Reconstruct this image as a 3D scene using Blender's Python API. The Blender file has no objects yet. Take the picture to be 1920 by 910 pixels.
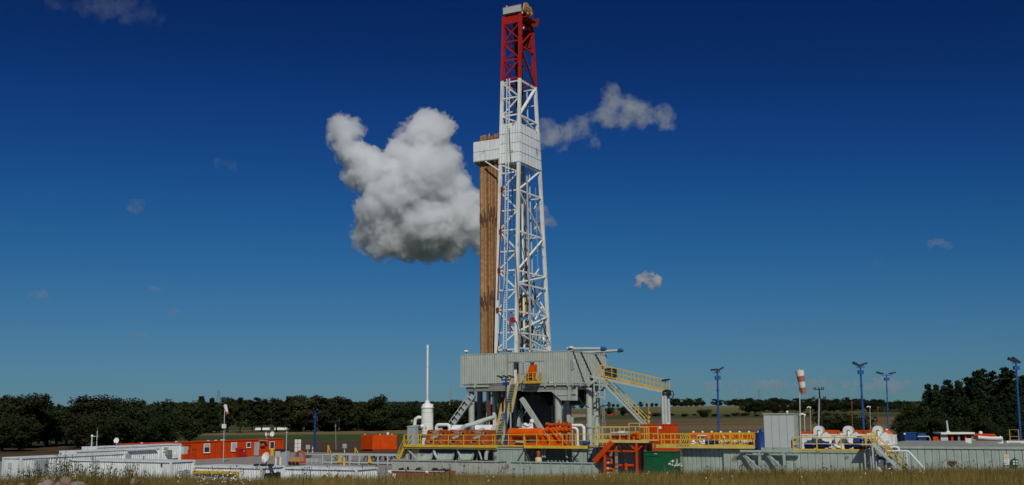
import bpy, math, random
import numpy as np
from mathutils import Matrix, Vector, noise as mnoise
R = math.radians
random.seed(7)
SC = bpy.context.scene
COL = SC.collection
# ------------------------------------------------------------------ camera
F, HC, PITCH, ROLL, BETA = 2000.0, 6.2, math.atan(322/2000.0), R(0.45), R(28)
cam = bpy.data.objects.new('camera', bpy.data.cameras.new('camera')); COL.objects.link(cam)
cam.data.sensor_width = 36; cam.data.lens = 36*F/1920
cam.data.clip_start = .5; cam.data.clip_end = 60000
cam.matrix_world = Matrix.Translation((0, 0, HC)) @ Matrix.Rotation(R(90)+PITCH, 4, 'X') @ Matrix.Rotation(-ROLL, 4, 'Z')
SC.camera = cam
# ------------------------------------------------------------------ sky, sun, exposure
SUN_EL, SUN_AZ = R(42), R(11)            # sun stands behind the camera, a little to its right
w = bpy.data.worlds.new('World'); SC.world = w; w.use_nodes = True
wn, wl = w.node_tree.nodes, w.node_tree.links
bg = wn['Background']; bg.inputs[1].default_value = 0.1
sky = wn.new('ShaderNodeTexSky'); sky.sky_type = 'NISHITA'; sky.sun_disc = False
sky.sun_elevation = SUN_EL; sky.sun_rotation = R(180)-SUN_AZ
sky.altitude = 300; sky.air_density = 1.0; sky.dust_density = 0.15; sky.ozone_density = 2.5
sc0 = wn.new('ShaderNodeVectorMath'); sc0.operation = 'SCALE'; sc0.inputs['Scale'].default_value = 1/12
crv = wn.new('ShaderNodeRGBCurve'); crv.mapping.extend = 'HORIZONTAL'     # the photograph's deep, contrasty rendering of a clear sky
for k, pts in enumerate((((.125, .006), (.171, .014), (.261, .038), (.474, .136), (.8, .267), (1, .34)), ((.214, .053), (.286, .109), (.418, .244), (.657, .445), (.83, .558), (1, .64)),
                         ((.375, .28), (.472, .47), (.613, .68), (.741, .831), (1, .95)))):
    cc = crv.mapping.curves[k]; cc.points[0].location = (0, 0); cc.points[1].location = pts[-1]
    for p in pts[:-1]: cc.points.new(*p)
crv.mapping.update()
sc1 = wn.new('ShaderNodeVectorMath'); sc1.operation = 'SCALE'; sc1.inputs['Scale'].default_value = 4.0
wl.new(sky.outputs[0], sc0.inputs[0]); wl.new(sc0.outputs[0], crv.inputs[1]); wl.new(crv.outputs[0], sc1.inputs[0]); wl.new(sc1.outputs[0], bg.inputs[0])
sun = bpy.data.objects.new('sun', bpy.data.lights.new('sun', 'SUN')); COL.objects.link(sun)
sun.data.energy = 3.0; sun.data.angle = R(.53); sun.data.color = (1, .95, .86)
SDIR = Vector((math.sin(SUN_AZ)*math.cos(SUN_EL), -math.cos(SUN_AZ)*math.cos(SUN_EL), math.sin(SUN_EL)))
sun.rotation_euler = SDIR.to_track_quat('Z', 'Y').to_euler(); sun.location = (0, -50, 90)
SC.view_settings.view_transform = 'Standard'; SC.view_settings.look = 'None'
SC.view_settings.exposure = 0.0; SC.view_settings.gamma = 1; SC.view_settings.use_curve_mapping = False
SC.render.engine = 'CYCLES'
cy = SC.cycles; cy.max_bounces = 18; cy.diffuse_bounces = 3; cy.glossy_bounces = 3; cy.transmission_bounces = 4
cy.volume_bounces = 16; cy.transparent_max_bounces = 12; cy.use_denoising = True; cy.use_adaptive_sampling = True
cy.volume_step_rate = .3; cy.volume_max_steps = 256; cy.adaptive_threshold = .02; cy.sample_clamp_indirect = 6
# ------------------------------------------------------------------ pixels and frames
CB, SB, CP, SP, CR, SR = math.cos(BETA), math.sin(BETA), math.cos(PITCH), math.sin(PITCH), math.cos(ROLL), math.sin(ROLL)
def ray(px, py):                                   # a photo pixel gives a direction
    a, b = (px-960)/F, (455-py)/F
    a, b = a*CR+b*SR, -a*SR+b*CR
    return a, CP-b*SP, SP+b*CP
def proj(x, y, z):
    z -= HC; d = y*CP+z*SP; a, b = x/d, (-y*SP+z*CP)/d
    a, b = a*CR-b*SR, a*SR+b*CR
    return 960+a*F, 455-b*F
def y2w(p): u, v, z = p; return (u*CB+v*SB, -u*SB+v*CB, z)       # yard frame (u along the rig's front, v away) to world
def w2y(p): x, y, z = p; return (x*CB-y*SB, x*SB+y*CB, z)
def projy(p): return proj(*y2w(p))
def PV(px, py, v):
    x, y, z = ray(px, py); a, b, _ = w2y((x, y, 0)); t = v/b; return (a*t, v, HC+z*t)
def PU(px, py, u):
    x, y, z = ray(px, py); a, b, _ = w2y((x, y, 0)); t = u/a; return (u, b*t, HC+z*t)
def PZ(px, py, z0):
    x, y, z = ray(px, py); t = (z0-HC)/z; return w2y((x*t, y*t, z0))
def PW(px, py, Y):
    x, y, z = ray(px, py); t = Y/y; return (x*t, Y, HC+z*t)
# ------------------------------------------------------------------ materials
MATS = {}
def pm(name, col, rough=.55, metal=0, var=.1, vs=1.2, streak=0, rust=0, bump=0, spec=.35, dirt=(.16, .13, .09), transl=0):
    m = bpy.data.materials.new(name); m.use_nodes = True; MATS[name] = m
    n, l = m.node_tree.nodes, m.node_tree.links
    b = n['Principled BSDF']; b.inputs['Roughness'].default_value = rough; b.inputs['Metallic'].default_value = metal
    b.inputs['Specular IOR Level'].default_value = spec
    geo = n.new('ShaderNodeNewGeometry')
    def noise(scale, sc3=(1, 1, 1), det=4):
        mp = n.new('ShaderNodeMapping'); mp.inputs['Scale'].default_value = sc3; l.new(geo.outputs['Position'], mp.inputs[0])
        t = n.new('ShaderNodeTexNoise'); t.inputs['Scale'].default_value = scale; t.inputs['Detail'].default_value = det
        l.new(mp.outputs[0], t.inputs['Vector']); return t.outputs[0]
    def rng(s, a, b2, c, d):
        r = n.new('ShaderNodeMapRange'); r.inputs[1].default_value = a; r.inputs[2].default_value = b2
        r.inputs[3].default_value = c; r.inputs[4].default_value = d; l.new(s, r.inputs[0]); return r.outputs[0]
    def mix(f, a, c):
        x = n.new('ShaderNodeMix'); x.data_type = 'RGBA'; l.new(f, x.inputs[0])
        for k, s in ((6, a), (7, c)):
            if isinstance(s, tuple): x.inputs[k].default_value = (*s[:3], 1)
            else: l.new(s, x.inputs[k])
        return x.outputs[2]
    lo = tuple(c*(1-var) for c in col); hi = tuple(min(1, c*(1+var)) for c in col)
    c = mix(rng(noise(vs), .3, .7, 0, 1), lo, hi)
    if streak: c = mix(rng(noise(1.7, (1.6, 1.6, .16), 5), .52, .8, 0, streak), c, dirt)
    if rust: c = mix(rng(noise(1.1, (1, 1, .6), 6), .64-.1*rust, .72, 0, .85), c, (.16, .07, .03))
    l.new(c, b.inputs['Base Color'])
    l.new(rng(noise(vs*2.3), .3, .7, max(.05, rough-.1), min(1, rough+.12)), b.inputs['Roughness'])
    if bump:
        bp = n.new('ShaderNodeBump'); bp.inputs['Strength'].default_value = bump; bp.inputs['Distance'].default_value = .03
        l.new(noise(vs*6), bp.inputs['Height']); l.new(bp.outputs[0], b.inputs['Normal'])
    if transl:
        tr = n.new('ShaderNodeBsdfTranslucent'); l.new(c, tr.inputs[0]); ms = n.new('ShaderNodeMixShader'); ms.inputs[0].default_value = transl
        l.new(b.outputs[0], ms.inputs[1]); l.new(tr.outputs[0], ms.inputs[2]); l.new(ms.outputs[0], n['Material Output'].inputs[0])
    return m
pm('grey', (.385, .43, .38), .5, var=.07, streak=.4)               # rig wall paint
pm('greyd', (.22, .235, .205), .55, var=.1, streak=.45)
pm('tank', (.325, .395, .34), .5, var=.08, streak=.4, rust=.12)
pm('tankrust', (.36, .38, .34), .6, var=.1, streak=.5, rust=.55)
pm('roof', (.27, .285, .25), .6, var=.1)
pm('white', (.74, .76, .71), .45, var=.07, streak=.45, rust=.1)
pm('whitep', (.71, .76, .75), .45, var=.06, streak=.38, rust=.1)             # container paint
pm('whiteroof', (.6, .64, .66), .5, var=.06)
pm('red', (.4, .018, .011), .5, var=.16, streak=.3, dirt=(.13, .02, .012), spec=.2)
pm('redd', (.2, .025, .02), .5, var=.15)
pm('skipred', (.3, .07, .05), .65, var=.2, streak=.4, rust=.3)
pm('orange', (.64, .088, .001), .5, var=.14, streak=.25, spec=.15, dirt=(.2, .05, .01))
pm('cabin', (.52, .052, .003), .55, var=.12, streak=.3, spec=.15, dirt=(.13, .03, .01))
pm('rustorange', (.4, .07, .012), .6, var=.2, streak=.3, rust=.3)
pm('yellow', (.6, .4, .035), .5, var=.12, streak=.2)
pm('yellowl', (.55, .43, .13), .55, var=.1)
pm('tan', (.42, .27, .1), .7, var=.15)
pm('blue', (.01, .045, .18), .45, var=.12)
pm('bluel', (.015, .08, .25), .45, var=.1)
pm('green', (.004, .085, .03), .5, var=.1, streak=.15)
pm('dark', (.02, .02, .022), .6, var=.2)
pm('boxorange', (.56, .058, .001), .55, var=.1, streak=.2, spec=.15, dirt=(.2, .04, .01))
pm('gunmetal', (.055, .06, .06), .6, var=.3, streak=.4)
pm('steel', (.25, .26, .25), .45, metal=.3, var=.1)
pm('glass', (.03, .04, .05), .12, var=.1, spec=.6)
pm('winwhite', (.75, .75, .72), .4, var=.03)
pm('greyl', (.43, .48, .46), .5, var=.05)
pm('doorgrey', (.34, .37, .4), .5, var=.05)
pm('rubber', (.015, .015, .016), .8, var=.1)
for i, c in enumerate(((.34, .18, .07), (.2, .095, .038), (.42, .24, .1), (.27, .14, .055))):
    pm('pipe%d' % i, c, .75, var=.25, vs=2.5, rust=.25)
pm('wood', (.2, .11, .05), .8, var=.2)
pm('concrete', (.26, .25, .23), .85, var=.15, vs=.4)
pm('stone', (.2, .175, .145), .85, var=.3, vs=3, bump=.5)
pm('stone2', (.21, .15, .095), .85, var=.35, vs=5, bump=.5)
pm('bark', (.07, .05, .035), .9, var=.2)
pm('barkl', (.22, .2, .17), .9, var=.2)
for nm, c in (('leafa', (.024, .038, .012)), ('leafb', (.04, .052, .014)), ('leafc', (.018, .032, .012)),
              ('leafd', (.055, .058, .016)), ('leafe', (.022, .035, .016)), ('leaff', (.036, .036, .017))):
    pm(nm, c, .7, var=.5, vs=.6, spec=.12, transl=.18)
pm('farleaf', (.02, .032, .016), .8, var=.45, vs=.05, spec=.1)
pm('grassa', (.28, .215, .06), .8, var=.35, vs=.35, spec=.1, transl=.3)
pm('grassb', (.14, .14, .035), .8, var=.35, vs=.5, spec=.1, transl=.3)
pm('grassc', (.19, .135, .038), .8, var=.3, vs=.5, spec=.1, transl=.3)
pm('weedb', (.07, .045, .025), .85, var=.3, spec=.1)
pm('weed', (.04, .045, .016), .8, var=.4, spec=.1, transl=.2)
pm('petal', (.75, .74, .68), .7, var=.05)
pm('plaster', (.6, .5, .33), .8, var=.06)
pm('tileroof', (.2, .17, .14), .8, var=.1)
pm('tilered', (.3, .03, .025), .8, var=.1)
pm('sockr', (.42, .13, .085), .8, var=.1, transl=.2)
pm('sockw', (.72, .7, .66), .8, var=.05, transl=.2)
# ------------------------------------------------------------------ mesh building
class MB:
    def __init__(s): s.v, s.f, s.sm = [], [], []
    def add(s, vs, fs, smooth=False):
        k = len(s.v); s.v += [tuple(p) for p in vs]
        for f in fs: s.f.append([i+k for i in f]); s.sm.append(smooth)
        return s
    def box(s, a, b):
        x0, x1 = sorted((a[0], b[0])); y0, y1 = sorted((a[1], b[1])); z0, z1 = sorted((a[2], b[2]))
        return s.add([(x0,y0,z0),(x1,y0,z0),(x1,y1,z0),(x0,y1,z0),(x0,y0,z1),(x1,y0,z1),(x1,y1,z1),(x0,y1,z1)],
              [(3,2,1,0),(4,5,6,7),(0,1,5,4),(1,2,6,5),(2,3,7,6),(3,0,4,7)])
    def bar(s, p, q, w, h=None, up=(0, 0, 1)):
        p, q = Vector(p), Vector(q); d = (q-p).normalized(); up = Vector(up)
        if abs(d.dot(up)) > .98: up = Vector((0, 1, 0))
        a = d.cross(up).normalized()*(w/2); b = a.cross(d).normalized()*((h or w)/2)
        return s.add([p-a-b,p+a-b,p+a+b,p-a+b,q-a-b,q+a-b,q+a+b,q-a+b],
              [(3,2,1,0),(4,5,6,7),(0,1,5,4),(1,2,6,5),(2,3,7,6),(3,0,4,7)])
    def tube(s, p, q, r, r2=None, n=8, cap=True):
        p, q = Vector(p), Vector(q); d = (q-p).normalized(); r2 = r if r2 is None else r2
        a = d.orthogonal().normalized(); b = d.cross(a)
        vs = [c+(a*math.cos(2*math.pi*i/n)+b*math.sin(2*math.pi*i/n))*rr for c, rr in ((p, r), (q, r2)) for i in range(n)]
        s.add(vs, [(i, (i+1) % n, n+(i+1) % n, n+i) for i in range(n)], True)
        if cap:
            k = len(s.v)-2*n
            s.f.append([k+i for i in range(n)][::-1]); s.sm.append(False)
            s.f.append([k+n+i for i in range(n)]); s.sm.append(False)
        return s
    def path(s, pts, r, n=8):                       # bent tube through points
        pts = [Vector(p) for p in pts]; N = len(pts); rings = []
        ref = None
        for i, p in enumerate(pts):
            d = (pts[min(i+1, N-1)]-pts[max(i-1, 0)]).normalized()
            if ref is None: ref = d.orthogonal().normalized()
            a = (ref-d*ref.dot(d)).normalized(); ref = a; b = d.cross(a)
            rings.append([p+(a*math.cos(2*math.pi*j/n)+b*math.sin(2*math.pi*j/n))*r for j in range(n)])
        s.add([v for rg in rings for v in rg], [(i*n+j, i*n+(j+1) % n, (i+1)*n+(j+1) % n, (i+1)*n+j) for i in range(N-1) for j in range(n)], True)
        k = len(s.v)-N*n
        s.f.append([k+i for i in range(n)][::-1]); s.sm.append(False)
        s.f.append([k+(N-1)*n+i for i in range(n)]); s.sm.append(False)
        return s
    def lathe(s, c, prof, n=16, axis='z'):          # prof: (radius, height) pairs
        vs = []
        for r, h in prof:
            for i in range(n):
                a = 2*math.pi*i/n; x, y = r*math.cos(a), r*math.sin(a)
                o = (x, y, h) if axis == 'z' else ((h, x, y) if axis == 'u' else (x, h, y))
                vs.append((c[0]+o[0], c[1]+o[1], c[2]+o[2]))
        N = len(prof); s.add(vs, [(i*n+j, i*n+(j+1) % n, (i+1)*n+(j+1) % n, (i+1)*n+j) for i in range(N-1) for j in range(n)], True)
        k = len(s.v)-N*n
        s.f.append([k+i for i in range(n)][::-1]); s.sm.append(False)
        s.f.append([k+(N-1)*n+i for i in range(n)]); s.sm.append(False)
        return s
    def prism(s, pts, ext):                         # polygon extruded along a vector
        n = len(pts); e = Vector(ext); pts = [Vector(p) for p in pts]
        return s.add(pts+[p+e for p in pts], [tuple(range(n))[::-1], tuple(range(n, 2*n))]+[(i, (i+1) % n, n+(i+1) % n, n+i) for i in range(n)])
    def corr(s, p, du, L, z0, z1, nrm, pitch=.28, dep=.035, th=.03):   # corrugated sheet from p along du, length L
        p, du, nrm = Vector((p[0], p[1], 0)), Vector((*du, 0)), Vector((*nrm, 0)); k = max(1, round(L/pitch)); st = L/k
        prof = []
        for i in range(k): prof += [(i*st, 0), (i*st+.42*st, 0), (i*st+.55*st, dep), (i*st+.87*st, dep)]
        prof.append((L, 0)); vs = []
        for t, d in prof:
            q = p+du*t+nrm*d
            vs += [(q.x, q.y, z0), (q.x, q.y, z1), (q.x-nrm.x*th, q.y-nrm.y*th, z0), (q.x-nrm.x*th, q.y-nrm.y*th, z1)]
        fs = []; n = len(prof)
        for i in range(n-1):
            a, b = 4*i, 4*i+4
            fs += [(a, b, b+1, a+1), (b+2, a+2, a+3, b+3), (a+1, b+1, b+3, a+3), (a, a+2, b+2, b)]
        fs += [(0, 1, 3, 2), (4*n-4, 4*n-2, 4*n-1, 4*n-3)]
        return s.add(vs, fs)
    def build(s, name, mat, T=None, label=None):
        me = bpy.data.meshes.new(name); org = ORG.get(T.name, (0, 0, 0)) if T is not None else (0, 0, 0)
        me.from_pydata([(a-org[0], b-org[1], c-org[2]) for a, b, c in s.v], [], s.f)
        me.polygons.foreach_set('use_smooth', s.sm)
        if any(s.sm): me.set_sharp_from_angle(angle=R(38))
        for mm in (mat if isinstance(mat, (list, tuple)) else [mat]): me.materials.append(MATS[mm])
        o = bpy.data.objects.new(name, me); COL.objects.link(o)
        if T is not None: o.parent = T; ORG[o.name] = org
        if label: o['label'] = label
        return o
ORG = {}
def tag(o, label, cat, group=None, kind=None):
    if label: o['label'] = label; o['category'] = cat
    if group: o['group'] = group
    if kind: o['kind'] = kind
    return o
def thing(name, label, cat, org, group=None, yard=True):
    o = bpy.data.objects.new(name, None); COL.objects.link(o); o.empty_display_size = .3
    if yard: o.location = y2w(org); o.rotation_euler = (0, 0, -BETA)
    else: o.location = org
    ORG[o.name] = tuple(org); return tag(o, label, cat, group)
def copy_part(o, T, off=(0, 0, 0)):
    c = o.copy(); COL.objects.link(c); c.parent = T; c.location = off; return c
def copy_thing(root, loc, rz=None, sc=None):
    r = root.copy(); COL.objects.link(r); r.location = loc
    if rz is not None: r.rotation_euler = (0, 0, rz)
    if sc: r.scale = sc
    for ch in root.children:
        c = ch.copy(); COL.objects.link(c); c.parent = r
        for g in ch.children:
            d = g.copy(); COL.objects.link(d); d.parent = c
    return r
def B(name, mat, T, a, b, label=None): return MB().box(a, b).build(name, mat, T, label)
def BAR(name, mat, T, p, q, w, h=None): return MB().bar(p, q, w, h).build(name, mat, T)
def TUBE(name, mat, T, p, q, r, r2=None, n=8): return MB().tube(p, q, r, r2, n).build(name, mat, T)
def PATH(name, mat, T, pts, r, n=8): return MB().path(pts, r, n).build(name, mat, T)
def arc(c, r, a0, a1, n=6, plane='uz'):
    out = []
    for i in range(n+1):
        a = R(a0+(a1-a0)*i/n); x, y = r*math.cos(a), r*math.sin(a)
        out.append((c[0]+x, c[1], c[2]+y) if plane == 'uz' else (c[0], c[1]+x, c[2]+y))
    return out
def railing(T, p, q, n, h=1.1, mat='yellow', r=.032, toe=True, posts=True):
    """guard rail from p to q (at deck level): top rail, knee rail, toe board and n+1 posts, all parts of T"""
    p, q = Vector(p), Vector(q); up = Vector((0, 0, h))
    BAR('top_rail', mat, T, p+up, q+up, r*2); BAR('knee_rail', mat, T, p+up*.52, q+up*.52, r*1.7)
    if toe: BAR('toe_board', mat, T, p+Vector((0, 0, .08)), q+Vector((0, 0, .08)), .02, .15)
    if posts:
        o = None
        for i in range(n+1):
            a = p+(q-p)*i/n
            if o is None: o = BAR('post', mat, T, a, a+up*.985, r*2.3); a0 = a
            else: copy_part(o, T, a-a0)
def stairs(T, p, q, wid, n, mat='greyl', rail='yellow', wd=(1, 0, 0), tread='greyl', h=1.0):
    """flight from p (foot) to q (head), centre line; wd = width direction"""
    p, q, wd = Vector(p), Vector(q), Vector(wd)*wid/2
    for s in (-1, 1): BAR('stringer', mat, T, p+wd*s, q+wd*s, .06, .24)
    d = q-p; run = Vector((d.x, d.y, 0)); rn = run.normalized(); o = None
    for i in range(1, n):
        a = p+d*i/n
        if o is None:
            m = MB(); c1, c2 = a-wd*.94, a+wd*.94
            m.bar(c1, c2, .24, .04); o = m.build('tread', tread, T); a0 = a
        else: copy_part(o, T, a-a0)
    up = Vector((0, 0, h))
    for s in (-1, 1):
        a, b = p+wd*s, q+wd*s
        BAR('handrail', rail, T, a+up, b+up, .06); BAR('knee_rail', rail, T, a+up*.52, b+up*.52, .05)
        k = max(2, n//5); o2 = None
        for i in range(k+1):
            c = a+(b-a)*i/k
            if o2 is None: o2 = BAR('post', rail, T, c, c+up, .065); c0 = c
            else: copy_part(o2, T, c-c0)
def tank_wall(T, u0, u1, v, z0, z1, n, mat='tank', seam=.045):
    """front wall of a steel tank: n proud folded panels with recessed joints, and a top rim"""
    w_ = (u1-u0)/n
    m = MB(); x0, x1 = u0+seam/2, u0+w_-seam/2
    m.prism([(x0, v, z0), (x0, v-.035, z0), (x0+.05, v-.06, z0), (x1-.05, v-.06, z0), (x1, v-.035, z0), (x1, v, z0)], (0, 0, z1-z0))
    o = m.build('panel', mat, T)
    for i in range(1, n): copy_part(o, T, (i*w_, 0, 0))
# ================================================================== SETTING
KN = [(-200, 4.8), (0, 4.6), (20, 4.5), (27, 4.3), (32, 3.9), (40, 2.6), (55, .3), (62, 0), (260, 0)]
KR = KN+[(300, .3), (400, 1.2), (560, 4.2), (700, 6.6), (900, 11.2), (960, 11.6), (1200, 11), (1600, 8), (9000, -10), (40000, -60)]
KL = KN+[(420, 0), (560, 1.5), (800, 6), (1100, 11), (1500, 14), (9000, -10), (40000, -60)]
def interp(K, y):
    for (a, p), (b, q) in zip(K, K[1:]):
        if y <= b:
            t = max(0, min(1, (y-a)/(b-a))); return p+(q-p)*t
    return K[-1][1]
def hgt(x, y):
    t = max(0, min(1, (x/max(60, y)+.02)/.12)); t = t*t*(3-2*t)
    h = interp(KL, y)*(1-t)+interp(KR, y)*t
    if y < 30: h += .4*math.exp(-((x+8.4)/1.0)**2-((y-20.3)/1.1)**2)+.4*math.exp(-((x+7.1)/.3)**2-((y-20)/.5)**2)      # low heap under the boulders
    if y < 60: h += .12*mnoise.noise((x*.12, y*.15, 3.1))
    if y > 180:                                      # grassy bank below the wood on the right
        b = max(0, min(1, (x-88)/45))*max(0, 1-abs(y-235)/75); h += 3.2*b*b*(3-2*b)
        h += max(0, min(1, (y-300)/300))*1.2*mnoise.noise((x*.006, y*.006, 1.7))
    return h
def hit(px, py, y0=5, y1=3000):
    x, y, z = ray(px, py); Y = y0
    while Y < y1:
        t = Y/y
        if HC+z*t <= hgt(x*t, Y): return (x*t, Y, hgt(x*t, Y))
        Y += max(.1, Y*.004)
    return (x*y1/y, y1, hgt(x*y1/y, y1))
ys = list(np.arange(-60, 64, 1.))+list(np.arange(64, 320, 8.))+list(np.arange(320, 1300, 20.))+[1400, 1600, 2000, 2600, 3500, 5000, 8000, 12000, 20000, 40000]
xs = [-40000, -15000, -6000, -3000, -2000, -1500]+list(np.arange(-1200, -250, 50.))+list(np.arange(-250, -39, 10.))+list(np.arange(-39, 40, 1.))+list(np.arange(40, 251, 10.))+list(np.arange(300, 1201, 50.))+[1500, 2000, 3000, 6000, 15000, 40000]
m = MB(); nx = len(xs)
m.v = [(x, y, hgt(x, y)) for y in ys for x in xs]
m.f = [[j*nx+i, j*nx+i+1, (j+1)*nx+i+1, (j+1)*nx+i] for j in range(len(ys)-1) for i in range(nx-1)]; m.sm = [True]*len(m.f)
g = bpy.data.materials.new('ground'); g.use_nodes = True; MATS['ground'] = g
n, l = g.node_tree.nodes, g.node_tree.links
geo = n.new('ShaderNodeNewGeometry'); sx = n.new('ShaderNodeSeparateXYZ'); l.new(geo.outputs['Position'], sx.inputs[0])
def nz(scale, s3=(1, 1, 1), det=5):
    mp = n.new('ShaderNodeMapping'); mp.inputs['Scale'].default_value = s3; l.new(geo.outputs['Position'], mp.inputs[0])
    t = n.new('ShaderNodeTexNoise'); t.inputs['Scale'].default_value = scale; t.inputs['Detail'].default_value = det; l.new(mp.outputs[0], t.inputs['Vector']); return t.outputs[0]
def mth(op, a, b=None):
    x = n.new('ShaderNodeMath'); x.operation = op
    for k, s in ((0, a), (1, b)):
        if s is None: continue
        if isinstance(s, (int, float)): x.inputs[k].default_value = s
        else: l.new(s, x.inputs[k])
    return x.outputs[0]
def ramp(src, stops):
    r = n.new('ShaderNodeValToRGB'); r.color_ramp.interpolation = 'LINEAR'
    e = r.color_ramp.elements
    while len(e) < len(stops): e.new(.5)
    for k, (p, c) in enumerate(stops): e[k].position = p; e[k].color = (*c, 1)
    l.new(src, r.inputs[0]); return r.outputs[0]
def mixc(f, a, b, mode='MIX'):
    x = n.new('ShaderNodeMix'); x.data_type = 'RGBA'; x.blend_type = mode
    if isinstance(f, float): x.inputs[0].default_value = f
    else: l.new(f, x.inputs[0])
    for k, s in ((6, a), (7, b)):
        if isinstance(s, tuple): x.inputs[k].default_value = (*s, 1)
        else: l.new(s, x.inputs[k])
    return x.outputs[2]
yy = mth('ADD', sx.outputs[1], mth('MULTIPLY', mth('SUBTRACT', nz(.02), .5), 26.))
yn = mth('DIVIDE', yy, 1000.)
soil, plough, green, stub, dry, olive = (.10, .085, .04), (.08, .055, .032), (.05, .08, .022), (.18, .14, .065), (.13, .095, .046), (.12, .105, .038)
fl = ramp(yn, [(0, soil), (.165, (.12, .1, .055)), (.185, plough), (.265, plough), (.272, green), (.36, green), (.368, stub), (.45, stub), (.47, (.06, .07, .025)), (1, (.05, .06, .02))])
fr = ramp(yn, [(0, soil), (.2, (.13, .11, .055)), (.25, dry), (.38, (.16, .12, .058)), (.53, dry), (.545, (.05, .065, .022)), (.63, (.07, .08, .028)), (.65, olive), (.9, (.17, .15, .06)), (1, (.09, .09, .035))])
sideg = n.new('ShaderNodeMapRange'); l.new(sx.outputs[0], sideg.inputs[0]); sideg.inputs[1].default_value = -5; sideg.inputs[2].default_value = 15
c = mixc(sideg.outputs[0], fl, fr)
wv = n.new('ShaderNodeTexNoise'); 
stripes = nz(.12, (.06, 1, 1), 3); fine = nz(.9, (1, 1, 1), 6)
rr = n.new('ShaderNodeMapRange'); l.new(stripes, rr.inputs[0]); rr.inputs[1].default_value = .35; rr.inputs[2].default_value = .65; rr.inputs[3].default_value = .72; rr.inputs[4].default_value = 1.2
rf = n.new('ShaderNodeMapRange'); l.new(fine, rf.inputs[0]); rf.inputs[3].default_value = .6; rf.inputs[4].default_value = 1.4
c = mixc(1., c, mth('MULTIPLY', rr.outputs[0], rf.outputs[0]), 'MULTIPLY')
l.new(c, n['Principled BSDF'].inputs['Base Color']); n['Principled BSDF'].inputs['Roughness'].default_value = .95; n['Principled BSDF'].inputs['Specular IOR Level'].default_value = .1
tag(m.build('ground', 'ground'), None, None, kind='structure')
# the levelled yard of the drill site
pu0, pu1, pv0, pv1 = -140, 42, 72, 148
m = MB(); m.box((pu0, pv0, -.3), (pu1, pv1, .012))
pad = m.build('yard_pavement', 'concrete'); pad.rotation_euler = (0, 0, -BETA); tag(pad, None, None, kind='structure')
# ------------------------------------------------------------------ clouds: real scattering volumes a few kilometres off
import bmesh
def volmat(name, dens, col=(.985, .985, .99), g_=0.25, het=None, absorb=.014):
    m_ = bpy.data.materials.new(name); m_.use_nodes = True; MATS[name] = m_
    n_, l_ = m_.node_tree.nodes, m_.node_tree.links; n_.remove(n_['Principled BSDF'])
    s_ = n_.new('ShaderNodeVolumeScatter'); s_.inputs['Color'].default_value = (*col, 1); s_.inputs['Density'].default_value = dens
    s_.inputs['Anisotropy'].default_value = g_; ab = n_.new('ShaderNodeVolumeAbsorption'); ab.inputs['Color'].default_value = (.15, .55, .82, 1); ab.inputs['Density'].default_value = dens*absorb
    ad = n_.new('ShaderNodeAddShader'); l_.new(s_.outputs[0], ad.inputs[0]); l_.new(ab.outputs[0], ad.inputs[1]); l_.new(ad.outputs[0], n_['Material Output'].inputs['Volume'])
    if het:                                          # torn edges: density follows a fine noise
        tc = n_.new('ShaderNodeNewGeometry'); nt = n_.new('ShaderNodeTexNoise'); nt.inputs['Scale'].default_value = het[2]; nt.inputs['Detail'].default_value = 4; nt.inputs['Roughness'].default_value = .62
        l_.new(tc.outputs['Position'], nt.inputs['Vector']); mr = n_.new('ShaderNodeMapRange'); mr.inputs[1].default_value = het[0]; mr.inputs[2].default_value = het[1]; mr.inputs[3].default_value = 0; mr.inputs[4].default_value = dens
        l_.new(nt.outputs[0], mr.inputs[0]); l_.new(mr.outputs[0], s_.inputs['Density']); return
    try: m_.cycles.homogeneous_volume = True
    except Exception: pass
def cloud_shell(name, blobs, Y, grow, vox, amp, mat, T, seed, smooth=30, org=None, wisp=False):
    bm = bmesh.new()
    for px, py, r, dy in blobs:
        rr_ = (r/F*Y*1.02)+grow
        if rr_ < vox*1.2: continue
        q = PW(px, py, Y); bmesh.ops.create_icosphere(bm, subdivisions=3, radius=rr_, matrix=Matrix.Translation((q[0]-org[0], q[1]+dy*r/F*Y-org[1], q[2]-org[2])))
    me = bpy.data.meshes.new(name); bm.to_mesh(me); bm.free()
    o = bpy.data.objects.new(name, me); COL.objects.link(o)
    md = o.modifiers.new('r', 'REMESH'); md.mode = 'VOXEL'; md.voxel_size = vox
    sm_ = o.modifiers.new('s', 'SMOOTH'); sm_.factor = .5; sm_.iterations = smooth
    dg = bpy.context.evaluated_depsgraph_get(); ev = o.evaluated_get(dg); m2 = bpy.data.meshes.new_from_object(ev)
    o.modifiers.clear(); o.data = m2; bpy.data.meshes.remove(me)
    nv = len(m2.vertices); co = np.empty(nv*3); m2.vertices.foreach_get('co', co); co = co.reshape(-1, 3)
    no = np.array([v.normal for v in m2.vertices])
    S = amp*2.6; d = np.empty(nv)
    for i, p in enumerate(co):
        q = Vector(p/S)+Vector((seed*7.3, seed*1.9, seed*3.7))
        if wisp: b = .6+1.6*mnoise.noise(q*.7)+1.1*mnoise.noise(q*1.6)+.9*mnoise.noise(q*3.7)+.6*mnoise.noise(q*8.1)
        else: b = 1.5*abs(mnoise.noise(q*.8))+1.1*abs(mnoise.noise(q*1.9))+1.0*abs(mnoise.noise(q*4.1))+.8*abs(mnoise.noise(q*8.7))+1.3*mnoise.noise(q*.42)
        d[i] = b
    co += no*(d[:, None]-.75)*amp*(.8 if not wisp else .62)
    m2.vertices.foreach_set('co', co.ravel()); m2.update()
    m2.polygons.foreach_set('use_smooth', [True]*len(m2.polygons)); m2.materials.clear(); m2.materials.append(MATS[mat])
    o.parent = T; return o
CC_ = (.98, .985, .99)
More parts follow.
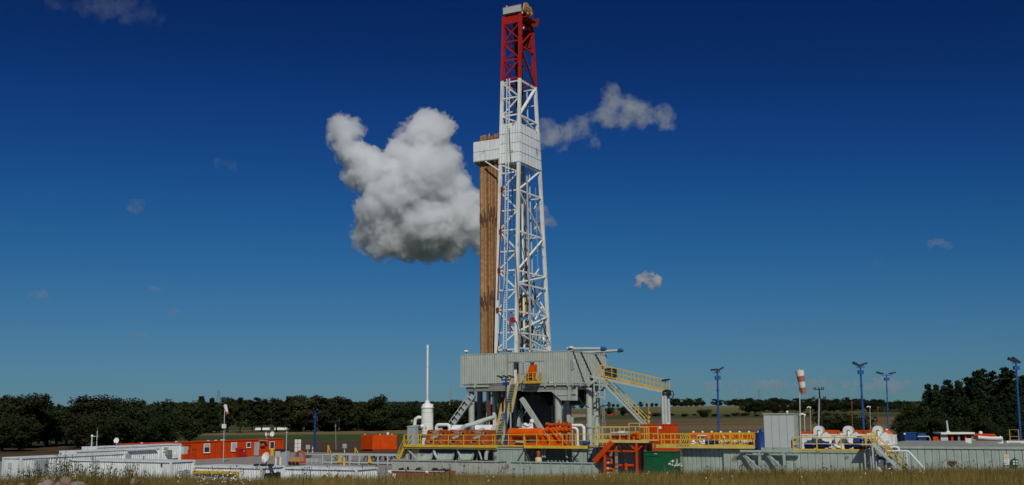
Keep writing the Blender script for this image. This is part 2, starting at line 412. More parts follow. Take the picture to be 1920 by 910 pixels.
volmat('cloud_veil', .03, CC_, .35, (.47, .62, .014)); volmat('cloud_outer', .045, CC_, .35, (.38, .55, .016)); volmat('cloud_mid', .02, CC_, .35); volmat('cloud_core', .016, CC_, .35)
volmat('wisp', .0095, (.84, .93, .9), .3, (.4, .62, .016)); volmat('wisp2', .02, (.88, .94, .93), .3, (.38, .6, .016)); volmat('haze_thin', .003, (.78, .88, .86), .3, (.42, .65, .014))
Yc = 5000
main = [(637, 236, 21, 0), (662, 240, 16, .3), (640, 262, 21, 0), (658, 284, 25, .2), (685, 303, 26, 0), (672, 322, 26, .5), (700, 330, 33, 0), (735, 328, 36, -.3),
        (770, 300, 42, 0), (800, 262, 46, 0), (795, 238, 30, 0), (822, 244, 26, .2), (768, 262, 20, .2), (830, 300, 36, .2), (800, 340, 58, -.3), (760, 372, 60, -.2),
        (725, 400, 50, 0), (700, 425, 34, .2), (684, 440, 20, .2), (690, 395, 24, .3), (715, 462, 24, 0), (800, 462, 26, .1), (850, 350, 36, .3), (850, 395, 46, .2), (880, 372, 26, .4), (800, 420, 58, -.2), (745, 440, 44, 0), (760, 452, 34, -.2),
        (840, 440, 40, .3), (880, 420, 34, .4), (905, 440, 28, .6), (700, 375, 22, .4)]
def cloud(name, label, blobs, Y, shells, group=None, seed=1):
    c0 = PW(sum(b[0] for b in blobs)/len(blobs), max(b[1]+b[2] for b in blobs), Y)
    T = thing(name, label, 'cloud', c0, group, yard=False)
    for k, (nm, grow, vox, amp, mt) in enumerate(shells): cloud_shell(nm, blobs, Y, grow, vox, amp, mt, T, seed+(.06*k), 26 if name == 'cumulus_cloud' else 6, c0, name != 'cumulus_cloud')
cloud('cumulus_cloud', 'large white billowing cumulus cloud with two raised lobes beside the mast', main, Yc,
      [('cloud_veil', 13, 6, 28, 'cloud_veil'), ('cloud_fringe', -2, 6, 28, 'cloud_outer'), ('cloud_body', -20, 6, 27, 'cloud_mid'), ('cloud_heart', -36, 9, 24, 'cloud_core')], seed=2)
cloud('thin_cloud', 'thin grey cloud torn into two patches beside the cladded part of the mast',
      [(1150, 190, 22, 0), (1145, 215, 26, 0), (1180, 205, 28, 0), (1205, 215, 24, 0), (1240, 215, 18, 0), (1245, 232, 12, 0), (1148, 172, 10, 0), (1170, 235, 14, 0),
       (1112, 222, 14, 0), (1090, 240, 22, 0), (1062, 248, 20, 0), (1030, 252, 22, 0), (1015, 262, 16, 0), (1050, 262, 14, 0), (1112, 262, 12, 0)], 5200,
      [('cloud_fringe', 16, 6, 34, 'wisp'), ('cloud_body', -4, 6, 34, 'wisp')], seed=5)
for lab, bl, Y_, sh, sd in (
    ('small white cloud puff low in the sky above the gangway', [(1200, 524, 10, 0), (1215, 522, 14, 0), (1232, 528, 12, 0), (1222, 535, 9, 0), (1196, 534, 8, 0)], 7000, [('cloud_fringe', 0, 6, 18, 'cloud_outer'), ('cloud_body', -10, 6, 14, 'wisp2')], 3),
    ('small grey cloud peeking out from behind the middle of the mast', [(1022, 408, 16, 0), (1034, 415, 12, 0), (1015, 395, 12, 0), (1010, 420, 14, 0)], 5200, [('cloud_fringe', 0, 7, 20, 'wisp2')], 4),
    ('faint veil of cloud at the very top of the sky', [(110, 8, 26, 0), (150, 5, 30, 0), (195, 10, 32, 0), (240, 18, 28, 0), (280, 25, 26, 0), (300, 38, 16, 0), (225, 35, 16, 0), (265, 5, 26, 0)], 4200, [('cloud_fringe', 0, 10, 50, 'haze_thin')], 6),
    ('small dark wisp of cloud above the wood behind the white cabins', [(68, 556, 13, 0), (80, 552, 12, 0), (92, 562, 10, 0), (62, 566, 8, 0)], 6000, [('cloud_fringe', 0, 7, 24, 'wisp')], 7),
    ('faint lone cloud smudge midway up the empty sky beyond the cumulus tail', [(250, 385, 11, 0), (262, 384, 12, 0), (255, 393, 8, 0)], 6000, [('cloud_fringe', 0, 7, 22, 'wisp')], 8),
    ('tiny faint cloud smudge close to the raised tail of the cumulus', [(410, 308, 12, 0), (428, 312, 12, 0), (440, 318, 8, 0)], 6000, [('cloud_fringe', 0, 8, 26, 'haze_thin')], 9),
    ('flat grey cloud wisp above the wind sock by the orange cabins', [(250, 632, 7, 0), (262, 630, 8, 0), (272, 632, 6, 0)], 7000, [('cloud_fringe', 0, 6, 14, 'wisp')], 10),
    ('thin flat cloud fleck, upper of two above the white cabins', [(288, 542, 6, 0), (298, 541, 7, 0), (306, 544, 5, 0)], 7000, [('cloud_fringe', 0, 6, 14, 'wisp')], 11),
    ('thin flat cloud fleck, lower of two above the white cabins', [(320, 585, 6, 0), (329, 584, 7, 0), (337, 586, 5, 0)], 7000, [('cloud_fringe', 0, 6, 14, 'wisp')], 12),
    ('grey cloud scrap high above the conifer wood', [(1745, 460, 11, 0), (1760, 457, 12, 0), (1775, 463, 10, 0), (1738, 466, 6, 0)], 6000, [('cloud_fringe', 0, 7, 24, 'wisp')], 13),
    ('tiny faint cloud scrap beside the larger one above the conifer wood', [(1640, 492, 8, 0), (1655, 493, 8, 0)], 6500, [('cloud_fringe', 0, 6, 16, 'haze_thin')], 14)):
    cloud('cloud', lab, bl, Y_, sh, seed=sd)
cloud('cloud_bank', 'long low violet cloud bank just above the far tree row', [(1330+i*21+random.uniform(-6, 6), 726-9*abs(math.sin(i*1.13))+random.uniform(-3, 6), random.uniform(7, 13), 0) for i in range(19)]+[(1340+i*37, 733+random.uniform(-2, 2), 7, 0) for i in range(10)],
      16000, [('cloud_fringe', 0, 18, 45, 'bankvol')], seed=15) if not volmat('bankvol', .0034, (.9, .84, .88)) else None
# ------------------------------------------------------------------ foliage
rng = np.random.default_rng(11)
def quads_mesh(name, P, N, S, mats, mi=None, asp=1.0):
    """one small leaf-shaped quad for each point P with normal N and size S"""
    k = len(P); N = N/np.linalg.norm(N, axis=1, keepdims=True)
    rv = rng.normal(size=(k, 3)); A = np.cross(N, rv); A /= np.linalg.norm(A, axis=1, keepdims=True); Bv = np.cross(N, A)
    S = S[:, None]; V = np.stack([P-A*S, P-Bv*S*.55*asp, P+A*S, P+Bv*S*.55*asp], 1).reshape(-1, 3)
    me = bpy.data.meshes.new(name); me.vertices.add(4*k); me.loops.add(4*k); me.polygons.add(k)
    me.vertices.foreach_set('co', V.ravel()); me.loops.foreach_set('vertex_index', np.arange(4*k)); me.polygons.foreach_set('loop_start', np.arange(0, 4*k, 4))
    for x in mats: me.materials.append(MATS[x])
    if mi is not None: me.polygons.foreach_set('material_index', mi)
    me.update(calc_edges=True); return me
def crown_points(kind, H, W, n, seed):
    r = np.random.default_rng(seed); cl = []
    if kind == 'broad':
        for i in range(38):
            t = r.uniform(.2, 1); a = r.uniform(0, 6.28); prof = math.sin(min(1, (t-.12)/.62)*math.pi/2)*(1-max(0, t-.6)**1.6*2.2)
            rad = W/2*prof*r.uniform(.2, 1.15); cl.append((rad*math.cos(a), rad*math.sin(a), t*H*.93*r.uniform(.93, 1.05), W*r.uniform(.06, .2)))
        cl.append((0, 0, H*.5, W*.24)); cl.append((W*r.uniform(-.12, .12), W*.1, H*.72, W*.2))
    elif kind == 'tall':
        for i in range(40):
            t = r.uniform(.22, 1); a = r.uniform(0, 6.28); rad = W/2*(1-abs(t-.5)**2*2.2)*r.uniform(.1, 1.2); cl.append((rad*math.cos(a), rad*math.sin(a), t*H*.95*r.uniform(.94, 1.06), W*r.uniform(.07, .2)))
    elif kind == 'pine':
        for i in range(120):
            t = r.uniform(.08, 1); a = r.uniform(0, 6.28); rad = W/2*(1.08-t)**.75*r.uniform(.45, 1.1); cl.append((rad*math.cos(a), rad*math.sin(a), t*H*.97, W*(.05+.1*(1-t))*r.uniform(.6, 1.5)))
        cl.append((0, 0, H*.97, W*.05))
    else:  # bush
        for i in range(14):
            a = r.uniform(0, 6.28); rad = W/2*r.uniform(0, .8); cl.append((rad*math.cos(a), rad*math.sin(a), H*r.uniform(.2, .8), W*r.uniform(.14, .24)))
    cl = np.array(cl); wt = cl[:, 3]**2; idx = r.choice(len(cl), n, p=wt/wt.sum())
    d = r.normal(size=(n, 3)); d /= np.linalg.norm(d, axis=1, keepdims=True)
    rad = cl[idx, 3]*(.45+.75*r.random(n)**.8)*(1+.25*np.sin(idx*12.9+d[:, 0]*5))
    P = cl[idx, :3]+d*rad[:, None]*np.array([1, 1, .8]); P[:, 2] = np.maximum(P[:, 2], .1)
    N = d*.7+r.normal(size=(n, 3))*.6+np.array([0, 0, .35]); return P, N
TREES = {}
def tree_kind(key, name, kind, H, W, n, ls, leaf, bark, seed):
    P, N = crown_points(kind, H, W, n, seed); S = rng.uniform(.6, 1.35, n)*ls
    mi = (rng.random(n) < .22).astype(int)
    cm = quads_mesh('crown', P, N, S, [leaf, 'leafc' if leaf != 'leafc' else 'leafa'], mi)
    m = MB(); r0 = W*.045
    pts = [(math.sin(seed+k)*.12*k, math.cos(seed*2+k)*.1*k, H*.82*k/5) for k in range(6)]
    for k in range(5): m.tube(pts[k], pts[k+1], r0*(1-k*.17), r0*(1-(k+1)*.17), 7, cap=(k == 0))
    rr_ = random.Random(seed)
    for k in range(7):
        b = pts[1+k % 4]; a = rr_.uniform(0, 6.28); L = W*rr_.uniform(.22, .4); m.tube(b, (b[0]+L*math.cos(a), b[1]+L*math.sin(a), b[2]+L*rr_.uniform(.25, .8)), r0*.42, r0*.12, 5)
    tm = bpy.data.meshes.new('trunk'); tm.from_pydata(m.v, [], m.f); tm.polygons.foreach_set('use_smooth', m.sm); tm.materials.append(MATS[bark])
    TREES[key] = (name, cm, tm, H, W)
tree_kind('b1', 'broadleaf_tree', 'broad', 12, 9.5, 6500, .3, 'leafa', 'bark', 1)
tree_kind('b2', 'broadleaf_tree', 'broad', 12, 10.5, 6500, .3, 'leaff', 'bark', 2)
tree_kind('b3', 'broadleaf_tree', 'broad', 12, 8.5, 6000, .3, 'leafb', 'bark', 3)
tree_kind('t1', 'poplar_tree', 'tall', 15, 7, 5200, .34, 'leaff', 'bark', 4)
tree_kind('t2', 'poplar_tree', 'tall', 15, 6, 5000, .34, 'leafb', 'bark', 5)
tree_kind('t3', 'poplar_tree', 'tall', 15, 4.6, 3800, .34, 'leafa', 'barkl', 14)
tree_kind('b4', 'broadleaf_tree', 'broad', 12, 8, 5200, .32, 'leafd', 'bark', 15)
tree_kind('p1', 'pine_tree', 'pine', 16, 7.5, 12000, .3, 'leafe', 'bark', 6)
tree_kind('p2', 'pine_tree', 'pine', 16, 6.5, 12000, .3, 'leafa', 'bark', 7)
tree_kind('p3', 'pine_tree', 'pine', 16, 8.5, 13000, .3, 'leafc', 'bark', 8)
tree_kind('s1', 'bush', 'bush', 4, 5, 2200, .22, 'leafb', 'bark', 9)
tree_kind('s2', 'bush', 'bush', 4, 6, 2400, .24, 'leafa', 'bark', 10)
def tree(key, x, y, h, label, group, wide=1.0, cat='tree', sink=.15, rz=None):
    name, cm, tm, H, W = TREES[key]; s = h/H
    o = bpy.data.objects.new(name, None); COL.objects.link(o); o.location = (x, y, hgt(x, y)-sink); k_ = random.uniform(.85, 1.2); o.scale = (s*wide*k_, s*wide/k_, s*random.uniform(.97, 1.04))
    o.rotation_euler = (0, 0, random.uniform(0, 6.28) if rz is None else rz); tag(o, label, cat, group)
    for nm, me in (('crown', cm), ('trunk', tm)):
        c = bpy.data.objects.new(nm, me); COL.objects.link(c); c.parent = o
    return o
ADJ = {'b1': 'dark green broadleaf tree', 'b2': 'brownish green broadleaf tree', 'b3': 'fresh green broadleaf tree', 'b4': 'yellowish green broadleaf tree', 't1': 'tall brownish tree', 't2': 'tall light green tree',
       't3': 'slender dark tree with pale trunk', 'p1': 'dark conical tree', 'p2': 'slim conical tree', 'p3': 'broad blackish conical tree', 's1': 'light green bush', 's2': 'dark green bush'}
def tree_px(key, px, top, Y, label, group, wide=1.0, cat='tree'):
    if group: label = label.replace('*', ADJ[key])
    x, y, zt = PW(px, top, Y); return tree(key, x, y, max(1.2, zt-hgt(x, y))*1.03, label, group, wide, cat)
LG = 'dark broadleaf trees of the wood behind the white cabins'
for px, top, Y, k, wd in ((-12, 748, 225, 'b1', 1.25), (22, 747, 235, 'b2', 1.2), (62, 744, 228, 'b2', 1.3), (92, 752, 240, 'b1', 1.2), (128, 760, 250, 'b1', 1.1), (158, 752, 238, 'b1', 1.3),
                          (186, 744, 232, 'b2', 1.25), (214, 747, 236, 'b1', 1.2), (243, 752, 240, 'b2', 1.2), (270, 750, 232, 'b1', 1.3), (300, 756, 244, 'b3', 1.2), (318, 762, 230, 'b1', 1.0),
                          (40, 778, 205, 'b1', 1.4), (108, 785, 258, 'b1', 1.3), (205, 775, 215, 'b1', 1.5), (285, 776, 216, 'b1', 1.5), (150, 778, 220, 'b2', 1.3), (8, 780, 208, 'b2', 1.3), (245, 785, 218, 'b2', 1.2)):
    tree_px(k, px, top, Y, '* in the wood behind the white cabins', LG, wd)
tree_px('b3', 358, 754, 262, 'broad yellow-green tree standing alone behind the long orange cabin', None, 1.15)
tree_px('s1', 75, 805, 262, 'low bush at the edge of the cabin wood by the straw-coloured gap', None, 1.2, 'bush')
MG = 'tall trees of the hedgerow across the fields'
for px, top, Y, k, wd in ((345, 752, 400, 't1', 1.1), (378, 744, 420, 't1', 1.2), (398, 742, 425, 't2', 1.2), (428, 744, 430, 't1', 1.2), (452, 747, 425, 't2', 1.1), (474, 742, 430, 't1', 1.5),
                          (492, 747, 435, 't1', 1.2), (520, 744, 430, 't1', 1.3), (545, 743, 432, 't2', 1.2), (571, 742, 430, 't1', 1.2), (596, 742, 432, 't1', 1.35), (616, 750, 440, 't2', 1.1), (637, 745, 430, 't1', 1.5),
                          (664, 754, 445, 't2', 1.2), (685, 756, 440, 'b1', 1.2), (706, 748, 432, 'b3', 1.5), (730, 757, 450, 'b1', 1.3), (752, 756, 455, 'b1', 1.3), (778, 757, 455, 'b1', 1.3), (806, 756, 450, 'b3', 1.2), (832, 752, 440, 'b1', 1.4), (856, 748, 440, 'b3', 1.4), (880, 745, 435, 'b1', 1.3), (905, 752, 445, 'b2', 1.3), (930, 757, 450, 'b1', 1.3)):
    if random.random() < .45: k = random.choice(('t3', 't3', 'b4', 'p2', 't2'))
    tree_px(k, px, top+random.uniform(-2, 5), Y, '* in the hedgerow across the green and ploughed fields', MG, wd)
for px, top, Y in ((560, 790, 436), (585, 793, 436), (610, 794, 438), (640, 789, 440), (668, 787, 440), (695, 788, 442), (722, 786, 442), (748, 787, 444), (772, 787, 444), (842, 786, 438), (870, 784, 438), (900, 782, 440)):
    tree_px(random.choice(('s1', 's2')), px, top, Y, '* at the foot of the far hedgerow trees', 'bushes along the far hedgerow', 1.9, 'bush')
WG = 'dense trees of the wood behind the long tank'
for px, top, Y, k, wd in ((1740, 722, 235, 'p1', .9), (1755, 726, 232, 'p2', .9), (1776, 712, 240, 'p1', 1.1), (1796, 714, 236, 'p2', 1.1), (1812, 708, 245, 'p3', 1.1), (1832, 700, 240, 'p1', 1.2), (1843, 692, 250, 'p3', 1.1), (1862, 696, 246, 'p3', 1.2),
                          (1884, 692, 245, 'p1', 1.2), (1898, 698, 240, 'p3', 1.2), (1918, 706, 245, 'p2', 1.3), (1938, 700, 245, 'p3', 1.2), (1965, 705, 245, 'p1', 1.3), (1720, 758, 225, 'b1', .9), (1700, 764, 226, 'b3', 1), (1742, 750, 222, 'b1', 1.1), (1764, 746, 222, 'p3', 1.2),
                          (1786, 740, 220, 'p3', 1.3), (1810, 745, 218, 'b1', 1.1), (1834, 738, 220, 'p3', 1.3), (1858, 742, 218, 'p1', 1.3), (1882, 740, 220, 'p3', 1.3), (1906, 745, 220, 'p3', 1.3), (1930, 748, 222, 'p1', 1.3), (1692, 782, 215, 'b1', 1.1), (1715, 780, 212, 'b1', 1.2), (1745, 776, 212, 'b1', 1.3), (1775, 774, 212, 'b1', 1.3), (1806, 774, 214, 'b1', 1.3), (1836, 776, 216, 'b1', 1.2), (1866, 778, 226, 'b3', 1.2), (1895, 780, 230, 'b1', 1.2)):
    tree_px(k, px, top, Y, '* in the tall dense wood behind the long grey tank', WG, wd)
for px, top, wd, Y, lab in ((1562, 776, 1.3, 300, 'dark round bush in the stubble field behind the first white drum'), (1605, 780, 1.3, 296, 'dark round bush in the stubble field between the white drums'), (1320, 767, 1.1, 560, 'round bush at the upper edge of the stubble field beside the lamp mast')):
    tree_px('s2', px, top, Y, lab, None, wd, 'bush')
CG = 'trees standing in a row on the far crest'
for i in range(90):
    px = 1262+i*4.4+random.uniform(-2.5, 2.5); top = 754-6*abs(math.sin(i*.6+1))+random.uniform(-3, 3)
    if 1318 < px < 1338 or 1352 < px < 1366: continue
    tree_px(random.choice(('b1', 'b3', 't1', 'b2')), px, top-(6 if px > 1650 else 0)*0, random.uniform(900, 960), 'small far * in the row along the crest of the field', CG, random.uniform(1.4, 1.9))
for i in range(40):
    px = 1405+i*7.6+random.uniform(-4, 4)
    tree_px(random.choice(('b1', 'b2', 'b1')), px, 753+random.uniform(-5, 7), random.uniform(640, 720), '* at the upper edge of the stubble field below the crest', 'dark trees at the upper edge of the stubble field', random.uniform(1.2, 1.7))
for i in range(26):
    px = 1010+i*10+random.uniform(-4, 4)
    tree_px(random.choice(('b1', 'b2', 't1')), px, 756+random.uniform(-3, 5), random.uniform(930, 990), 'small far * on the skyline seen under the rig floor', 'far trees on the skyline behind the houses', 1.2)
for px, top, Y, lab in ((1142, 762, 620, 'dark tree standing behind the house with the red roof'), (1168, 760, 600, 'dark tree under the upper part of the gangway stairs'), (1188, 764, 590, 'dark tree under the lower part of the gangway stairs'),
                   (1207, 772, 570, 'dark bushy tree beside the small utility pole'), (1062, 776, 640, 'dark tree beside the cream house')):
    tree_px('b1', px, top, Y, lab, None, 1.2)
for i in range(20):
    px = 1225+i*19+random.uniform(-5, 5); tree_px(random.choice(('s1', 's2')), px, 774+random.uniform(-2, 3), random.uniform(572, 610), 'low * in the hedge along the stubble field', 'low bushes in the hedge along the stubble field', 2.0, 'bush')
# far wooded hills read as one mass
def far_wood(name, label, spans, n, ls, leaf):
    Ps = []
    for (pa, pb, ta, tb, Y, dep, k) in spans:
        for _ in range(k):
            t = random.random(); Yq = Y+random.uniform(0, dep); x, y, zt = PW(pa+(pb-pa)*t, ta+(tb-ta)*t+random.uniform(-2, 4.5), Yq)
            zg = hgt(x, y); hh = max(4, zt-zg); wq = random.uniform(4, 8); c = 26
            d = rng.normal(size=(c, 3)); d /= np.linalg.norm(d, axis=1, keepdims=True); d[:, 2] = np.abs(d[:, 2])*1.0-.35
            Ps.append(np.array([x, y, zt-hh*.38])+d*np.array([wq*.6, wq*.6, hh*.4]))
    P = np.concatenate(Ps); N = rng.normal(size=P.shape)+np.array([0, -.4, .6])
    me = quads_mesh(name, P, N, rng.uniform(.6, 1.3, len(P))*ls, [leaf]); o = bpy.data.objects.new(name, me); COL.objects.link(o)
    tag(o, label, 'woodland', kind='stuff')
far_wood('distant_woodland', 'dark wooded hill filling the skyline behind the hedgerow', [(-60, 330, 766, 758, 700, 200, 500), (320, 640, 755, 753, 800, 250, 900), (640, 900, 754, 753, 800, 250, 800), (880, 1010, 758, 762, 850, 200, 250), (-60, 950, 772, 772, 620, 60, 800)], 0, 1.5, 'farleaf')
far_wood('distant_forest', 'far dark forest on the skyline between the crest trees and the conifer wood', [(1600, 1760, 757, 754, 900, 200, 420), (1640, 1790, 764, 762, 640, 150, 420), (1760, 1960, 756, 752, 700, 100, 260), (1400, 1640, 762, 762, 980, 120, 300)], 0, 1.5, 'farleaf')
# ================================================================== THE DRILLING RIG
K = w2y(PW(1068, 716, 122)); uK, vK, z0 = K
z1 = PV(1068, 658.4, vK)[2]; uL = PV(865, 690, vK)[0]; vE = PU(1136, 667, uK)[1]
uq = lambda px, py=690, v=None: PV(px, py, vK if v is None else v)[0]
zq = lambda py, px=1000, v=None: PV(px, py, vK if v is None else v)[2]
# ---- substructure
S = thing('rig_substructure', 'tall grey steel substructure on columns carrying the rig floor', 'rig base', (uK-7, vK+4, 0))
zf = z0-.1
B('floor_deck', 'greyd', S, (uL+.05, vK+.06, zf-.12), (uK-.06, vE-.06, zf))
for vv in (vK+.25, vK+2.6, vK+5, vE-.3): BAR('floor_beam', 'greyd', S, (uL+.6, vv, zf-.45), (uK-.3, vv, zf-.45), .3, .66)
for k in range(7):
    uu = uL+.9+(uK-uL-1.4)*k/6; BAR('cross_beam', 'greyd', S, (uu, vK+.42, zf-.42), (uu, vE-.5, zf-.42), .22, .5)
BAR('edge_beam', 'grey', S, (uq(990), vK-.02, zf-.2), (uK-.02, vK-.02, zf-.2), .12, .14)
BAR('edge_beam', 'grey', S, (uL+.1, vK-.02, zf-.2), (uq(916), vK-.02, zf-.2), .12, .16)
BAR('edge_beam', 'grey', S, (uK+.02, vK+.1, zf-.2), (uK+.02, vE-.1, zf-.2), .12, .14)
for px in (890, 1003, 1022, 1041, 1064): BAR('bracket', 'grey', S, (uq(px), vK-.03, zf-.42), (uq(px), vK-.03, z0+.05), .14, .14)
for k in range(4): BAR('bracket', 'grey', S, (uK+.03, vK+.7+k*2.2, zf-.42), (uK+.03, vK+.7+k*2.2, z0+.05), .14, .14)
pts = [PV(px, py, vK+.12) for px, py in ((977, 722), (1068, 722), (1068, 751), (1052, 751), (1041, 741), (1034, 734.5), (977, 734.5))]
MB().prism(pts, (0, .5, 0)).build('box_girder', 'grey', S)
for a, b in (((1005, 723), (1005, 734)), ((1041, 723), (1041, 741)), ((1045, 741), (1068, 741))):
    BAR('stiffener', 'grey', S, PV(*a, vK+.1), PV(*b, vK+.1), .09, .08)
vg = PU(1082, 735, uK-.05)[1]; zb = PU(1068, 751, uK-.05)[2]; zt = zf-.5
B('end_plate', 'grey', S, (uK-.35, vK+.62, zb), (uK-.25, vg, zt))
BAR('end_post', 'grey', S, (uK-.12, vK+.1, zb), (uK-.12, vK+.1, zt+.3), .22); BAR('end_post', 'grey', S, (uK-.12, vg, zb), (uK-.12, vg, zt+.3), .22)
BAR('end_sill', 'grey', S, (uK-.2, vK+.2, zb+.75), (uK-.2, vg, zb+.75), .14, .1)
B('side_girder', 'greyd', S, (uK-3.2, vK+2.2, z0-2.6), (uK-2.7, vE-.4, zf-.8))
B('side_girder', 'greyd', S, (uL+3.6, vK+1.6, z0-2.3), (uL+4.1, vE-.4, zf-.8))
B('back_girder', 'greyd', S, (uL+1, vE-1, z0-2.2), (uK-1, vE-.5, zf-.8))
for px, dv, r in ((884, .9, .36), (1047, .75, .42), (1062, 3.6, .36), (1105, 5.2, .38), (1117, 7, .36), (930, 5.5, .3), (1000, 7, .36)):
    u_ = PV(px, 780, vK+dv)[0]; TUBE('column', 'grey', S, (u_, vK+dv, 0), (u_, vK+dv, zf-.5), r, n=14)
    MB().lathe((u_, vK+dv, 4.6), [(r+.12, 0), (r+.12, .35), (r+.02, .4)], 14).build('collar', 'grey', S)
for px, dv in ((967, 4.2), (1017, 6), (1032, 6.5), (1066, 6.6), (1120, 8), (900, 6)):
    u_ = PV(px, 780, vK+dv)[0]; BAR('shore_post', 'greyd', S, (u_, vK+dv, 0), (u_, vK+dv, zf-.5), .5, .5)
BAR('diagonal_brace', 'grey', S, PV(978, 747, vK+.3), PV(1030, 828, vK+.3), .42, .5)
BAR('diagonal_brace', 'grey', S, PV(848, 800, vK+.5), PV(888, 741, vK+.5), .35, .6)
BAR('diagonal_brace', 'greyd', S, PV(985, 800, vK+6), PV(1040, 742, vK+6), .3, .4)
BAR('diagonal_brace', 'greyd', S, PV(955, 742, vK+3), PV(900, 800, vK+3), .3, .35)
m = MB(); a, b = Vector(PV(842, 792, vK+.1)), Vector(PV(880, 738, vK+.1)); off = Vector((.62, 0, -.5))
m.bar(a, b, .09); m.bar(a+off, b+off, .09)
for k in range(6): m.bar(a+(b-a)*(.08+k*.17), a+off+(b-a)*(.08+k*.17), .08)
m.build('inclined_ladder', 'greyl', S)
for px, a, b, r in ((918, 718, 792, .13), (924, 718, 745, .08), (938, 720, 748, .1), (945, 720, 760, .11)):
    TUBE('red_post', 'redd', S, (uq(px, 750, vK+1.2), vK+1.2, PV(px, b, vK+1.2)[2]), (uq(px, 750, vK+1.2), vK+1.2, zf-.2), r, n=8)
for p, q, w_ in (((915, 735), (915, 800), .3), ((926, 735), (928, 800), .32), ((928, 738), (944, 790), .3), ((915, 742), (946, 742), .34), ((918, 735), (946, 735), .16), ((944, 790), (926, 800), .2)):
    BAR('jack_frame', 'white', S, PV(*p, vK+2.4), PV(*q, vK+2.4), w_)
for p, q, w_ in (((973, 800), (976, 770), .4), ((980, 805), (977, 752), .16), ((981, 780), (987, 770), .1), ((1068, 800), (1066, 778), .35), ((1072, 800), (1073, 782), .3), ((1112, 800), (1115, 780), .35)):
    BAR('strut', 'grey', S, PV(*p, vK+1.6), PV(*q, vK+1.6), w_)
for k in range(4): B('well_head_valve', 'whiteroof', S, PV(1003, 741+k*11, vK+5.5), tuple(x+y for x, y in zip(PV(1009, 744+k*11, vK+5.5), (0, .4, 0))))
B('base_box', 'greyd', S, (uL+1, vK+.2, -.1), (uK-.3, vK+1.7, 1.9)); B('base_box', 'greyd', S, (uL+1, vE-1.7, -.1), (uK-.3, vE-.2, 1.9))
for pp in ([PV(1083, 742, vK+1), PV(1090, 755, vK+1), PV(1098, 762, vK+1), PV(1104, 764, vK+2)], [PV(1116, 772, vK+6), PV(1128, 762, vK+6), PV(1138, 760, vK+6), PV(1148, 770, vK+6), PV(1152, 780, vK+6)],
           [PV(960, 745, vK+.2), PV(966, 775, vK+.2), PV(958, 800, vK+.1), PV(950, 815, vK)], [PV(985, 735, vK+1.5), PV(980, 765, vK+1.5), PV(968, 785, vK+1), PV(962, 812, vK)]):
    PATH('hose', 'rubber', S, pp, .06, 6)
B('machinery_housing', 'gunmetal', S, (uq(984, 780, vK+3.4), vK+3.4, 1.5), (uq(1013, 780, vK+3.4), vE-1.2, z0-1.4)); B('machinery_housing', 'gunmetal', S, (uq(950, 780, vK+4.4), vK+4.4, 1.5), (uq(972, 780, vK+4.4), vE-1.2, z0-1.0)); B('shade_sheet', 'dark', S, (uq(1013, 780, vK+5.5), vK+5.5, z0-2.6), (uq(1050, 780, vK+5.5), vK+5.6, zf-.8)); B('shade_sheet', 'dark', S, (uK-2.68, vK+2.3, z0-2.5), (uK-2.6, vE-.5, zf-.8))  # dark housings and plain dark sheets added to deepen the shade under the floor
# platform frame under the gangway at the rig's right side
for p, q in (((1114, 700), (1114, 735)), ((1124, 702), (1124, 745)), ((1134, 718), (1134, 750)), ((1112, 745), (1134, 745)), ((1114, 722), (1134, 722)), ((1113, 745), (1133, 722))):
    BAR('landing_frame', 'greyl', S, PV(*p, vK+5.6), PV(*q, vK+5.6), .13)
BAR('landing_strut', 'grey', S, (uK-.1, vK+5.6, z0-.2), PV(1120, 712, vK+5.6), .3, .3)
# ---- wind wall enclosure
W = thing('rig_floor_enclosure', 'grey corrugated wind wall box around the rig floor, open to the sky', 'wind wall', (uK, vK, z0))
def wallf(ua, ub, za, zb_): MB().corr((ua, vK), (1, 0), ub-ua, za, zb_, (0, -1), .30, .045).build('wall_panel', 'grey', W)
ua, u1_, u2_, u3_, u4_, u5_ = uq(865), uq(952), uq(963), uq(973), uq(993), uq(1001)
zd = zq(678.5, 980); zs = zq(699, 997)
cuts = [ua+(u1_-ua)*k/4 for k in range(5)]
for a, b in zip(cuts, cuts[1:]): wallf(a, b-.012, z0, z1)
wallf(u1_, u2_, z0, z1); wallf(u2_+.005, u5_, zd, z1); wallf(u3_, u4_, z0, zd-.01); wallf(u4_+.005, u5_, z0, zs)
cuts = [u5_+.01+(uK-u5_-.12)*k/3 for k in range(4)]
for a, b in zip(cuts, cuts[1:]): wallf(a, b-.012, z0, z1)
def walls(va, vb): MB().corr((uK, va), (0, 1), vb-va, z0, z1, (1, 0), .42, .045).build('wall_panel', 'grey', W)
vs_ = [vK+.12+(vE-vK-.2)*k/5 for k in range(6)]
for a, b in zip(vs_, vs_[1:]): walls(a, b-.015)
MB().corr((uL, vE), (1, 0), uK-uL, z0, z1, (0, 1), .4, .04).build('back_wall', 'grey', W)
MB().corr((uL, vK+.1), (0, 1), vE-vK-.1, z0, z1, (-1, 0), .4, .04).build('side_wall', 'grey', W)
for p, q in (((uL, vK), (uK, vK)), ((uK, vK), (uK, vE)), ((uL, vE), (uK, vE)), ((uL, vK), (uL, vE))):
    BAR('top_rim', 'grey', W, (*p, z1+.03), (*q, z1+.03), .11, .09)
for p in ((uL, vK), (uK, vK), (uK, vE), (uL, vE)): BAR('corner_post', 'grey', W, (*p, z0-.45), (*p, z1), .16)
BAR('seam_bar', 'greyd', W, (u1_, vK-.05, zd+.02), (uq(1021), vK-.05, zd+.02), .02, .04); BAR('seam_bar', 'greyd', W, (u1_, vK-.05, z0), (u1_, vK-.05, z1), .05, .03)
for p in ((u2_, vK), (u3_, vK)): BAR('door_jamb', 'greyd', W, (*p, z0), (*p, zd), .07)
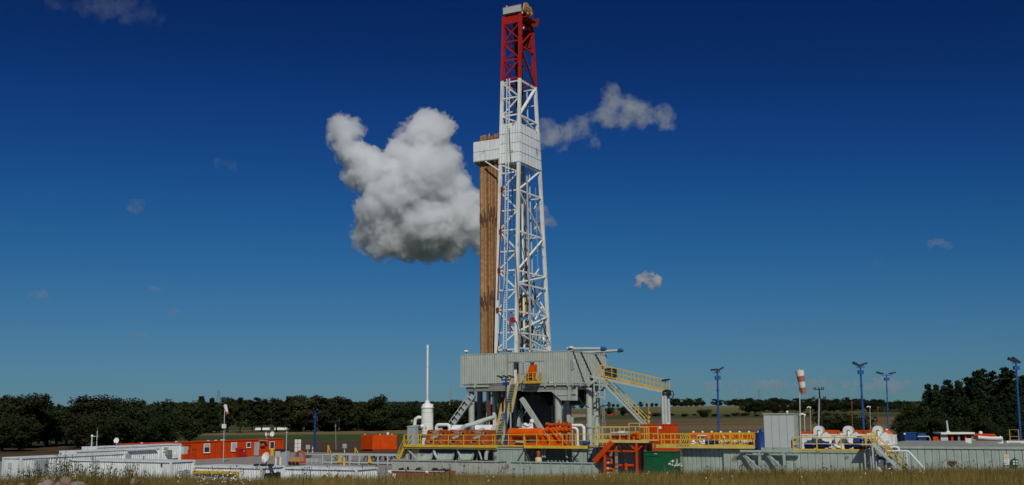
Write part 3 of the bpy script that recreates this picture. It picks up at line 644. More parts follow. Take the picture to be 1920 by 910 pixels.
B('interior_shade_sheet', 'dark', W, (u2_+.05, vK+1.1, z0), (u3_+.3, vK+1.16, zd)); B('louvre_or_shade_sheet', 'greyd', W, (u4_, vK+.3, zd-.35), (u5_, vK+.35, zd-.2)); B('louvre_or_shade_sheet', 'dark', W, (u4_-.3, vK+1.2, zs-.4), (u5_+.3, vK+1.25, zd))  # plain dark sheets behind both openings stand in for the shaded interior
B('exit_plate', 'winwhite', W, (u3_-.2, vK+.95, zd-.45), (u3_-.02, vK+1, zd-.08))
# banner with a column of blue letters between the two openings
ba, bb = PV(977.5, 678, vK-.09), PV(984.5, 701, vK-.09)
bn = B('banner', 'greyl', W, (ba[0], vK-.09, ba[2]), (bb[0], vK-.07, bb[2]))
ub = (ba[0]+bb[0])/2
for k in range(5):
    zz = ba[2]-.22-k*.27; B('letter', 'blue', bn, (ub-.09, vK-.1, zz-.09), (ub-.03, vK-.091, zz+.09)); B('letter', 'blue', bn, (ub+.03, vK-.1, zz-.09), (ub+.09, vK-.091, zz+.09)); B('letter', 'blue', bn, (ub-.029, vK-.1, zz-.03+.04*(k % 3)), (ub+.029, vK-.091, zz+.02+.04*(k % 3)))
# lamps on the wall tops
for p, lab in ((PV(874, 664, vK+.05), 'small white flood lamp on the wind wall corner above the inclined ladder'), (PU(1071, 657, uK-.05), 'small white flood lamp on the wind wall corner by the capped tubes')):
    T = thing('wall_lamp', lab, 'lamp', (p[0], p[1], z1+.07))
    TUBE('stem', 'greyl', T, (p[0], p[1], z1+.06), (p[0], p[1], z1+.3), .05); MB().lathe((p[0], p[1], z1+.28), [(.1, 0), (.3, .08), (.33, .15), (.2, .26), (.05, .3)], 12).build('lamp_head', 'winwhite', T)
PL = B('control_plate', 'doorgrey', W, (uK+.05, vK+.25, z0+1.35), (uK+.09, vK+.75, z0+2.55))
B('sign_plate', 'winwhite', W, (uK+.05, vK+.95, z0+2.2), (uK+.08, vK+1.25, z0+2.6)); B('sign_plate', 'greyl', W, (uK+.05, vK+.95, z0+1.5), (uK+.08, vK+1.3, z0+2.1))
# ---- mast
vf = vK+1.0
C0 = Vector(PV(968, 660, vf)); L0 = Vector(PV(930.5, 660, vf)); C1 = Vector(PU(976, 27, C0.x-.35)); L1 = Vector(PV(945, 31, C1.y)); L1.z = C1.z
D0 = Vector(PU(1030.5, 657, C0.x)); D1 = Vector(PU(996.5, 28, C1.x)); D0.z = C0.z; D1.z = C1.z
E0 = Vector((L0.x, D0.y, C0.z)); E1 = Vector((L1.x, D1.y, C1.z)); L0.z = C0.z
LEG = {'C': (C0, C1), 'L': (L0, L1), 'D': (D0, D1), 'E': (E0, E1)}
def lp(k, z): a, b = LEG[k]; return a+(b-a)*((z-a.z)/(b.z-a.z))
def zC(py):
    lo, hi = z0-5, C1.z+8
    for _ in range(40):
        md = (lo+hi)/2
        if projy(lp('C', md))[1] > py: lo = md
        else: hi = md
    return lo
ZT, ZR = zC(26), zC(147)
M = thing('derrick_mast', 'tall lattice drilling mast, white below with a red top section', 'mast', (C0.x-1.3, C0.y+3, z0))
for k in 'CLDE':
    MB().bar(lp(k, zf), lp(k, ZR-.02), .36, .36, (0, 1, 0)).build('leg', 'white', M); MB().bar(lp(k, ZR), lp(k, ZT), .37, .37, (0, 1, 0)).build('leg', 'red', M, 'red upper leg')
def brace(a, za, b, zb_, w_, mat, inset=None, nm='brace'):
    p, q = lp(a, za), lp(b, zb_); d = (q-p).normalized()*.1; BAR(nm, mat, M, p+d, q-d, w_)
def tbrace(a, za, b, zb_, r, mat):
    TUBE('brace', mat, M, lp(a, za), lp(b, zb_), r)
fr_ = [zC(y) for y in (655, 623, 580, 543, 506, 470, 430, 393, 356, 322, 305)]
for i, z in enumerate(fr_): brace('L', z, 'C', z, .17, 'white', nm='girt')
for i, (a, b) in enumerate(zip(fr_, fr_[1:])): brace(*(('L', a, 'C', b) if i % 2 == 0 else ('C', a, 'L', b)), .16, 'white')
up = [zC(y) for y in (230, 214, 181, 151)]
for z in up: brace('L', z, 'C', z, .17, 'white', nm='girt')
for i, (a, b) in enumerate(zip(up, up[1:])): brace(*(('C', a, 'L', b) if i % 2 == 0 else ('L', a, 'C', b)), .16, 'white')
rd = [zC(y) for y in (145, 110, 75, 40)]
for z in rd: brace('L', z, 'C', z, .17, 'red', nm='girt')
brace('L', rd[0], 'C', rd[1], .15, 'red'); brace('C', rd[1], 'L', rd[2], .15, 'red'); brace('L', rd[2], 'C', rd[3], .14, 'red'); brace('C', rd[2], 'L', rd[3], .13, 'red')
rt = [zC(y) for y in (652, 623, 584, 531, 507, 433, 356, 305)]
for z in rt: brace('C', z, 'D', z, .2, 'white', nm='girt')
seq = [('D', 'C'), ('C', 'D'), ('D', 'C'), ('C', 'D'), ('C', 'D'), ('D', 'C'), ('C', 'D')]
for i, (a, b) in enumerate(zip(rt, rt[1:])): tbrace(seq[i][0], a, seq[i][1], b, .13, 'white')
ru = [zC(y) for y in (232, 215, 150)]
for z in ru: brace('C', z, 'D', z, .2, 'white', nm='girt')
tbrace('C', ru[1], 'D', ru[2], .2, 'white'); tbrace('C', ru[1], 'D', ru[0], .1, 'white')
rr2 = [zC(y) for y in (148, 85, 45)]
for z in rr2: brace('C', z, 'D', z, .18, 'red', nm='girt')
brace('D', rr2[0], 'C', rr2[1], .2, 'redd'); brace('C', rr2[1], 'D', rr2[2], .16, 'red')
for zz, mt in [(z, 'white') for z in fr_[::2]]+[(z, 'white') for z in up]+[(z, 'red') for z in rd]:
    brace('L', zz, 'E', zz, .16, mt, nm='girt')
    if zz > fr_[5]: brace('E', zz, 'D', zz, .14, mt, nm='girt')
zz = fr_[::2]+up+rd
for i, (a, b) in enumerate(zip(zz, zz[1:])): brace(*(('L', a, 'E', b) if i % 2 else ('E', a, 'L', b)), .14, 'white' if b < ZR else 'red')
for a, b in ((fr_[0], fr_[2]), (fr_[2], fr_[4])): brace('E', a, 'D', b, .14, 'white'); brace('D', a, 'E', b, .14, 'white')
# cladding of the derrickman's station: each sheet a panel
zc = [zC(y) for y in (304, 285, 267, 249, 231)]
def clad(ka, kb, za, zb_, o, nm='cladding_sheet', corr=8, mat='whitep'):
    a0, a1, b0, b1 = lp(ka, za), lp(ka, zb_), lp(kb, za), lp(kb, zb_); m = MB(); o = Vector(o); N = corr
    d = (b0-a0).normalized(); a0 = a0-d*.18; a1 = a1-d*.18; b0 = b0+d*.18; b1 = b1+d*.18; vs, fs = [], []
    for i in range(N*2+1):
        t = i/(N*2); pr = o*(1+.18*(i % 2)); vs += [a0+(b0-a0)*t+pr, a1+(b1-a1)*t+pr]
    for i in range(N*2): fs.append((2*i, 2*i+2, 2*i+3, 2*i+1))
    n_ = len(vs); vs += [v-o*.15 for v in vs]; fs += [tuple(x+n_ for x in f[::-1]) for f in fs]
    m.add(vs, fs); return m.build(nm, mat, M)
for a, b in zip(zc, zc[1:]):
    clad('L', 'C', a+.02, b-.03, (0, -.22, 0)); clad('C', 'D', a+.03, b-.05, (.22, 0, 0), corr=7); clad('L', 'E', a+.02, b-.03, (-.22, 0, 0), corr=6)
# racking board left of the mast
zb0, zb1 = PV(900, 303, vf+.3)[2], PV(900, 265.5, vf+.3)[2]; pu = PV(887.5, 285, vf+.3)[0]; qu = PV(937, 285, vf+.3)[0]; vb = vf+.3
rb = MB().corr((pu, vb), (1, 0), qu-pu, zb0, zb1, (0, -1), .22, .03).build('racking_board', 'whitep', M)
MB().corr((pu, vb+.02), (0, 1), 3, zb0, zb1, (-1, 0), .22, .03).build('side_cladding', 'whitep', rb); MB().corr((pu, vb+3.05), (1, 0), qu-pu, zb0, zb1, (0, 1), .22, .03).build('back_cladding', 'whitep', rb)
for k in range(5): BAR('finger_beam', 'greyd', rb, (pu+.1+k*.7, vb+.1, zb0-.1), (pu+.1+k*.7, vb+3, zb0-.1), .12, .2)
BAR('board_sill', 'white', rb, (pu, vb-.03, zb0+.12), (qu, vb-.03, zb0+.12), .05, .06); BAR('board_seam', 'greyl', rb, (pu, vb-.036, (zb0+zb1)/2), (qu, vb-.036, (zb0+zb1)/2), .012, .04)
TUBE('board_strut', 'white', rb, PV(910, 303, vb-.1), PV(937, 321, vf), .08)
# crown block
ctr_ = lambda z: (lp('L', z)+lp('C', z)+lp('D', z)+lp('E', z))/4
pa, pb = PV(943.5, 27.5, C1.y-.25), PV(977, 8.5, C1.y-.25)
cr = B('crown_plate', 'greyl', M, (pa[0], C1.y-.3, pa[2]), (pb[0], C1.y-.22, pb[2])); zc0, zc1 = pa[2], pb[2]
B('plate_edge', 'redd', cr, (pa[0]-.05, C1.y-.2, zc0-.15), (pb[0]+.05, D1.y+.5, zc0-.02)); B('plate_edge', 'red', cr, (pa[0]-.04, C1.y-.31, zc1), (pb[0]+.04, C1.y-.21, zc1+.07))
B('crown_beam', 'red', M, (L1.x-.1, C1.y-.05, ZT-.8), (C1.x+.1, C1.y+.25, ZT-.05)); B('crown_beam', 'redd', M, (L1.x-.1, D1.y-.3, ZT-.8), (C1.x+.1, D1.y+.05, ZT-.05)); B('header_plate', 'red', M, tuple(lp('L', rd[3])), tuple(lp('C', ZT-.1)+Vector((0, .12, 0))))
B('crown_side', 'redd', M, (pa[0], C1.y-.2, zc0), (pa[0]+.08, D1.y, zc1-.1))
for k, (du, dv, r) in enumerate(((.55, .6, .75), (.1, 1.2, .62), (-.7, .9, .75), (.45, 1.7, .62), (-.3, 1.9, .6))):
    MB().lathe((C1.x+du, C1.y+dv, zc0+.55), [(.12, -.1), (r-.12, -.07), (r, -.1), (r-.07, 0), (r, .1), (r-.12, .07), (.12, .1)], 20, 'u').build('sheave', 'tan', M)
for k in range(3): BAR('crown_rail', 'redd', M, (C1.x+.8, C1.y+.1+k*.9, zc0-.6), (C1.x+.8, C1.y+.1+k*.9, zc0+.5), .07)
BAR('crown_rail', 'redd', M, (C1.x+.8, C1.y, zc0+.5), (C1.x+.8, C1.y+2.6, zc0+.5), .07); B('crown_deck', 'redd', M, (C1.x-.1, C1.y+.1, zc0-.75), (C1.x+.9, C1.y+2.7, zc0-.65))
for q in range(5): BAR('sheave_guard', 'redd', M, (C1.x+.1+q*.15, D1.y+.1, zc0-1.1), (C1.x+.3+q*.12, D1.y+.6, zc0+.2), .1, .16)
B('crown_shadow_plate', 'redd', M, lp('E', rd[2])+Vector((.2, -.1, 0)), lp('D', rd[3])+Vector((-.2, -.02, 0)))  # dark plate added so the space behind the crown bracing looks shaded
for q in range(4): BAR('dark_fill_bar', 'dark', M, ctr_(ZR-3)+Vector((-.45+q*.3, .25-.2*(q % 2), 0)), ctr_(ZT)+Vector((-.45+q*.3, .25-.2*(q % 2), 0)), .14)  # dark bars added to darken the inside of the red section
for p in ((pa[0]+.4, C1.y, zc1+.2), (C1.x+.3, C1.y-.1, zc0-.2), (C1.x+.3, C1.y+.2, zc0-2.1)): MB().lathe(p, [(.02, -.2), (.1, -.12), (.12, 0), (.06, .1)], 10).build('aviation_lamp', 'winwhite', M)
# ladder, pipes and gear in the mast
def face(px, py, out=.28): z = zC(py); a, b = lp('L', z), lp('C', z); x = PV(px, py, a.y-out)[0]; return Vector((x, a.y-out, z))
m = MB()
for off in (-.2, .2): m.bar(face(953, 146)+Vector((off, 0, 0)), face(946.5, 654)+Vector((off, 0, 0)), .08)
a, b = face(953, 146), face(946.5, 654)
for k in range(118): c = a+(b-a)*(k+.5)/118; m.bar(c-Vector((.2, 0, 0)), c+Vector((.2, 0, 0)), .05)
m.build('ladder', 'whitep', M)
TUBE('cable_duct', 'blue', M, face(953.5, 355, .15), face(949.5, 658, .15), .07); TUBE('riser_pipe', 'redd', M, face(941.5, 350, .2), face(933.5, 560, .2), .09)
for y in (352, 432, 505, 580): p = face(941.5-(y-350)*.038, y, .24); MB().box(p-Vector((.16, .06, .3)), p+Vector((.16, .06, .3))).build('pipe_clamp', 'redd', M)
c_ = face(961, 600, .3); MB().lathe(tuple(c_), [(.05, -.18), (.34, -.15), (.38, 0), (.34, .15), (.05, .18)], 18, 'v').build('hose_reel', 'red', M)
PATH('reel_hose', 'greyl', M, [c_+Vector((.3, 0, .1)), c_+Vector((.7, -.05, -.4)), c_+Vector((.95, -.05, -1.6)), c_+Vector((1, -.02, -3.2)), c_+Vector((.8, 0, -4))], .05, 6); TUBE('reel_arm', 'red', M, c_+Vector((-.25, 0, -.3)), c_+Vector((-.3, 0, -1.5)), .06)
ctr = lambda z: (lp('L', z)+lp('C', z)+lp('D', z)+lp('E', z))/4
for dx, dy in ((-.5, -.4), (-.3, .3), (0, -.2), (.25, .35), (.5, -.35), (.6, .1)):
    TUBE('hoisting_line', 'dark', M, ctr(zC(575))+Vector((dx, dy, 0)), ctr(ZT)+Vector((dx*.9, dy, 0)), .03, n=5)
zt_ = zC(590); c_ = ctr(zt_); tb = MB().lathe(tuple(c_), [(.25, 0), (.7, .3), (.8, 1.2), (.75, 2.2), (.4, 2.8), (.15, 3)], 12).build('travelling_block', 'tan', M)
B('top_drive', 'greyd', M, c_+Vector((-.75, -.7, -3.6)), c_+Vector((.75, .7, -.4))); B('drive_motor', 'dark', M, c_+Vector((-.55, .72, -3)), c_+Vector((.5, 1.7, -.8))); TUBE('drill_stem', 'steel', M, (c_.x, c_.y, zf-.05), c_+Vector((0, 0, -3.5)), .1)
for s in (-1, 1): TUBE('guide_rail', 'greyl', M, (c_.x+s*1.0, c_.y+1.2, zf-.05), ctr(zC(160))+Vector((s*.8, .6, 0)), .1)
a = lp('C', zC(640)); TUBE('stand_pipe', 'doorgrey', M, PU(995, 655, C0.x+.35), PU(988, 330, C0.x+.1), .12); TUBE('stand_pipe', 'white', M, PU(983, 655, C0.x-.5), PU(979, 380, C0.x-.5), .13)
for k, (pa_, pb_, r_) in enumerate((((1000, 640), (1012, 610), .14), ((1012, 610), (1022, 600), .16), ((1003, 600), (1017, 575), .12), ((1018, 640), (1026, 600), .2), ((984, 560), (992, 600), .16), ((990, 600), (986, 640), .18), ((1005, 560), (1018, 545), .1), ((1000, 520), (1010, 505), .1), ((1004, 480), (1014, 462), .09), ((1002, 430), (1012, 418), .08), ((1000, 395), (1008, 380), .08))):
    TUBE('service_pipe', 'white', M, PU(*pa_, C0.x-1.0-.2*(k % 3)), PU(*pb_, C0.x-1.2), r_)
for k in range(5): BAR('winch_guard', 'greyl', M, PU(998+k*6, 655, C0.x-.6), PU(1000+k*6, 618, C0.x-.6), .12)
PATH('rotary_hose', 'rubber', M, [PU(986, 500, C0.x-.8), PU(990, 540, C0.x-.7), PU(998, 575, C0.x-.7), PU(1004, 560, C0.x-.9), PU(1000, 520, C0.x-1.1)], .09, 8)
for p, q in (((1004, 352), (1009, 520)), ((1006, 560), (1033, 655))): TUBE('guy_cable', 'greyl', M, PU(*p, C0.x+.1), PU(*q, C0.x+.1), .025, n=5)
pm('pipedark', (.12, .055, .025), .8, var=.3)
for k, (p_, q_2, sag) in enumerate(((face(956, 240, .3), Vector((C0.x+1.2, vK+.4, z1+.1)), 2.5), (face(966, 320, .3), Vector((C0.x-2.2, vK+.5, z1)), 1.2), (lp('C', zC(420)), lp('D', zC(640))+Vector((.3, 0, 0)), 1.6))):
    PATH('hanging_cable', 'rubber', M, [Vector(p_)+(Vector(q_2)-Vector(p_))*t+Vector((0, -.15, -sag*4*t*(1-t))) for t in [i/10 for i in range(11)]], .035, 5)
# ---- drill pipe stands racked upright
zp1 = PV(918, 262, vb+1)[2]; prof = [(.065, 0)]; Lp = zp1-zf
for t in (1/3, 2/3): prof += [(.065, Lp*t-.6), (.098, Lp*t-.5), (.098, Lp*t+.5), (.065, Lp*t+.6)]
prof += [(.065, Lp-.5), (.095, Lp-.4), (.09, Lp)]
pmesh = []
pr_ = random.Random(12)
for i in range(16):
    o = MB().lathe((0, 0, 0), prof, 7).build('drill_pipe', 'pipe%d' % (i % 4)); d_ = o.data; d_.materials.append(MATS['pipedark']); dz_ = pr_.gauss(0, .55)
    for pg in d_.polygons:
        if any(abs(pg.center.z-Lp*t) < .62 for t in (1/3, 2/3)): pg.material_index = 1
    for v_ in d_.vertices:
        if Lp*.2 < v_.co.z < Lp*.8: v_.co.z += dz_
    pmesh.append(d_); bpy.data.objects.remove(o)
pu0_, pu1_ = PV(902.5, 480, vb+.8)[0], PV(934, 480, vb+.8)[0]
pid = 0
for row in range(4):
    for i in range(17 if row < 2 else 9):
        pk = pr_.randrange(16); o = bpy.data.objects.new('drill_pipe', pmesh[pk]); COL.objects.link(o); pid += 1
        uu = pu0_+(pu1_-pu0_)*i/16+(.02 if row % 2 else 0); o.location = y2w((uu, vb+.55+row*.2, zf+random.uniform(-.25, .35)-.01)); o.rotation_euler = (R(random.uniform(-.06, .06)), R(random.uniform(-.05, .05)), 0)
        o.location.z = zf-.02; o.scale = (1, 1, 1+random.uniform(0, .022))
        tag(o, ('mid brown', 'dark brown', 'pale tan', 'reddish brown')[pk % 4]+' drill pipe stand racked upright against the mast', 'drill pipe', 'drill pipe stands racked beside the mast')
# ---- main stairs from the doorway down to the mud tank deck
us = (u2_+u3_)/2; q_ = PU(934, 834, us); zk = 2.86
ST = thing('rig_stairs', 'steep yellow railed stairs climbing from the tank deck to the wind wall doorway', 'stairs', (us, q_[1], zk))
foot = Vector((us, q_[1], zk)); head = Vector((us, vK-.5, z0+.02)); mid = foot+(head-foot)*.52
stairs(ST, foot, mid-Vector((0, .35, 0)), 1.0, 20); stairs(ST, mid+Vector((0, .35, 0)), head, 1.0, 18)
B('landing', 'greyl', ST, mid+Vector((-.55, -.4, -.08)), mid+Vector((.55, .4, 0))); B('head_plate', 'greyl', ST, (us-.55, vK-.55, z0-.08), (us+.55, vK-.06, z0))
for s in (-.5, .5): BAR('support_leg', 'greyl', ST, (us+s, mid.y, zk-.1), mid+Vector((s, 0, -.08)), .12)
# ---- small balcony with the orange winch cabin
w0, w1 = PV(984.5, 716, vK-.7), PV(1010, 716, vK-.7)
BL = thing('yellow_balcony', 'small yellow railed balcony hung on the wind wall', 'balcony', (w0[0], vK-.7, z0))
B('balcony_floor', 'yellow', BL, (w0[0], vK-1, z0-.12), (w1[0], vK-.05, z0+.02)); railing(BL, (w0[0], vK-1, z0), (w1[0], vK-1, z0), 3); railing(BL, (w1[0], vK-1, z0), (w1[0], vK-.08, z0), 1); railing(BL, (w0[0], vK-1, z0), (w0[0], vK-.08, z0), 1)
a, b = PV(988, 714, vK-.6), PV(1003, 684, vK-.6)
CBN = thing('orange_winch', 'orange winch with a sloping hood on the yellow balcony', 'winch', (a[0], vK-.8, z0))
B('winch_base', 'rustorange', CBN, (a[0], vK-.85, z0+.02), (b[0], vK-.15, z0+.35)); MB().lathe(((a[0]+b[0])/2, vK-.5, z0+.75), [(.42, -.4), (.42, -.36), (.28, -.34), (.28, .34), (.42, .36), (.42, .4)], 14, 'u').build('drum', 'rustorange', CBN)
zh = b[2]; MB().prism([(a[0]+.2, vK-.8, z0+1.15), (a[0]+.5, vK-.8, zh), (b[0]+.1, vK-.8, zh), (b[0], vK-.8, z0+1.15)], (0, .6, 0)).build('hood', 'orange', CBN)
for x_ in (a[0]+.06, b[0]-.06): BAR('side_frame', 'orange', CBN, (x_, vK-.5, z0+.05), (x_+.05, vK-.5, z0+1.3), .12, .1)
# ---- tubes with blue caps leaning out over the right wall
for (pa_, pb_, vv, lab) in (((1066, 658.5), (1129, 654.5), vK+.8, 'grey tube with blue cap on the wind wall, the one nearer the wall corner lamp'), ((1092, 662), (1161, 657.5), vE-.5, 'grey tube with blue cap on the wind wall, the longer-reaching far one')):
    p, q = Vector(PV(*pa_, vv)), Vector(PV(*pb_, vv)); p = p+(q-p).normalized()*-.2
    p.z = max(p.z, z1+.3)
    T = thing('capped_tube', lab, 'pipe', tuple(p)); TUBE('tube_body', 'greyl', T, p, q, .18, n=14); d = (q-p).normalized(); cp = MB(); cp.tube(q-d*.1, q+d*.4, .27, .22, 14); cp.tube(q+d*.4, q+d*.55, .22, .1, 14); cp.build('end_cap', 'bluel', T)
    for t in (.06, .5 if vv > vK+2 else .06):
        c = p+(q-p)*t
        if c.x < uK: BAR('saddle', 'grey', T, (c.x, c.y, z1), (c.x, c.y, c.z), .2)
    c = Vector((uK, vv, z1)); BAR('saddle', 'grey', T, c, (uK, vv, p.z+(q.z-p.z)*((uK-p.x)/(q.x-p.x))), .22)
# drain chains on the right wall
for a, b in (((1090, 661), (1110, 705)), ((1117, 665), (1131, 690))):
    T = thing('hanging_chain', 'dark chain hanging slantwise on the wind wall, %s' % ('nearer the wall corner' if a[0] < 1100 else 'above the gangway head'), 'chain', PU(*b, uK+.12)); m = MB()
    p, q = Vector(PU(*a, uK+.12)), Vector(PU(*b, uK+.12)); p.z = min(p.z, z1+.02)
    for k in range(16): c1, c2 = p+(q-p)*k/16, p+(q-p)*(k+.8)/16; m.tube(c1, c2, .07, .07, 6)
    m.tube(p-Vector((.15, 0, 0)), p+Vector((.02, 0, 0)), .05, .05, 6); m.build('chain_links', 'dark', T)
# ---- gangway sloping out to the right, and the stairs under it
vw = vK+5.6; g0, g1 = Vector(PV(1112, 705, vw)), Vector(PV(1249, 735, vw))
G = thing('sloping_gangway', 'long gently sloping gangway with yellow railings reaching out from the rig floor', 'gangway', tuple(g0))
for dv in (0, 1.3):
    BAR('side_beam', 'greyl', G, g0+Vector((-.3, dv, -.05)), g1+Vector((0, dv, -.05)), .1, .26); railing(G, g0+Vector((.5, dv, .08)), g1+Vector((0, dv, .08)), 9, 1.25)
nb = 26; o = None; b0 = g0+Vector((.2, .65, .05))
for k in range(nb):
    c = g0+(g1-g0)*(k+.5)/nb+Vector((0, .65, .05))
    if o is None: o = BAR('deck_plank', 'greyl', G, c-Vector((0, .63, 0)), c+Vector((0, .63, 0)), (g1-g0).length/nb-.03, .05); c0 = c
    else: copy_part(o, G, c-c0)
TUBE('pivot', 'greyd', G, g0+Vector((-.35, -.1, -.1)), g0+Vector((-.35, 1.4, -.1)), .16)
bx = thing('louvred_box', 'dark box hung on the gangway railing near the rig', 'box', PV(1132, 705, vw-.12)); a, b = PV(1131, 708, vw-.12), PV(1151, 691, vw-.12)
B('box_body', 'dark', bx, (a[0], vw+.12, a[2]), (b[0], vw+.75, b[2])); B('box_frame', 'tan', bx, (a[0]-.03, vw+.1, b[2]), (b[0]+.03, vw+.77, b[2]+.06)); 
for k in range(4): B('louvre_or_shade_sheet', 'greyd', bx, (a[0]+.05, vw+.1, a[2]+.15+k*.2), (b[0]-.05, vw+.119, a[2]+.2+k*.2))
BAR('box_leg', 'dark', bx, (a[0]+.15, vw+.4, a[2]), (a[0]+.15, vw+.4, a[2]-.5), .1); BAR('box_leg', 'dark', bx, (b[0]-.15, vw+.4, b[2]-.8), (b[0]-.15, vw+.4, a[2]-.6), .1)
T = thing('gangway_lamp', 'black flood lamp on a yellow bracket at the outer end of the gangway', 'lamp', tuple(g1)); BAR('lamp_arm', 'yellowl', T, g1+Vector((0, .1, 0)), PV(1247, 716, vw+.1), .08); q = Vector(PV(1248, 714, vw)); MB().prism([q+Vector((-.45, -.2, -.1)), q+Vector((.5, -.2, .06)), q+Vector((.42, -.2, .2)), q+Vector((-.35, -.2, .14))], (0, .5, 0)).build('lamp_head', 'dark', T)
s0, s1 = Vector(PV(1213, 800, vw+.3)), Vector(PV(1139, 724, vw+.3))
GS = thing('gangway_stairs', 'open stairs descending under the sloping gangway', 'stairs', tuple(s0)); stairs(GS, s0, s1, 1.0, 22, 'greyl', 'yellowl', (0, 1, 0))
BAR('head_beam', 'greyl', GS, s1+Vector((-.05, -.6, 0)), s1+Vector((-.05, 1.0, 0)), .2)
for dv in (-.45, .45): BAR('support_leg', 'greyl', GS, (s0.x, s0.y+dv, 0), s0+Vector((0, dv, 0)), .14)
B('foot_landing', 'yellow', GS, s0+Vector((-.1, -.6, -.1)), s0+Vector((1.3, .6, 0))); BAR('support_leg', 'greyl', GS, (s0.x+1.1, s0.y, 0), s0+Vector((1.1, 0, -.05)), .14)
# twin riser pipe carrying the gangway end
RP = thing('riser_pipes', 'tall cluster of grey riser pipes on a blue base under the gangway end', 'pipe', (*PV(1250, 833, vw)[:2], 0))
bz = PV(1250, 833, vw)[2]
for px, r_, dv in ((1244.5, .17, .1), (1250, .2, .3), (1256, .17, .6)):
    p = PV(px, 832, vw+dv); TUBE('riser', 'greyl', RP, (p[0], p[1], bz), (p[0], p[1], PV(px, 737, vw)[2]), r_, n=12)
p = PV(1250, 832, vw+.3); MB().lathe((p[0], p[1], bz), [(.6, 0), (.6, .5), (.3, .7), (.3, .9)], 12).build('valve_base', 'blue', RP); MB().box((p[0]-.5, p[1]-.5, bz+1.2), (p[0]+.5, p[1]+.4, bz+1.5)).build('clamp', 'greyd', RP)
PATH('hose_loop', 'rubber', RP, [PV(1244, 740, vw), PV(1244, 735, vw), PV(1249, 732.5, vw), PV(1255, 733, vw+.2), PV(1257, 742, vw+.3)], .16, 8); PATH('hose_loop', 'rubber', RP, [PV(1256, 734, vw+.3), PV(1261, 733.5, vw+.3), PV(1263.5, 739, vw+.3), PV(1261, 746, vw+.3), PV(1257, 749, vw+.3)], .06, 8)
p = PV(1250, 832, vw+.3); B('pedestal', 'tank', RP, (p[0]-.8, p[1]-.7, 0), (p[0]+.8, p[1]+.7, bz)); BAR('top_bracket', 'dark', RP, PV(1243, 736, vw+.2), PV(1257, 736, vw+.2), .5, .3)
# ================================================================== TANKS, DECKS AND GEAR IN FRONT OF THE RIG
zk = 2.86
def U(px, py, v): return PV(px, py, v)[0]
def Z(px, py, v): return PV(px, py, v)[2]
def deck_posts(T, pts, za, zb_, w_=.14, mat='greyl'):
    for p in pts: BAR('support_post', mat, T, (p[0], p[1], za), (p[0], p[1], zb_), w_)
# ---- left shaker deck with its three shakers
ul, ur = U(757, 836, 99.6), U(931, 836, 99.6)
SD = thing('shaker_deck', 'yellow railed platform carrying the three orange shakers', 'platform', (ul, 99.6, 0))
B('deck_edge', 'yellow', SD, (ul, 99.58, zk-.12), (ur, 99.66, zk+.06)); 
npl = 12
for k in range(npl): B('deck_plank', 'greyd', SD, (ul+(ur-ul)*k/npl+.01, 99.67, zk-.06), (ul+(ur-ul)*(k+1)/npl-.01, 104.4, zk))
railing(SD, (ul, 99.62, zk), (U(928, 836, 99.62), 99.62, zk), 6, 1.2); railing(SD, (ul, 99.7, zk), (ul, 103, zk), 2, 1.2)
BAR('deck_beam', 'yellowl', SD, (ul, 99.75, zk-.18), (ur, 99.75, zk-.18), .12, .2)
for px in (770, 815, 857, 895, 925): deck_posts(SD, [(U(px, 850, 100.6), 100.6), (U(px, 850, 103.6), 103.6)], 0, zk-.06, .16, 'greyd')
for a, b in (((856, 840), (864, 860)), ((896, 840), (903, 862)), ((762, 840), (785, 864))): BAR('raker', 'greyl', SD, PV(*a, 100), PV(*b, 99.8), .12)
PATH('drain_pipe', 'greyl', SD, [PV(814, 843, 100), PV(815, 851, 100), PV(819, 857, 100), PV(823, 861, 99.9)], .16); PATH('drain_pipe', 'greyl', SD, [PV(911, 862, 100), PV(912, 850, 100), PV(915, 845, 100), PV(918, 840, 100.4)], .2)
B('tank_back', 'greyd', SD, (ul+.6, 101.9, 0), (ur-.5, 104.3, zk-.2))
TR = thing('cuttings_trough', 'long weathered grey open trough under the shakers with rusty stains', 'tank', (U(735, 864, 98), 98, 0))
ta, tb_ = U(735, 864, 98), U(931, 867, 98); zt = 1.36
def trough(T, ua, ub, va, vb_, zt, mat='tankrust', n=8):
    B('front_wall', mat, T, (ua, va, -.1), (ub, va+.08, zt)); B('back_wall', mat, T, (ua, vb_-.08, -.1), (ub, vb_, zt)); B('end_wall', mat, T, (ua, va+.081, -.1), (ua+.08, vb_-.081, zt)); B('end_wall', mat, T, (ub-.08, va+.081, -.1), (ub, vb_-.081, zt)); B('trough_floor', 'greyd', T, (ua+.081, va+.081, .05), (ub-.081, vb_-.081, .7))
    BAR('rim', mat, T, (ua-.05, va-.03, zt+.05), (ub+.05, va-.03, zt+.05), .18, .1); BAR('rim', mat, T, (ub+.03, va-.03, zt+.051), (ub+.03, vb_, zt+.051), .18, .1); BAR('rim', mat, T, (ua-.03, va-.03, zt+.049), (ua-.03, vb_, zt+.049), .18, .1)
    for k in range(n+1): u_ = ua+.06+(ub-ua-.12)*k/n; BAR('rib', mat, T, (u_, va-.04, -.1), (u_, va-.04, zt), .09, .08)
    for k in range(4): v_ = va+.2+(vb_-va-.4)*k/3; BAR('rib', mat, T, (ub+.04, v_, -.1), (ub+.04, v_, zt), .08, .09)
trough(TR, ta, tb_, 98, 100.4, zt)
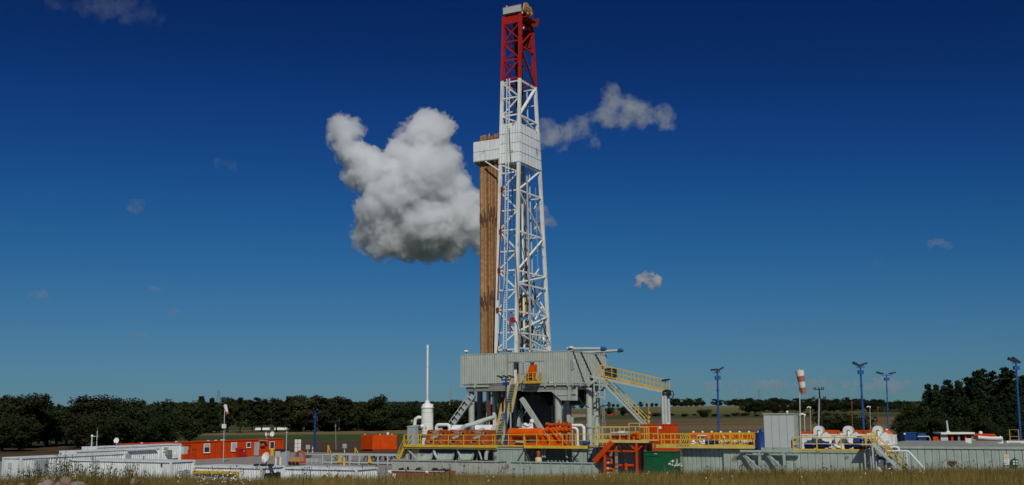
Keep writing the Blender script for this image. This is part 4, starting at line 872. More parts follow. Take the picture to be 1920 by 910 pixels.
for k, (a, b) in enumerate(((782, 812), (819, 852), (860, 889))):
    p, q, r_, s_ = PV(a+4, 848.5, 100.25), PV(b, 848.5, 100.25), PV(b-5, 862.5, 99.75), PV(a, 862.5, 99.75)
    CH = thing('discharge_chute', 'pale sloping discharge chute under the %s shaker' % ('shaker nearest the white vessel;middle;shaker nearest the stairs'.split(';')[k].replace('shaker nearest', 'shaker nearest')).replace('under the shaker nearest the white vessel shaker', 'under the shaker nearest the white vessel').replace('under the shaker nearest the stairs shaker', 'under the shaker nearest the stairs'), 'chute', s_)
    MB().prism([p, q, r_, s_], (0, .06, .03)).build('chute_plate', 'tank', CH)
    BAR('chute_side', 'tank', CH, p, s_, .05, .3); BAR('chute_side', 'tank', CH, q, r_, .05, .3); BAR('chute_lip', 'blue', CH, Vector(p)+Vector((0, .05, .1)), Vector(q)+Vector((0, .05, .1)), .06, .22)
    BAR('chute_seam', 'greyl', CH, (Vector(p)+Vector(q))/2+Vector((0, -.04, 0)), (Vector(r_)+Vector(s_))/2+Vector((0, -.04, 0)), .05, .04)
    BAR('hanger', 'greyd', CH, Vector(p)+Vector((0, .05, .1)), (p[0], 100.3, zk-.1), .06); BAR('hanger', 'greyd', CH, Vector(q)+Vector((0, .05, .1)), (q[0], 100.3, zk-.1), .06)
SHK = ['orange shaker nearest the white vessel', 'orange shaker in the middle of the row of three', 'orange shaker nearest the rig stairs']
for k, (a, b) in enumerate(((796, 834), (838, 871), (876, 913))):
    v0 = 100.6; ua, ub = U(a, 820, v0), U(b, 820, v0); zs_ = Z(850, 807, v0)
    T = thing('shale_shaker', SHK[k]+', with dusty screen and motor', 'shaker', (ua, v0, zk))
    B('skid', 'rustorange', T, (ua, v0, zk), (ub, v0+2.4, zk+.42)); L_ = ub-ua
    MB().prism([(ua+.1, v0+.1, zk+.43), (ub-.25, v0+.1, zk+.43), (ub-.25, v0+.1, zk+.85), (ua+.45, v0+.1, zs_-.1)], (0, .06, 0)).build('basket_side', 'rustorange', T)
    MB().prism([(ua+.15, v0+.2, zs_-.25), (ua+.15, v0+.2, zs_-.12), (ub-.45, v0+.2, zk+.65), (ub-.45, v0+.2, zk+.5)], (0, 2, 0)).build('screen', 'stone', T)
    for s in (.05, .62): BAR('arched_frame', 'rustorange', T, (ua+L_*s, v0, zk+.4), (ua+L_*(s+.16), v0, zs_), .14); BAR('arched_frame', 'rustorange', T, (ua+L_*(s+.16), v0, zs_), (ua+L_*(s+.36), v0, zs_-.06), .14)
    TUBE('motor', 'steel', T, (ua+L_*.35, v0-.12, zk+.75), (ua+L_*.62, v0+.25, zk+1.0), .22, n=10); TUBE('motor', 'greyl', T, (ua+L_*.5, v0+.6, zs_), (ua+L_*.72, v0+.6, zs_+.05), .2, n=10)
    B('feed_box', 'rustorange', T, (ub-.5, v0+.3, zk+.3), (ub-.05, v0+2.2, zs_-.05)); BAR('top_bar', 'orange', T, (ua+.4, v0+.5, zs_), (ub-.1, v0+.5, zs_), .12)
    for s in (.2, .8): TUBE('spring', 'greyd', T, (ua+L_*s, v0-.05, zk+.1), (ua+L_*s, v0-.05, zk+.5), .1)
# yellow stairs at the left end of the deck
T = thing('deck_stairs', 'yellow stairs at the end of the shaker deck beside the pipe rack', 'stairs', (*PZ(742, 876, .2)[:2], .0))
stairs(T, (U(740, 874, 99.9)-.1, 100.2, .05), (ul-.02, 100.2, zk), .8, 10, 'yellow', 'yellow', (0, 1, 0), 'greyd', 1.0)
# grey switch cabinet, white separator vessel and its pipes
a, b = PV(763.5, 835, 101.2), PV(778, 799, 101.2)
T = thing('switch_cabinet', 'tall pale grey cabinet on the end of the shaker deck by the white vessel', 'cabinet', (a[0], 101.2, zk)); B('cabinet_body', 'doorgrey', T, (a[0], 101.2, zk), (b[0], 101.9, b[2]-.1)); MB().prism([(a[0]-.04, 101.15, b[2]-.1), (b[0]+.04, 101.15, b[2]-.1), (b[0]+.04, 101.15, b[2]+.12), (a[0]-.04, 101.15, b[2]-.02)], (0, .8, 0)).build('sloping_roof', 'greyl', T); BAR('door_seam', 'greyd', T, ((a[0]+b[0])/2, 101.19, zk+.2), ((a[0]+b[0])/2, 101.19, b[2]-.3), .03, .02)
vv = 104.6; c = PV(801, 800, vv); r_ = (PV(811.5, 800, vv)[0]-PV(790.5, 800, vv)[0])/2*.9; zt_, zb_ = Z(801, 757, vv), Z(801, 814, vv); ztop = Z(803, 647, vv)
T = thing('gas_separator', 'white upright separator vessel with a tall thin vent pipe', 'vessel', (c[0], vv, zk))
MB().lathe((c[0], vv, 0), [(r_*.6, zb_-.3), (r_, zb_), (r_, zt_-.55), (r_*1.1, zt_-.53), (r_*1.1, zt_-.4), (r_, zt_-.38), (r_*.86, zt_-.12), (r_*.5, zt_+.05), (.25, zt_+.1)], 28).build('vessel_shell', 'white', T)
TUBE('vent_pipe', 'white', T, (c[0], vv, zt_), (c[0], vv, ztop), .125, n=12); MB().lathe((c[0], vv, zt_+.05), [(.28, 0), (.28, .18), (.16, .3), (.13, .35)], 12).build('vent_flange', 'white', T); MB().lathe((c[0], vv, ztop-.4), [(.15, 0), (.15, .4)], 12).build('vent_tip', 'white', T)
MB().prism([(c[0]-r_*.8, vv-.3, zk-.05), (c[0]+r_*.9, vv-.3, zk-.05), (c[0]+r_*.5, vv-.3, zb_), (c[0]-r_*.6, vv-.3, zb_)], (0, .8, 0)).build('skirt', 'white', T)
PATH('side_pipe', 'white', T, [(c[0]-r_+.05, vv-.2, zt_-1.6), (c[0]-r_-.3, vv-.3, zt_-1.55), (c[0]-r_-.65, vv-.4, zt_-1.75), (c[0]-r_-.75, vv-.4, zt_-2.2), (c[0]-r_-.78, vv-.4, zk)], .2, 12)
PATH('nozzle', 'white', T, [(c[0]-.2, vv-r_+.1, zb_+.9), (c[0]-.25, vv-r_-.2, zb_+.85), (c[0]-.3, vv-r_-.3, zb_+.8)], .2, 12)
for k in range(3): MB().lathe((c[0], vv, zb_+.3+k*1.05), [(r_+.005, 0), (r_+.015, .02), (r_+.005, .04)], 28).build('weld_band', 'greyl', T)
BAR('lifting_lug', 'white', T, (c[0]+r_, vv, zt_-.5), (c[0]+r_+.05, vv, zt_-.05), .1)
T = thing('gooseneck_pipe', 'white gooseneck pipe arching behind the orange shakers', 'pipe', PV(818, 812, 105)); zz = Z(818, 797, 105); u1, u2 = U(818.5, 800, 105), U(843, 800, 105)
PATH('pipe_run', 'white', T, [(u1, 105, zk-.05), (u1, 105, zz-.35)]+arc((u1+.35, 105, zz-.35), .35, 180, 90)+arc((u2-.35, 105, zz-.35), .35, 90, 0)+[(u2+.1, 105, zk+.4)], .2, 12); MB().lathe((u1, 105, zk), [(.32, 0), (.32, .12), (.2, .14)], 12).build('flange', 'greyl', T)
T = thing('settling_tank', 'long light grey tank behind the shakers with sloped lids', 'tank', PV(838, 812, 107)); ua, ub = U(838, 812, 107), U(921, 812, 107); zl, zh = Z(880, 806, 107), Z(880, 797, 107.5)
B('tank_body', 'tank', T, (ua, 107, 0), (ub, 109.4, zl)); nl = 4
for k in range(nl): x0_, x1_ = ua+.4+(ub-ua-.5)*k/nl+.03, ua+.4+(ub-ua-.5)*(k+1)/nl-.03; MB().prism([(x0_, 107.05, zl+.01), (x1_, 107.05, zl+.01), (x1_, 107.6, zh), (x0_, 107.6, zh)], (0, 1.2, -.02)).build('sloped_lid', 'whitep', T)
T = thing('mud_return_pipe', 'thick grey pipe sloping up from the settling tank towards the rig', 'pipe', PV(866, 802, 106.6)); PATH('pipe_run', 'greyl', T, [PV(868, 812, 106.6), PV(868, 803, 106.6), PV(874, 799, 106.6), PV(884, 796.5, 107), PV(905, 789, 109), PV(925, 783, 111)], .26, 12); MB().lathe(PV(886, 806, 106.7), [(.25, -.3), (.3, 0), (.25, .4), (.1, .5)], 10).build('valve', 'steel', T)
p = PV(868, 812, 106.6); BAR('pipe_stand', 'greyl', T, (p[0], p[1], 0), p, .2); p = PV(904, 789.5, 108.9); BAR('pipe_stand', 'greyl', T, (p[0], p[1], 0), p, .14)
# ---- main mud tank
m0, m1, m2, m3 = U(925, 850, 100), U(984, 850, 100), U(1072, 850, 100), U(1127, 850, 100)
MT = thing('mud_tank', 'grey panelled mud tank under the orange cylinder, with a dark open bay', 'tank', (m0, 100, 0))
B('tank_block', 'tank', MT, (m0, 100.001, 0), (m1, 103.4, zk-.2)); B('tank_block', 'tank', MT, (m2, 100.001, 0), (m3, 103.4, zk-.2)); tank_wall(MT, m0, m1, 100, 0, zk-.26, 5); tank_wall(MT, m2, m3, 100, 0, zk-.26, 5)
BAR('top_rim', 'tank', MT, (m0, 99.93, zk-.18), (m1, 99.93, zk-.18), .14, .16); BAR('top_rim', 'tank', MT, (m2, 99.93, zk-.18), (m3, 99.93, zk-.18), .14, .16)
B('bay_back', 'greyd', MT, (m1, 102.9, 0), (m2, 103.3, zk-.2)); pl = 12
for k in range(pl): B('deck_plank', 'greyd', MT, (m0+(m3-m0)*k/pl+.01, 99.98, zk-.09), (m0+(m3-m0)*(k+1)/pl-.01, 104.4, zk-.02))
ye = U(1106, 836, 99.9); B('deck_edge', 'yellow', MT, (U(983, 836, 99.7), 99.62, zk-.14), (ye, 99.7, zk+.04)); railing(MT, (m0, 99.85, zk), (U(983, 836, 99.7), 99.85, zk), 2, 1.25); railing(MT, (U(983, 836, 99.7), 99.66, zk), (ye, 99.66, zk), 5, 1.3); railing(MT, (ye, 99.66, zk), (ye, 103.5, zk), 3, 1.3, 'yellowl')
railing(MT, (ye+.2, 101.8, zk), (m3+.2, 101.8, zk), 3, 1.2, 'yellowl')
for a, b in (((985, 840), (968, 868)), ((1003, 842), (990, 868)), ((1088, 842), (1073, 868)), ((1066, 842), (1070, 868)), ((985, 845), (985, 866)), ((985, 846), (1000, 866)), ((1000, 846), (986, 866)), ((1070, 847), (1086, 866)), ((1086, 847), (1070, 866)), ((1112, 842), (1106, 866)), ((1118, 840), (1124, 866))): BAR('tie_rod', 'dark', MT, PV(*a, 99.75), PV(*b, 99.75), .055)
for k in range(7): MB().tube(PV(1012+k*7, 868, 101), PV(1016+k*7, 862, 101.5), .13, .13, 8).build('suction_pipe', 'greyl', MT)
for a, b in (((1016, 842), (1018, 862)), ((1061, 842), (1064, 868)), ((1022, 842), (1021, 860))): TUBE('down_pipe', 'greyl', MT, PV(*a, 100.8), PV(*b, 100.8), .12)
T = thing('mud_trough', 'long low grey trough in front of the dark tank bay', 'tank', (U(957, 867, 98), 98, 0)); trough(T, U(957, 867, 98), U(1112, 868, 98), 98, 99.4, 1.36, 'tank', 8)
T = thing('pump_stub', 'small pinkish pump standing on the trough before the dark bay', 'pump', PV(1008, 868, 99.2)); p = PV(1008, 868, 99.3); MB().lathe((p[0], 99.5, 1.2), [(.36, 0), (.36, .5), (.3, .62), (.12, .66)], 12).build('pump_body', 'plaster', T); MB().lathe((p[0], 99.5, 1.86), [(.15, 0), (.22, .1), (.2, .5), (.1, .6)], 10).build('pump_motor', 'rustorange', T); B('pump_foot', 'greyd', T, (p[0]-.4, 99.3, .4), (p[0]+.4, 99.9, 1.2))
# orange cylinder tank on the deck
vv = 102.2; a, b = PV(953, 812, vv), PV(1019, 812, vv); zc_, rc = Z(985, 813, vv), .56
T = thing('orange_tank', 'orange horizontal cylinder tank with white valves on top', 'tank', (a[0], vv, zk)); MB().lathe((a[0], vv, zc_), [(.15, 0), (rc*.7, .05), (rc, .22), (rc, b[0]-a[0]-.22), (rc*.7, b[0]-a[0]-.05), (.15, b[0]-a[0])], 24, 'u').build('tank_shell', 'orange', T)
for t in (.12, .5, .88): u_ = a[0]+(b[0]-a[0])*t; MB().lathe((u_, vv, zc_), [(rc+.02, -.05), (rc+.02, .05)], 24, 'u').build('band', 'orange', T); B('saddle', 'orange', T, (u_-.12, vv-.45, zk-.02), (u_+.12, vv+.45, zc_-.3))
B('skid_beam', 'orange', T, (a[0], vv-.55, zk-.02), (b[0], vv-.42, zk+.35)); pw, zw = [], zc_+rc
for px, h_, r_ in ((981, .25, .12), (985, .55, .17), (990, .4, .2), (994, .55, .12), (997.5, .95, .17)): p = PV(px, 804, vv); MB().lathe((p[0], vv, zw-.06), [(r_, 0), (r_*.7, .1), (r_*.8, h_*.6), (r_*1.5, h_*.7), (r_*1.4, h_), (.03, h_+.08)], 10).build('valve', 'winwhite', T)
B('valve_plate', 'winwhite', T, (U(974, 804, vv), vv-.2, zw-.05), (U(1000, 804, vv), vv+.2, zw+.04)); PATH('outlet_pipe', 'greyl', T, [(a[0]+1, vv-.5, zk+.3), (a[0]+1.3, vv-.7, zk+.45), (a[0]+2.4, vv-.7, zk+.4)], .1)
# orange choke manifold
vv = 102.6; T = thing('choke_manifold', 'tangled bright orange pipe manifold with valves beside the orange tank', 'manifold', (U(1018, 830, vv), vv, zk))
B('skid', 'orange', T, (U(1010, 830, vv), vv-.6, zk-.02), (U(1066, 830, vv), vv+.8, zk+.3)); B('pump_block', 'orange', T, (U(1019, 825, vv), vv-.5, zk+.3), (U(1050, 825, vv), vv+.4, zk+1.05))
for y_ in (797, 803, 810): TUBE('header', 'orange', T, PV(1024, y_, vv), PV(1071, y_-1.5, vv), .15, n=10)
for px in (1024, 1032, 1039, 1046, 1054, 1062): TUBE('riser', 'orange', T, (U(px, 800, vv), vv, zk+.2), PV(px, 796, vv), .12, n=8); MB().lathe(PV(px+2, 797-(px % 3)*2, vv-.15), [(.08, -.25), (.15, -.2), (.15, .1), (.06, .15), (.06, .3), (.17, .3), (.17, .34)], 8, 'z' if px % 4 else 'v').build('valve', 'rustorange', T); MB().lathe(PV(px, 806, vv-.2), [(.08, -.2), (.2, -.1), (.22, .1), (.1, .2)], 8, 'u').build('flange', 'orange', T)
for a, b in (((1033, 806), (1050, 828)), ((1040, 805), (1063, 834)), ((1022, 812), (1030, 828))): TUBE('diagonal_pipe', 'orange', T, PV(*a, vv-.7), PV(*b, vv-.7), .1)
for px, r_, y_ in ((1070, .26, 797), (1066, .2, 802), (1071, .22, 806)): TUBE('gauge_head', 'rustorange', T, PV(px-4, y_, vv-.1), PV(px, y_, vv-.1), r_, n=10)
for px in (1024, 1046, 1071): TUBE('manifold_post', 'orange', T, (U(px, 812, vv), vv, zk), PV(px, 797, vv), .1)
for k, (px, y_) in enumerate(((1096, 798), (1084, 803))):
    vv = 103.2+k*.0-.4*k; T = thing('discharge_pipe', 'white bent discharge pipe beside the orange manifold, the %s one' % ('taller' if k == 0 else 'shorter'), 'pipe', (U(px, 832, vv), vv, zk)); u2, u1, zz = U(px-1, 815, vv), U(1070, 815, vv), Z(1085, y_, vv)
    PATH('pipe_run', 'white', T, [(u1, vv, zz), (u2-.35, vv, zz)]+arc((u2-.35, vv, zz-.35), .35, 90, 0)[1:]+[(u2, vv, zk-.03)], .17 if k == 0 else .14, 12); MB().lathe((u2, vv, zk), [(.28, 0), (.28, .12), (.17, .14)], 12).build('flange', 'greyl', T); BAR('pipe_stand', 'greyl', T, (u1+.2, vv, zk-.02), (u1+.2, vv, zz), .1)
p = PV(1099, 828, 101.5); T = thing('teal_pump', 'small teal pump by the foot of the white discharge pipes', 'pump', (p[0], 101.5, zk)); B('pump_foot', 'greyd', T, (p[0]-.4, 101.3, zk-.03), (p[0]+.4, 101.8, zk+.15)); MB().lathe((p[0]-.4, 101.5, zk+.4), [(.1, 0), (.25, .05), (.27, .4), (.18, .45), (.18, .8)], 12, 'u').build('pump_body', 'bluel', T)
# blue lamp post with three heads in front of the stairs
vv = 101.0; px_, zt_ = 949, Z(948, 709, 101.0); u_ = U(949, 780, vv)
T = thing('three_head_lamp', 'slim blue lamp post with three dark heads in front of the main stairs', 'lamp post', (u_, vv, zk)); TUBE('post', 'blue', T, (u_, vv, zk-.03), (u_, vv, zt_), .11, .09); BAR('cross_arm', 'blue', T, (u_-.5, vv, zt_-.2), (u_+.5, vv, zt_-.2), .08, .16); B('lamp_cage', 'blue', T, (u_-.3, vv-.2, zt_-.75), (u_+.3, vv+.2, zt_-.45))
for k in (-1, 0, 1): q = Vector((u_+k*.68-.1, vv-.1, zt_+.1)); MB().prism([q+Vector((-.38, 0, .12)), q+Vector((.3, 0, -.12)), q+Vector((.34, 0, .02)), q+Vector((-.2, 0, .2))], (0, .35, 0)).build('lamp_head', 'dark', T); BAR('head_arm', 'blue', T, (u_+k*.5, vv, zt_-.2), tuple(q+Vector((.1, .15, 0))), .06)
for s in (-1, 1): BAR('foot_stay', 'blue', T, (u_+s*.5, vv, zk-.02), (u_, vv, zk+1.2), .06)
# ---- orange frame with raised yellow deck
v0 = 98.2; z3 = 3.5; fa, fb = U(1112, 827, v0), U(1217, 827, v0)
OF = thing('orange_deck', 'orange steel frame carrying a raised yellow railed deck', 'platform', (fa, v0, 0))
for px in (1134, 1194): 
    for dv in (0, 2.2): BAR('post', 'cabin', OF, (U(px, 850, v0), v0+dv, 0), (U(px, 850, v0), v0+dv, z3-.15), .2)
BAR('post', 'rustorange', OF, (U(1206, 850, v0), v0+.6, 0), (U(1206, 850, v0), v0+.6, z3-.15), .22)
ub = Z(1160, 846, v0); BAR('cross_beam', 'cabin', OF, (U(1134, 846, v0), v0, ub), (U(1194, 846, v0), v0, ub), .16); 
for a, b in (((1134, 846), (1146, 836)), ((1194, 846), (1184, 836)), ((1194, 846), (1204, 836))): BAR('knee_brace', 'cabin', OF, PV(*a, v0), PV(*b, v0), .13)
BAR('loading_ramp', 'cabin', OF, PV(1114, 866, v0-.1), PV(1148, 829, v0-.1), .2, .5); BAR('loading_ramp', 'cabin', OF, Vector(PV(1114, 866, v0-.1))+Vector((0, 1.2, 0)), Vector(PV(1148, 829, v0-.1))+Vector((0, 1.2, 0)), .2, .5)
BAR('deck_edge', 'yellowl', OF, (fa, v0-.05, z3), (fb, v0-.05, z3), .1, .24); B('deck_plate', 'redd', OF, (fa, v0+.01, z3-.12), (fb, v0+2.6, z3-.02)); B('end_sheet', 'redd', OF, (U(1196, 850, v0+1), v0+1.8, 0), (U(1208, 850, v0+1), v0+1.9, z3-.2)); B('back_sheet', 'greyd', OF, (U(1140, 850, v0), v0+2.5, 0), (U(1205, 850, v0), v0+2.6, z3-.2))
railing(OF, (fa, v0, z3), (U(1180, 827, v0), v0, z3), 4, 1.35, 'yellowl'); railing(OF, (U(1180, 827, v0), v0, z3), (U(1200, 827, v0), v0, z3), 1, 1.75, 'yellowl'); railing(OF, (U(1200, 827, v0), v0, z3), (fb, v0, z3), 2, 1.35, 'yellow'); railing(OF, (fa, v0+2.5, z3), (fb, v0+2.5, z3), 5, 1.4, 'yellowl'); railing(OF, (fa, v0, z3), (fa, v0+2.5, z3), 3, 1.4, 'yellowl')
for k in range(5): BAR('hopper_strut', 'rustorange', OF, PV(1158+k*5, 834, v0+.8), PV(1163+k*7, 848, v0+.8), .09)
for px in (1145, 1152, 1162, 1172, 1182): MB().lathe((U(px, 832, v0+1.2), v0+1.2, z3-.6), [(.1, 0), (.25, .1), (.25, .35), (.1, .45)], 8).build('drain_valve', 'greyl', OF)
for pp in ([PV(1159, 832, v0-.1), PV(1163, 842, v0-.1), PV(1171, 852, v0), PV(1172, 868, v0)], [PV(1178, 832, v0), PV(1185, 842, v0-.1), PV(1190, 852, v0+.5)]): PATH('hose', 'rubber', OF, pp, .07, 6)
for px, c_ in ((1140, 'greyl'), (1145, 'orange')): 
    for k in range(4): MB().lathe((U(px, 860, v0+1.4), v0+1.4, .2+k*.5), [(.1, 0), (.2, .05), (.2, .25), (.1, .3)], 8).build('hand_valve', c_, OF)
TUBE('ground_manifold', 'cabin', OF, PV(1160, 873, v0+.5), PV(1190, 873, v0+.5), .12); TUBE('ground_riser', 'cabin', OF, PV(1174, 882, v0+.5), PV(1174, 869, v0+.5), .14)
T = thing('chemical_hopper', 'orange hopper unit with a white lid on the raised yellow deck', 'hopper', (U(1145, 825, v0+1), v0+1, z3-.02)); B('hopper_box', 'rustorange', T, (U(1145, 825, v0+.8), v0+.8, z3-.02), (U(1180, 825, v0+.8), v0+2, z3+.55)); TUBE('feed_pipe', 'greyl', T, PV(1147, 812, v0+1.2), PV(1180, 811, v0+1.2), .09); B('white_lid', 'winwhite', T, (U(1160, 812, v0+1), v0+.9, z3+.78), (U(1169, 812, v0+1), v0+1.5, z3+1)); MB().prism([(U(1164, 812, v0+1)-.15, v0+1.1, z3+.5), (U(1164, 812, v0+1)+.15, v0+1.1, z3+.5), (U(1164, 812, v0+1)+.3, v0+1.1, z3+.8), (U(1164, 812, v0+1)-.3, v0+1.1, z3+.8)], (0, .3, 0)).build('hopper_neck', 'greyl', T); B('side_box', 'orange', T, (U(1186, 812, v0+1), v0+1, z3-.02), (U(1198, 812, v0+1), v0+1.6, z3+.95)); BAR('pipe_leg', 'rustorange', T, (U(1148, 812, v0+1.2), v0+1.2, z3), (U(1148, 812, v0+1.2), v0+1.2, z3+.95), .12)
# ---- green container
v0 = 98.4; ga, gb, gz = U(1207, 850, v0), U(1260, 850, v0), Z(1230, 847, v0)
T = thing('green_container', 'dark green steel container beside the orange frame', 'container', (ga, v0, 0)); B('container_body', 'green', T, (ga, v0, 0), (gb, v0+2.3, gz-.06)); B('lid', 'green', T, (ga-.04, v0-.05, gz-.055), (gb+.04, v0+2.34, gz)); B('front_door', 'green', T, (ga+.25, v0-.05, .5), (gb-.9, v0-.002, gz-.5)); BAR('door_rib', 'green', T, (ga+.3, v0-.07, gz-.42), (ga+1.5, v0-.07, gz-.42), .05, .06); B('side_door', 'green', T, (gb+.002, v0+.2, .2), (gb+.05, v0+2.1, gz-.25)); B('door_handle', 'greyl', T, (ga+1.1, v0-.06, gz-.25), (ga+1.4, v0-.051, gz-.18)); B('label_plate', 'greyl', T, (gb+.051, v0+1.0, 1.5), (gb+.06, v0+1.35, 1.85))
# ---- right-hand deck and mud tanks
zr = 3.0; ra, rb_ = U(1222, 836, 101), U(1412, 837, 101)
RT = thing('walkway_tank', 'long grey panelled mud tank with yellow railed walkway, beside the green container', 'tank', (ra, 102, 0))
B('walkway_edge', 'yellowl', RT, (ra, 101.5, zr-.2), (rb_, 101.6, zr+.05)); npl = 11
for k in range(npl): B('walkway_plank', 'greyd', RT, (ra+(rb_-ra)*k/npl+.01, 101.61, zr-.08), (ra+(rb_-ra)*(k+1)/npl-.01, 104, zr-.02))
railing(RT, (ra, 101.55, zr), (rb_, 101.55, zr), 9, 1.15); railing(RT, (U(1340, 830, 103), 103, zr), (U(1418, 830, 103), 103, zr), 5, 1.25); railing(RT, (ra, 103.8, zr), (rb_, 103.8, zr), 10, 1.15)
for k in range(5): BAR('gate_bar', 'yellow', RT, (U(1270+k*5, 830, 101.3), 101.4, zr+.1), (U(1282+k*3, 830, 101.3), 101.4, zr+1.2), .07)
t0, t1 = U(1280, 850, 102.3), U(1357, 850, 102.3); B('tank_block', 'tank', RT, (t0, 102.301, 0), (t1, 104.4, zr-.1)); tank_wall(RT, t0, t1, 102.3, 0, zr-.12, 9)
for k in range(10): u_ = t0+(t1-t0)*k/9; BAR('walkway_bracket', 'greyd', RT, (u_, 102.22, zr-.5), (u_, 101.65, zr-.12), .06)
t2, t3, zt1 = t1+.03, U(1640, 850, 102), 2.66; B('tank_block', 'tank', RT, (t2, 102.001, 0), (t3, 108.5, zt1-.05)); tank_wall(RT, t2, t3, 102, 0, zt1-.18, 21); BAR('top_rim', 'tank', RT, (t2, 101.93, zt1-.1), (t3, 101.93, zt1-.1), .16, .15); B('tank_roof', 'roof', RT, (t2, 102.03, zt1-.045), (t3, 108.4, zt1))
for a in (1389, 1434): BAR('outrigger', 'tank', RT, PV(a, 848, 101.75), PV(a+33, 880, 101.2), .2, .26)
for a in (1424, 1470): BAR('outrigger_post', 'tank', RT, (U(a, 850, 101.4), 101.4, 0), (U(a, 850, 101.4), 101.4, zt1-.1), .22)
BAR('outrigger_beam', 'tank', RT, (U(1388, 845, 101.4), 101.4, zt1-.08), (U(1500, 845, 101.4), 101.4, zt1-.08), .26, .2)
ya, yb = U(1357, 845, 101.95), U(1412, 845, 101.95); railing(RT, (ya, 101.95, zt1), (yb, 101.95, zt1), 3, 1.5)
ya, yb = U(1488, 845, 101.95), U(1624, 845, 101.95); railing(RT, (ya, 101.95, zt1), (yb, 101.95, zt1), 3, 1.2, r=.045)
for k in range(8): BAR('ladder_cage', 'yellow', RT, (yb-.3+(k % 4)*.34, 102.2+(k//4)*.7, zt1-.3), (yb-.3+(k % 4)*.34, 102.2+(k//4)*.7, zt1+1.35), .07)
for zz in (.4, .9, 1.3): BAR('cage_hoop', 'yellow', RT, (yb-.35, 102.2, zt1+zz), (yb+.8, 102.2, zt1+zz), .06)
# orange skid, white pipework, blue pump on the walkway
v1 = 105.6; T = thing('orange_skid', 'long low orange skid behind the yellow railings by the riser pipes', 'skid', (U(1291, 840, v1), v1, 0)); za, zb_ = Z(1350, 829, v1), Z(1350, 811.5, v1); sa, sb_ = U(1291, 820, v1), U(1428, 820, v1)
B('skid_frame', 'orange', T, (sa, v1, 0), (sb_, v1+2, za)); n_ = 6
for k in range(n_): B('skid_panel', 'orange', T, (sa+(sb_-sa)*k/n_+.03, v1-.05, za+.02), (sa+(sb_-sa)*(k+1)/n_-.03, v1+1.9, zb_))
BAR('light_strip', 'winwhite', T, PV(1308, 817, v1-.12), PV(1325, 817, v1-.12), .1, .12)
for k in range(8): MB().lathe((sa+.4+k*(sb_-sa-.8)/7, v1+.4, zb_), [(.12, 0), (.12, .1), (.05, .16)], 8).build('lift_eye', 'winwhite', T)
T = thing('white_pipework', 'jumble of white pipes and flanges on the walkway before the orange skid', 'pipework', (U(1350, 832, 104.4), 104.4, zr)); rr = random.Random(3); v_ = 104.3
for k in range(12): u_ = U(1352, 832, v_)+k*.33; TUBE('riser', 'white', T, (u_, v_, zt1-.05 if k > 1 else zr-.1), (u_, v_, zr+rr.uniform(.4, .95)), rr.uniform(.07, .14)); MB().lathe((u_, v_, zr+.35), [(.1, -.1), (.2, -.06), (.2, .06), (.1, .1)], 8, 'u').build('flange', rr.choice(('white', 'greyl', 'redd')), T)
TUBE('header', 'white', T, (U(1350, 832, v_), v_, zr+.35), (U(1416, 832, v_), v_, zr+.35), .13); TUBE('header', 'white', T, (U(1300, 832, v_), v_, zr+.12), (U(1350, 832, v_)+.1, v_, zr+.3), .13)
for px in (1300, 1312, 1320): MB().lathe((U(px, 832, v_), v_, zr-.03), [(.3, 0), (.28, .25), (.14, .5), (.14, .8)], 10).build('valve_body', 'winwhite', T)
T = thing('blue_pump', 'small blue pump on the walkway behind the yellow railings', 'pump', (U(1322, 834, 103.4), 103.4, zr)); p = U(1322, 832, 103.4); B('pump_foot', 'dark', T, (p, 103.2, zr-.03), (p+1.4, 103.7, zr+.12)); MB().lathe((p, 103.45, zr+.38), [(.1, 0), (.26, .06), (.28, .7), (.2, .75), (.2, .95), (.32, .97), (.32, 1.25), (.1, 1.35)], 12, 'u').build('motor', 'blue', T)
T = thing('red_valve', 'dark red hand valve at the foot of the blue barrel', 'valve', (U(1408, 842, 102.3), 102.3, zt1)); p = U(1408, 838, 102.3); MB().lathe((p, 102.4, zt1+.42), [(.06, -.06), (.3, -.05), (.34, 0), (.3, .05), (.06, .06)], 14, 'v').build('hand_wheel', 'redd', T); TUBE('valve_stem', 'redd', T, (p, 102.4, zt1-.02), (p, 102.5, zt1+.5), .12)
v1 = 102.5; u_ = U(1427, 825, v1); T = thing('blue_barrel', 'blue upright barrel tank beside the grey cabin', 'tank', (u_, v1, zt1)); zb_ = Z(1427, 812, v1); MB().lathe((u_, v1, zt1-.02), [(.5, 0), (.53, .05), (.5, .1), (.5, zb_-zt1-.1), (.53, zb_-zt1), (.4, zb_-zt1+.05)], 20).build('barrel', 'blue', T); MB().lathe((u_+.15, v1+.1, zb_-.02), [(.38, 0), (.4, .15), (.3, .35), (.1, .42)], 14).build('motor_hood', 'blue', T); B('bracket', 'blue', T, (u_-.1, v1-.2, zb_+.03), (u_+.2, v1+.2, zb_+.3))
for k in (.35, .8): MB().lathe((u_, v1, zt1+k), [(.505, 0), (.52, .02), (.505, .04)], 20).build('hoop', 'bluel', T)
v1 = 102.2; ca, cb_ = U(1434, 836, v1), U(1492, 836, v1); zc_ = Z(1460, 776.5, v1)
T = thing('grey_cabin', 'tall grey panelled equipment cabin on the mud tank', 'cabin', (ca, v1, zt1)); B('base_frame', 'tank', T, (ca-.3, v1-.25, zt1-.02), (cb_+.2, v1+1.7, zt1+.22)); B('cabin_core', 'greyd', T, (ca+.03, v1+.03, zt1+.2), (cb_-.03, v1+1.5, zc_-.05)); n_ = 4
for k in range(n_): B('wall_sheet', 'greyl', T, (ca+(cb_-ca)*k/n_+.015, v1-.03, zt1+.24), (ca+(cb_-ca)*(k+1)/n_-.015, v1+.029, zc_-.06))
for k in range(2): B('wall_sheet', 'tank', T, (cb_-.029, v1+.04+k*.74, zt1+.24), (cb_+.03, v1+.74+k*.74, zc_-.06))
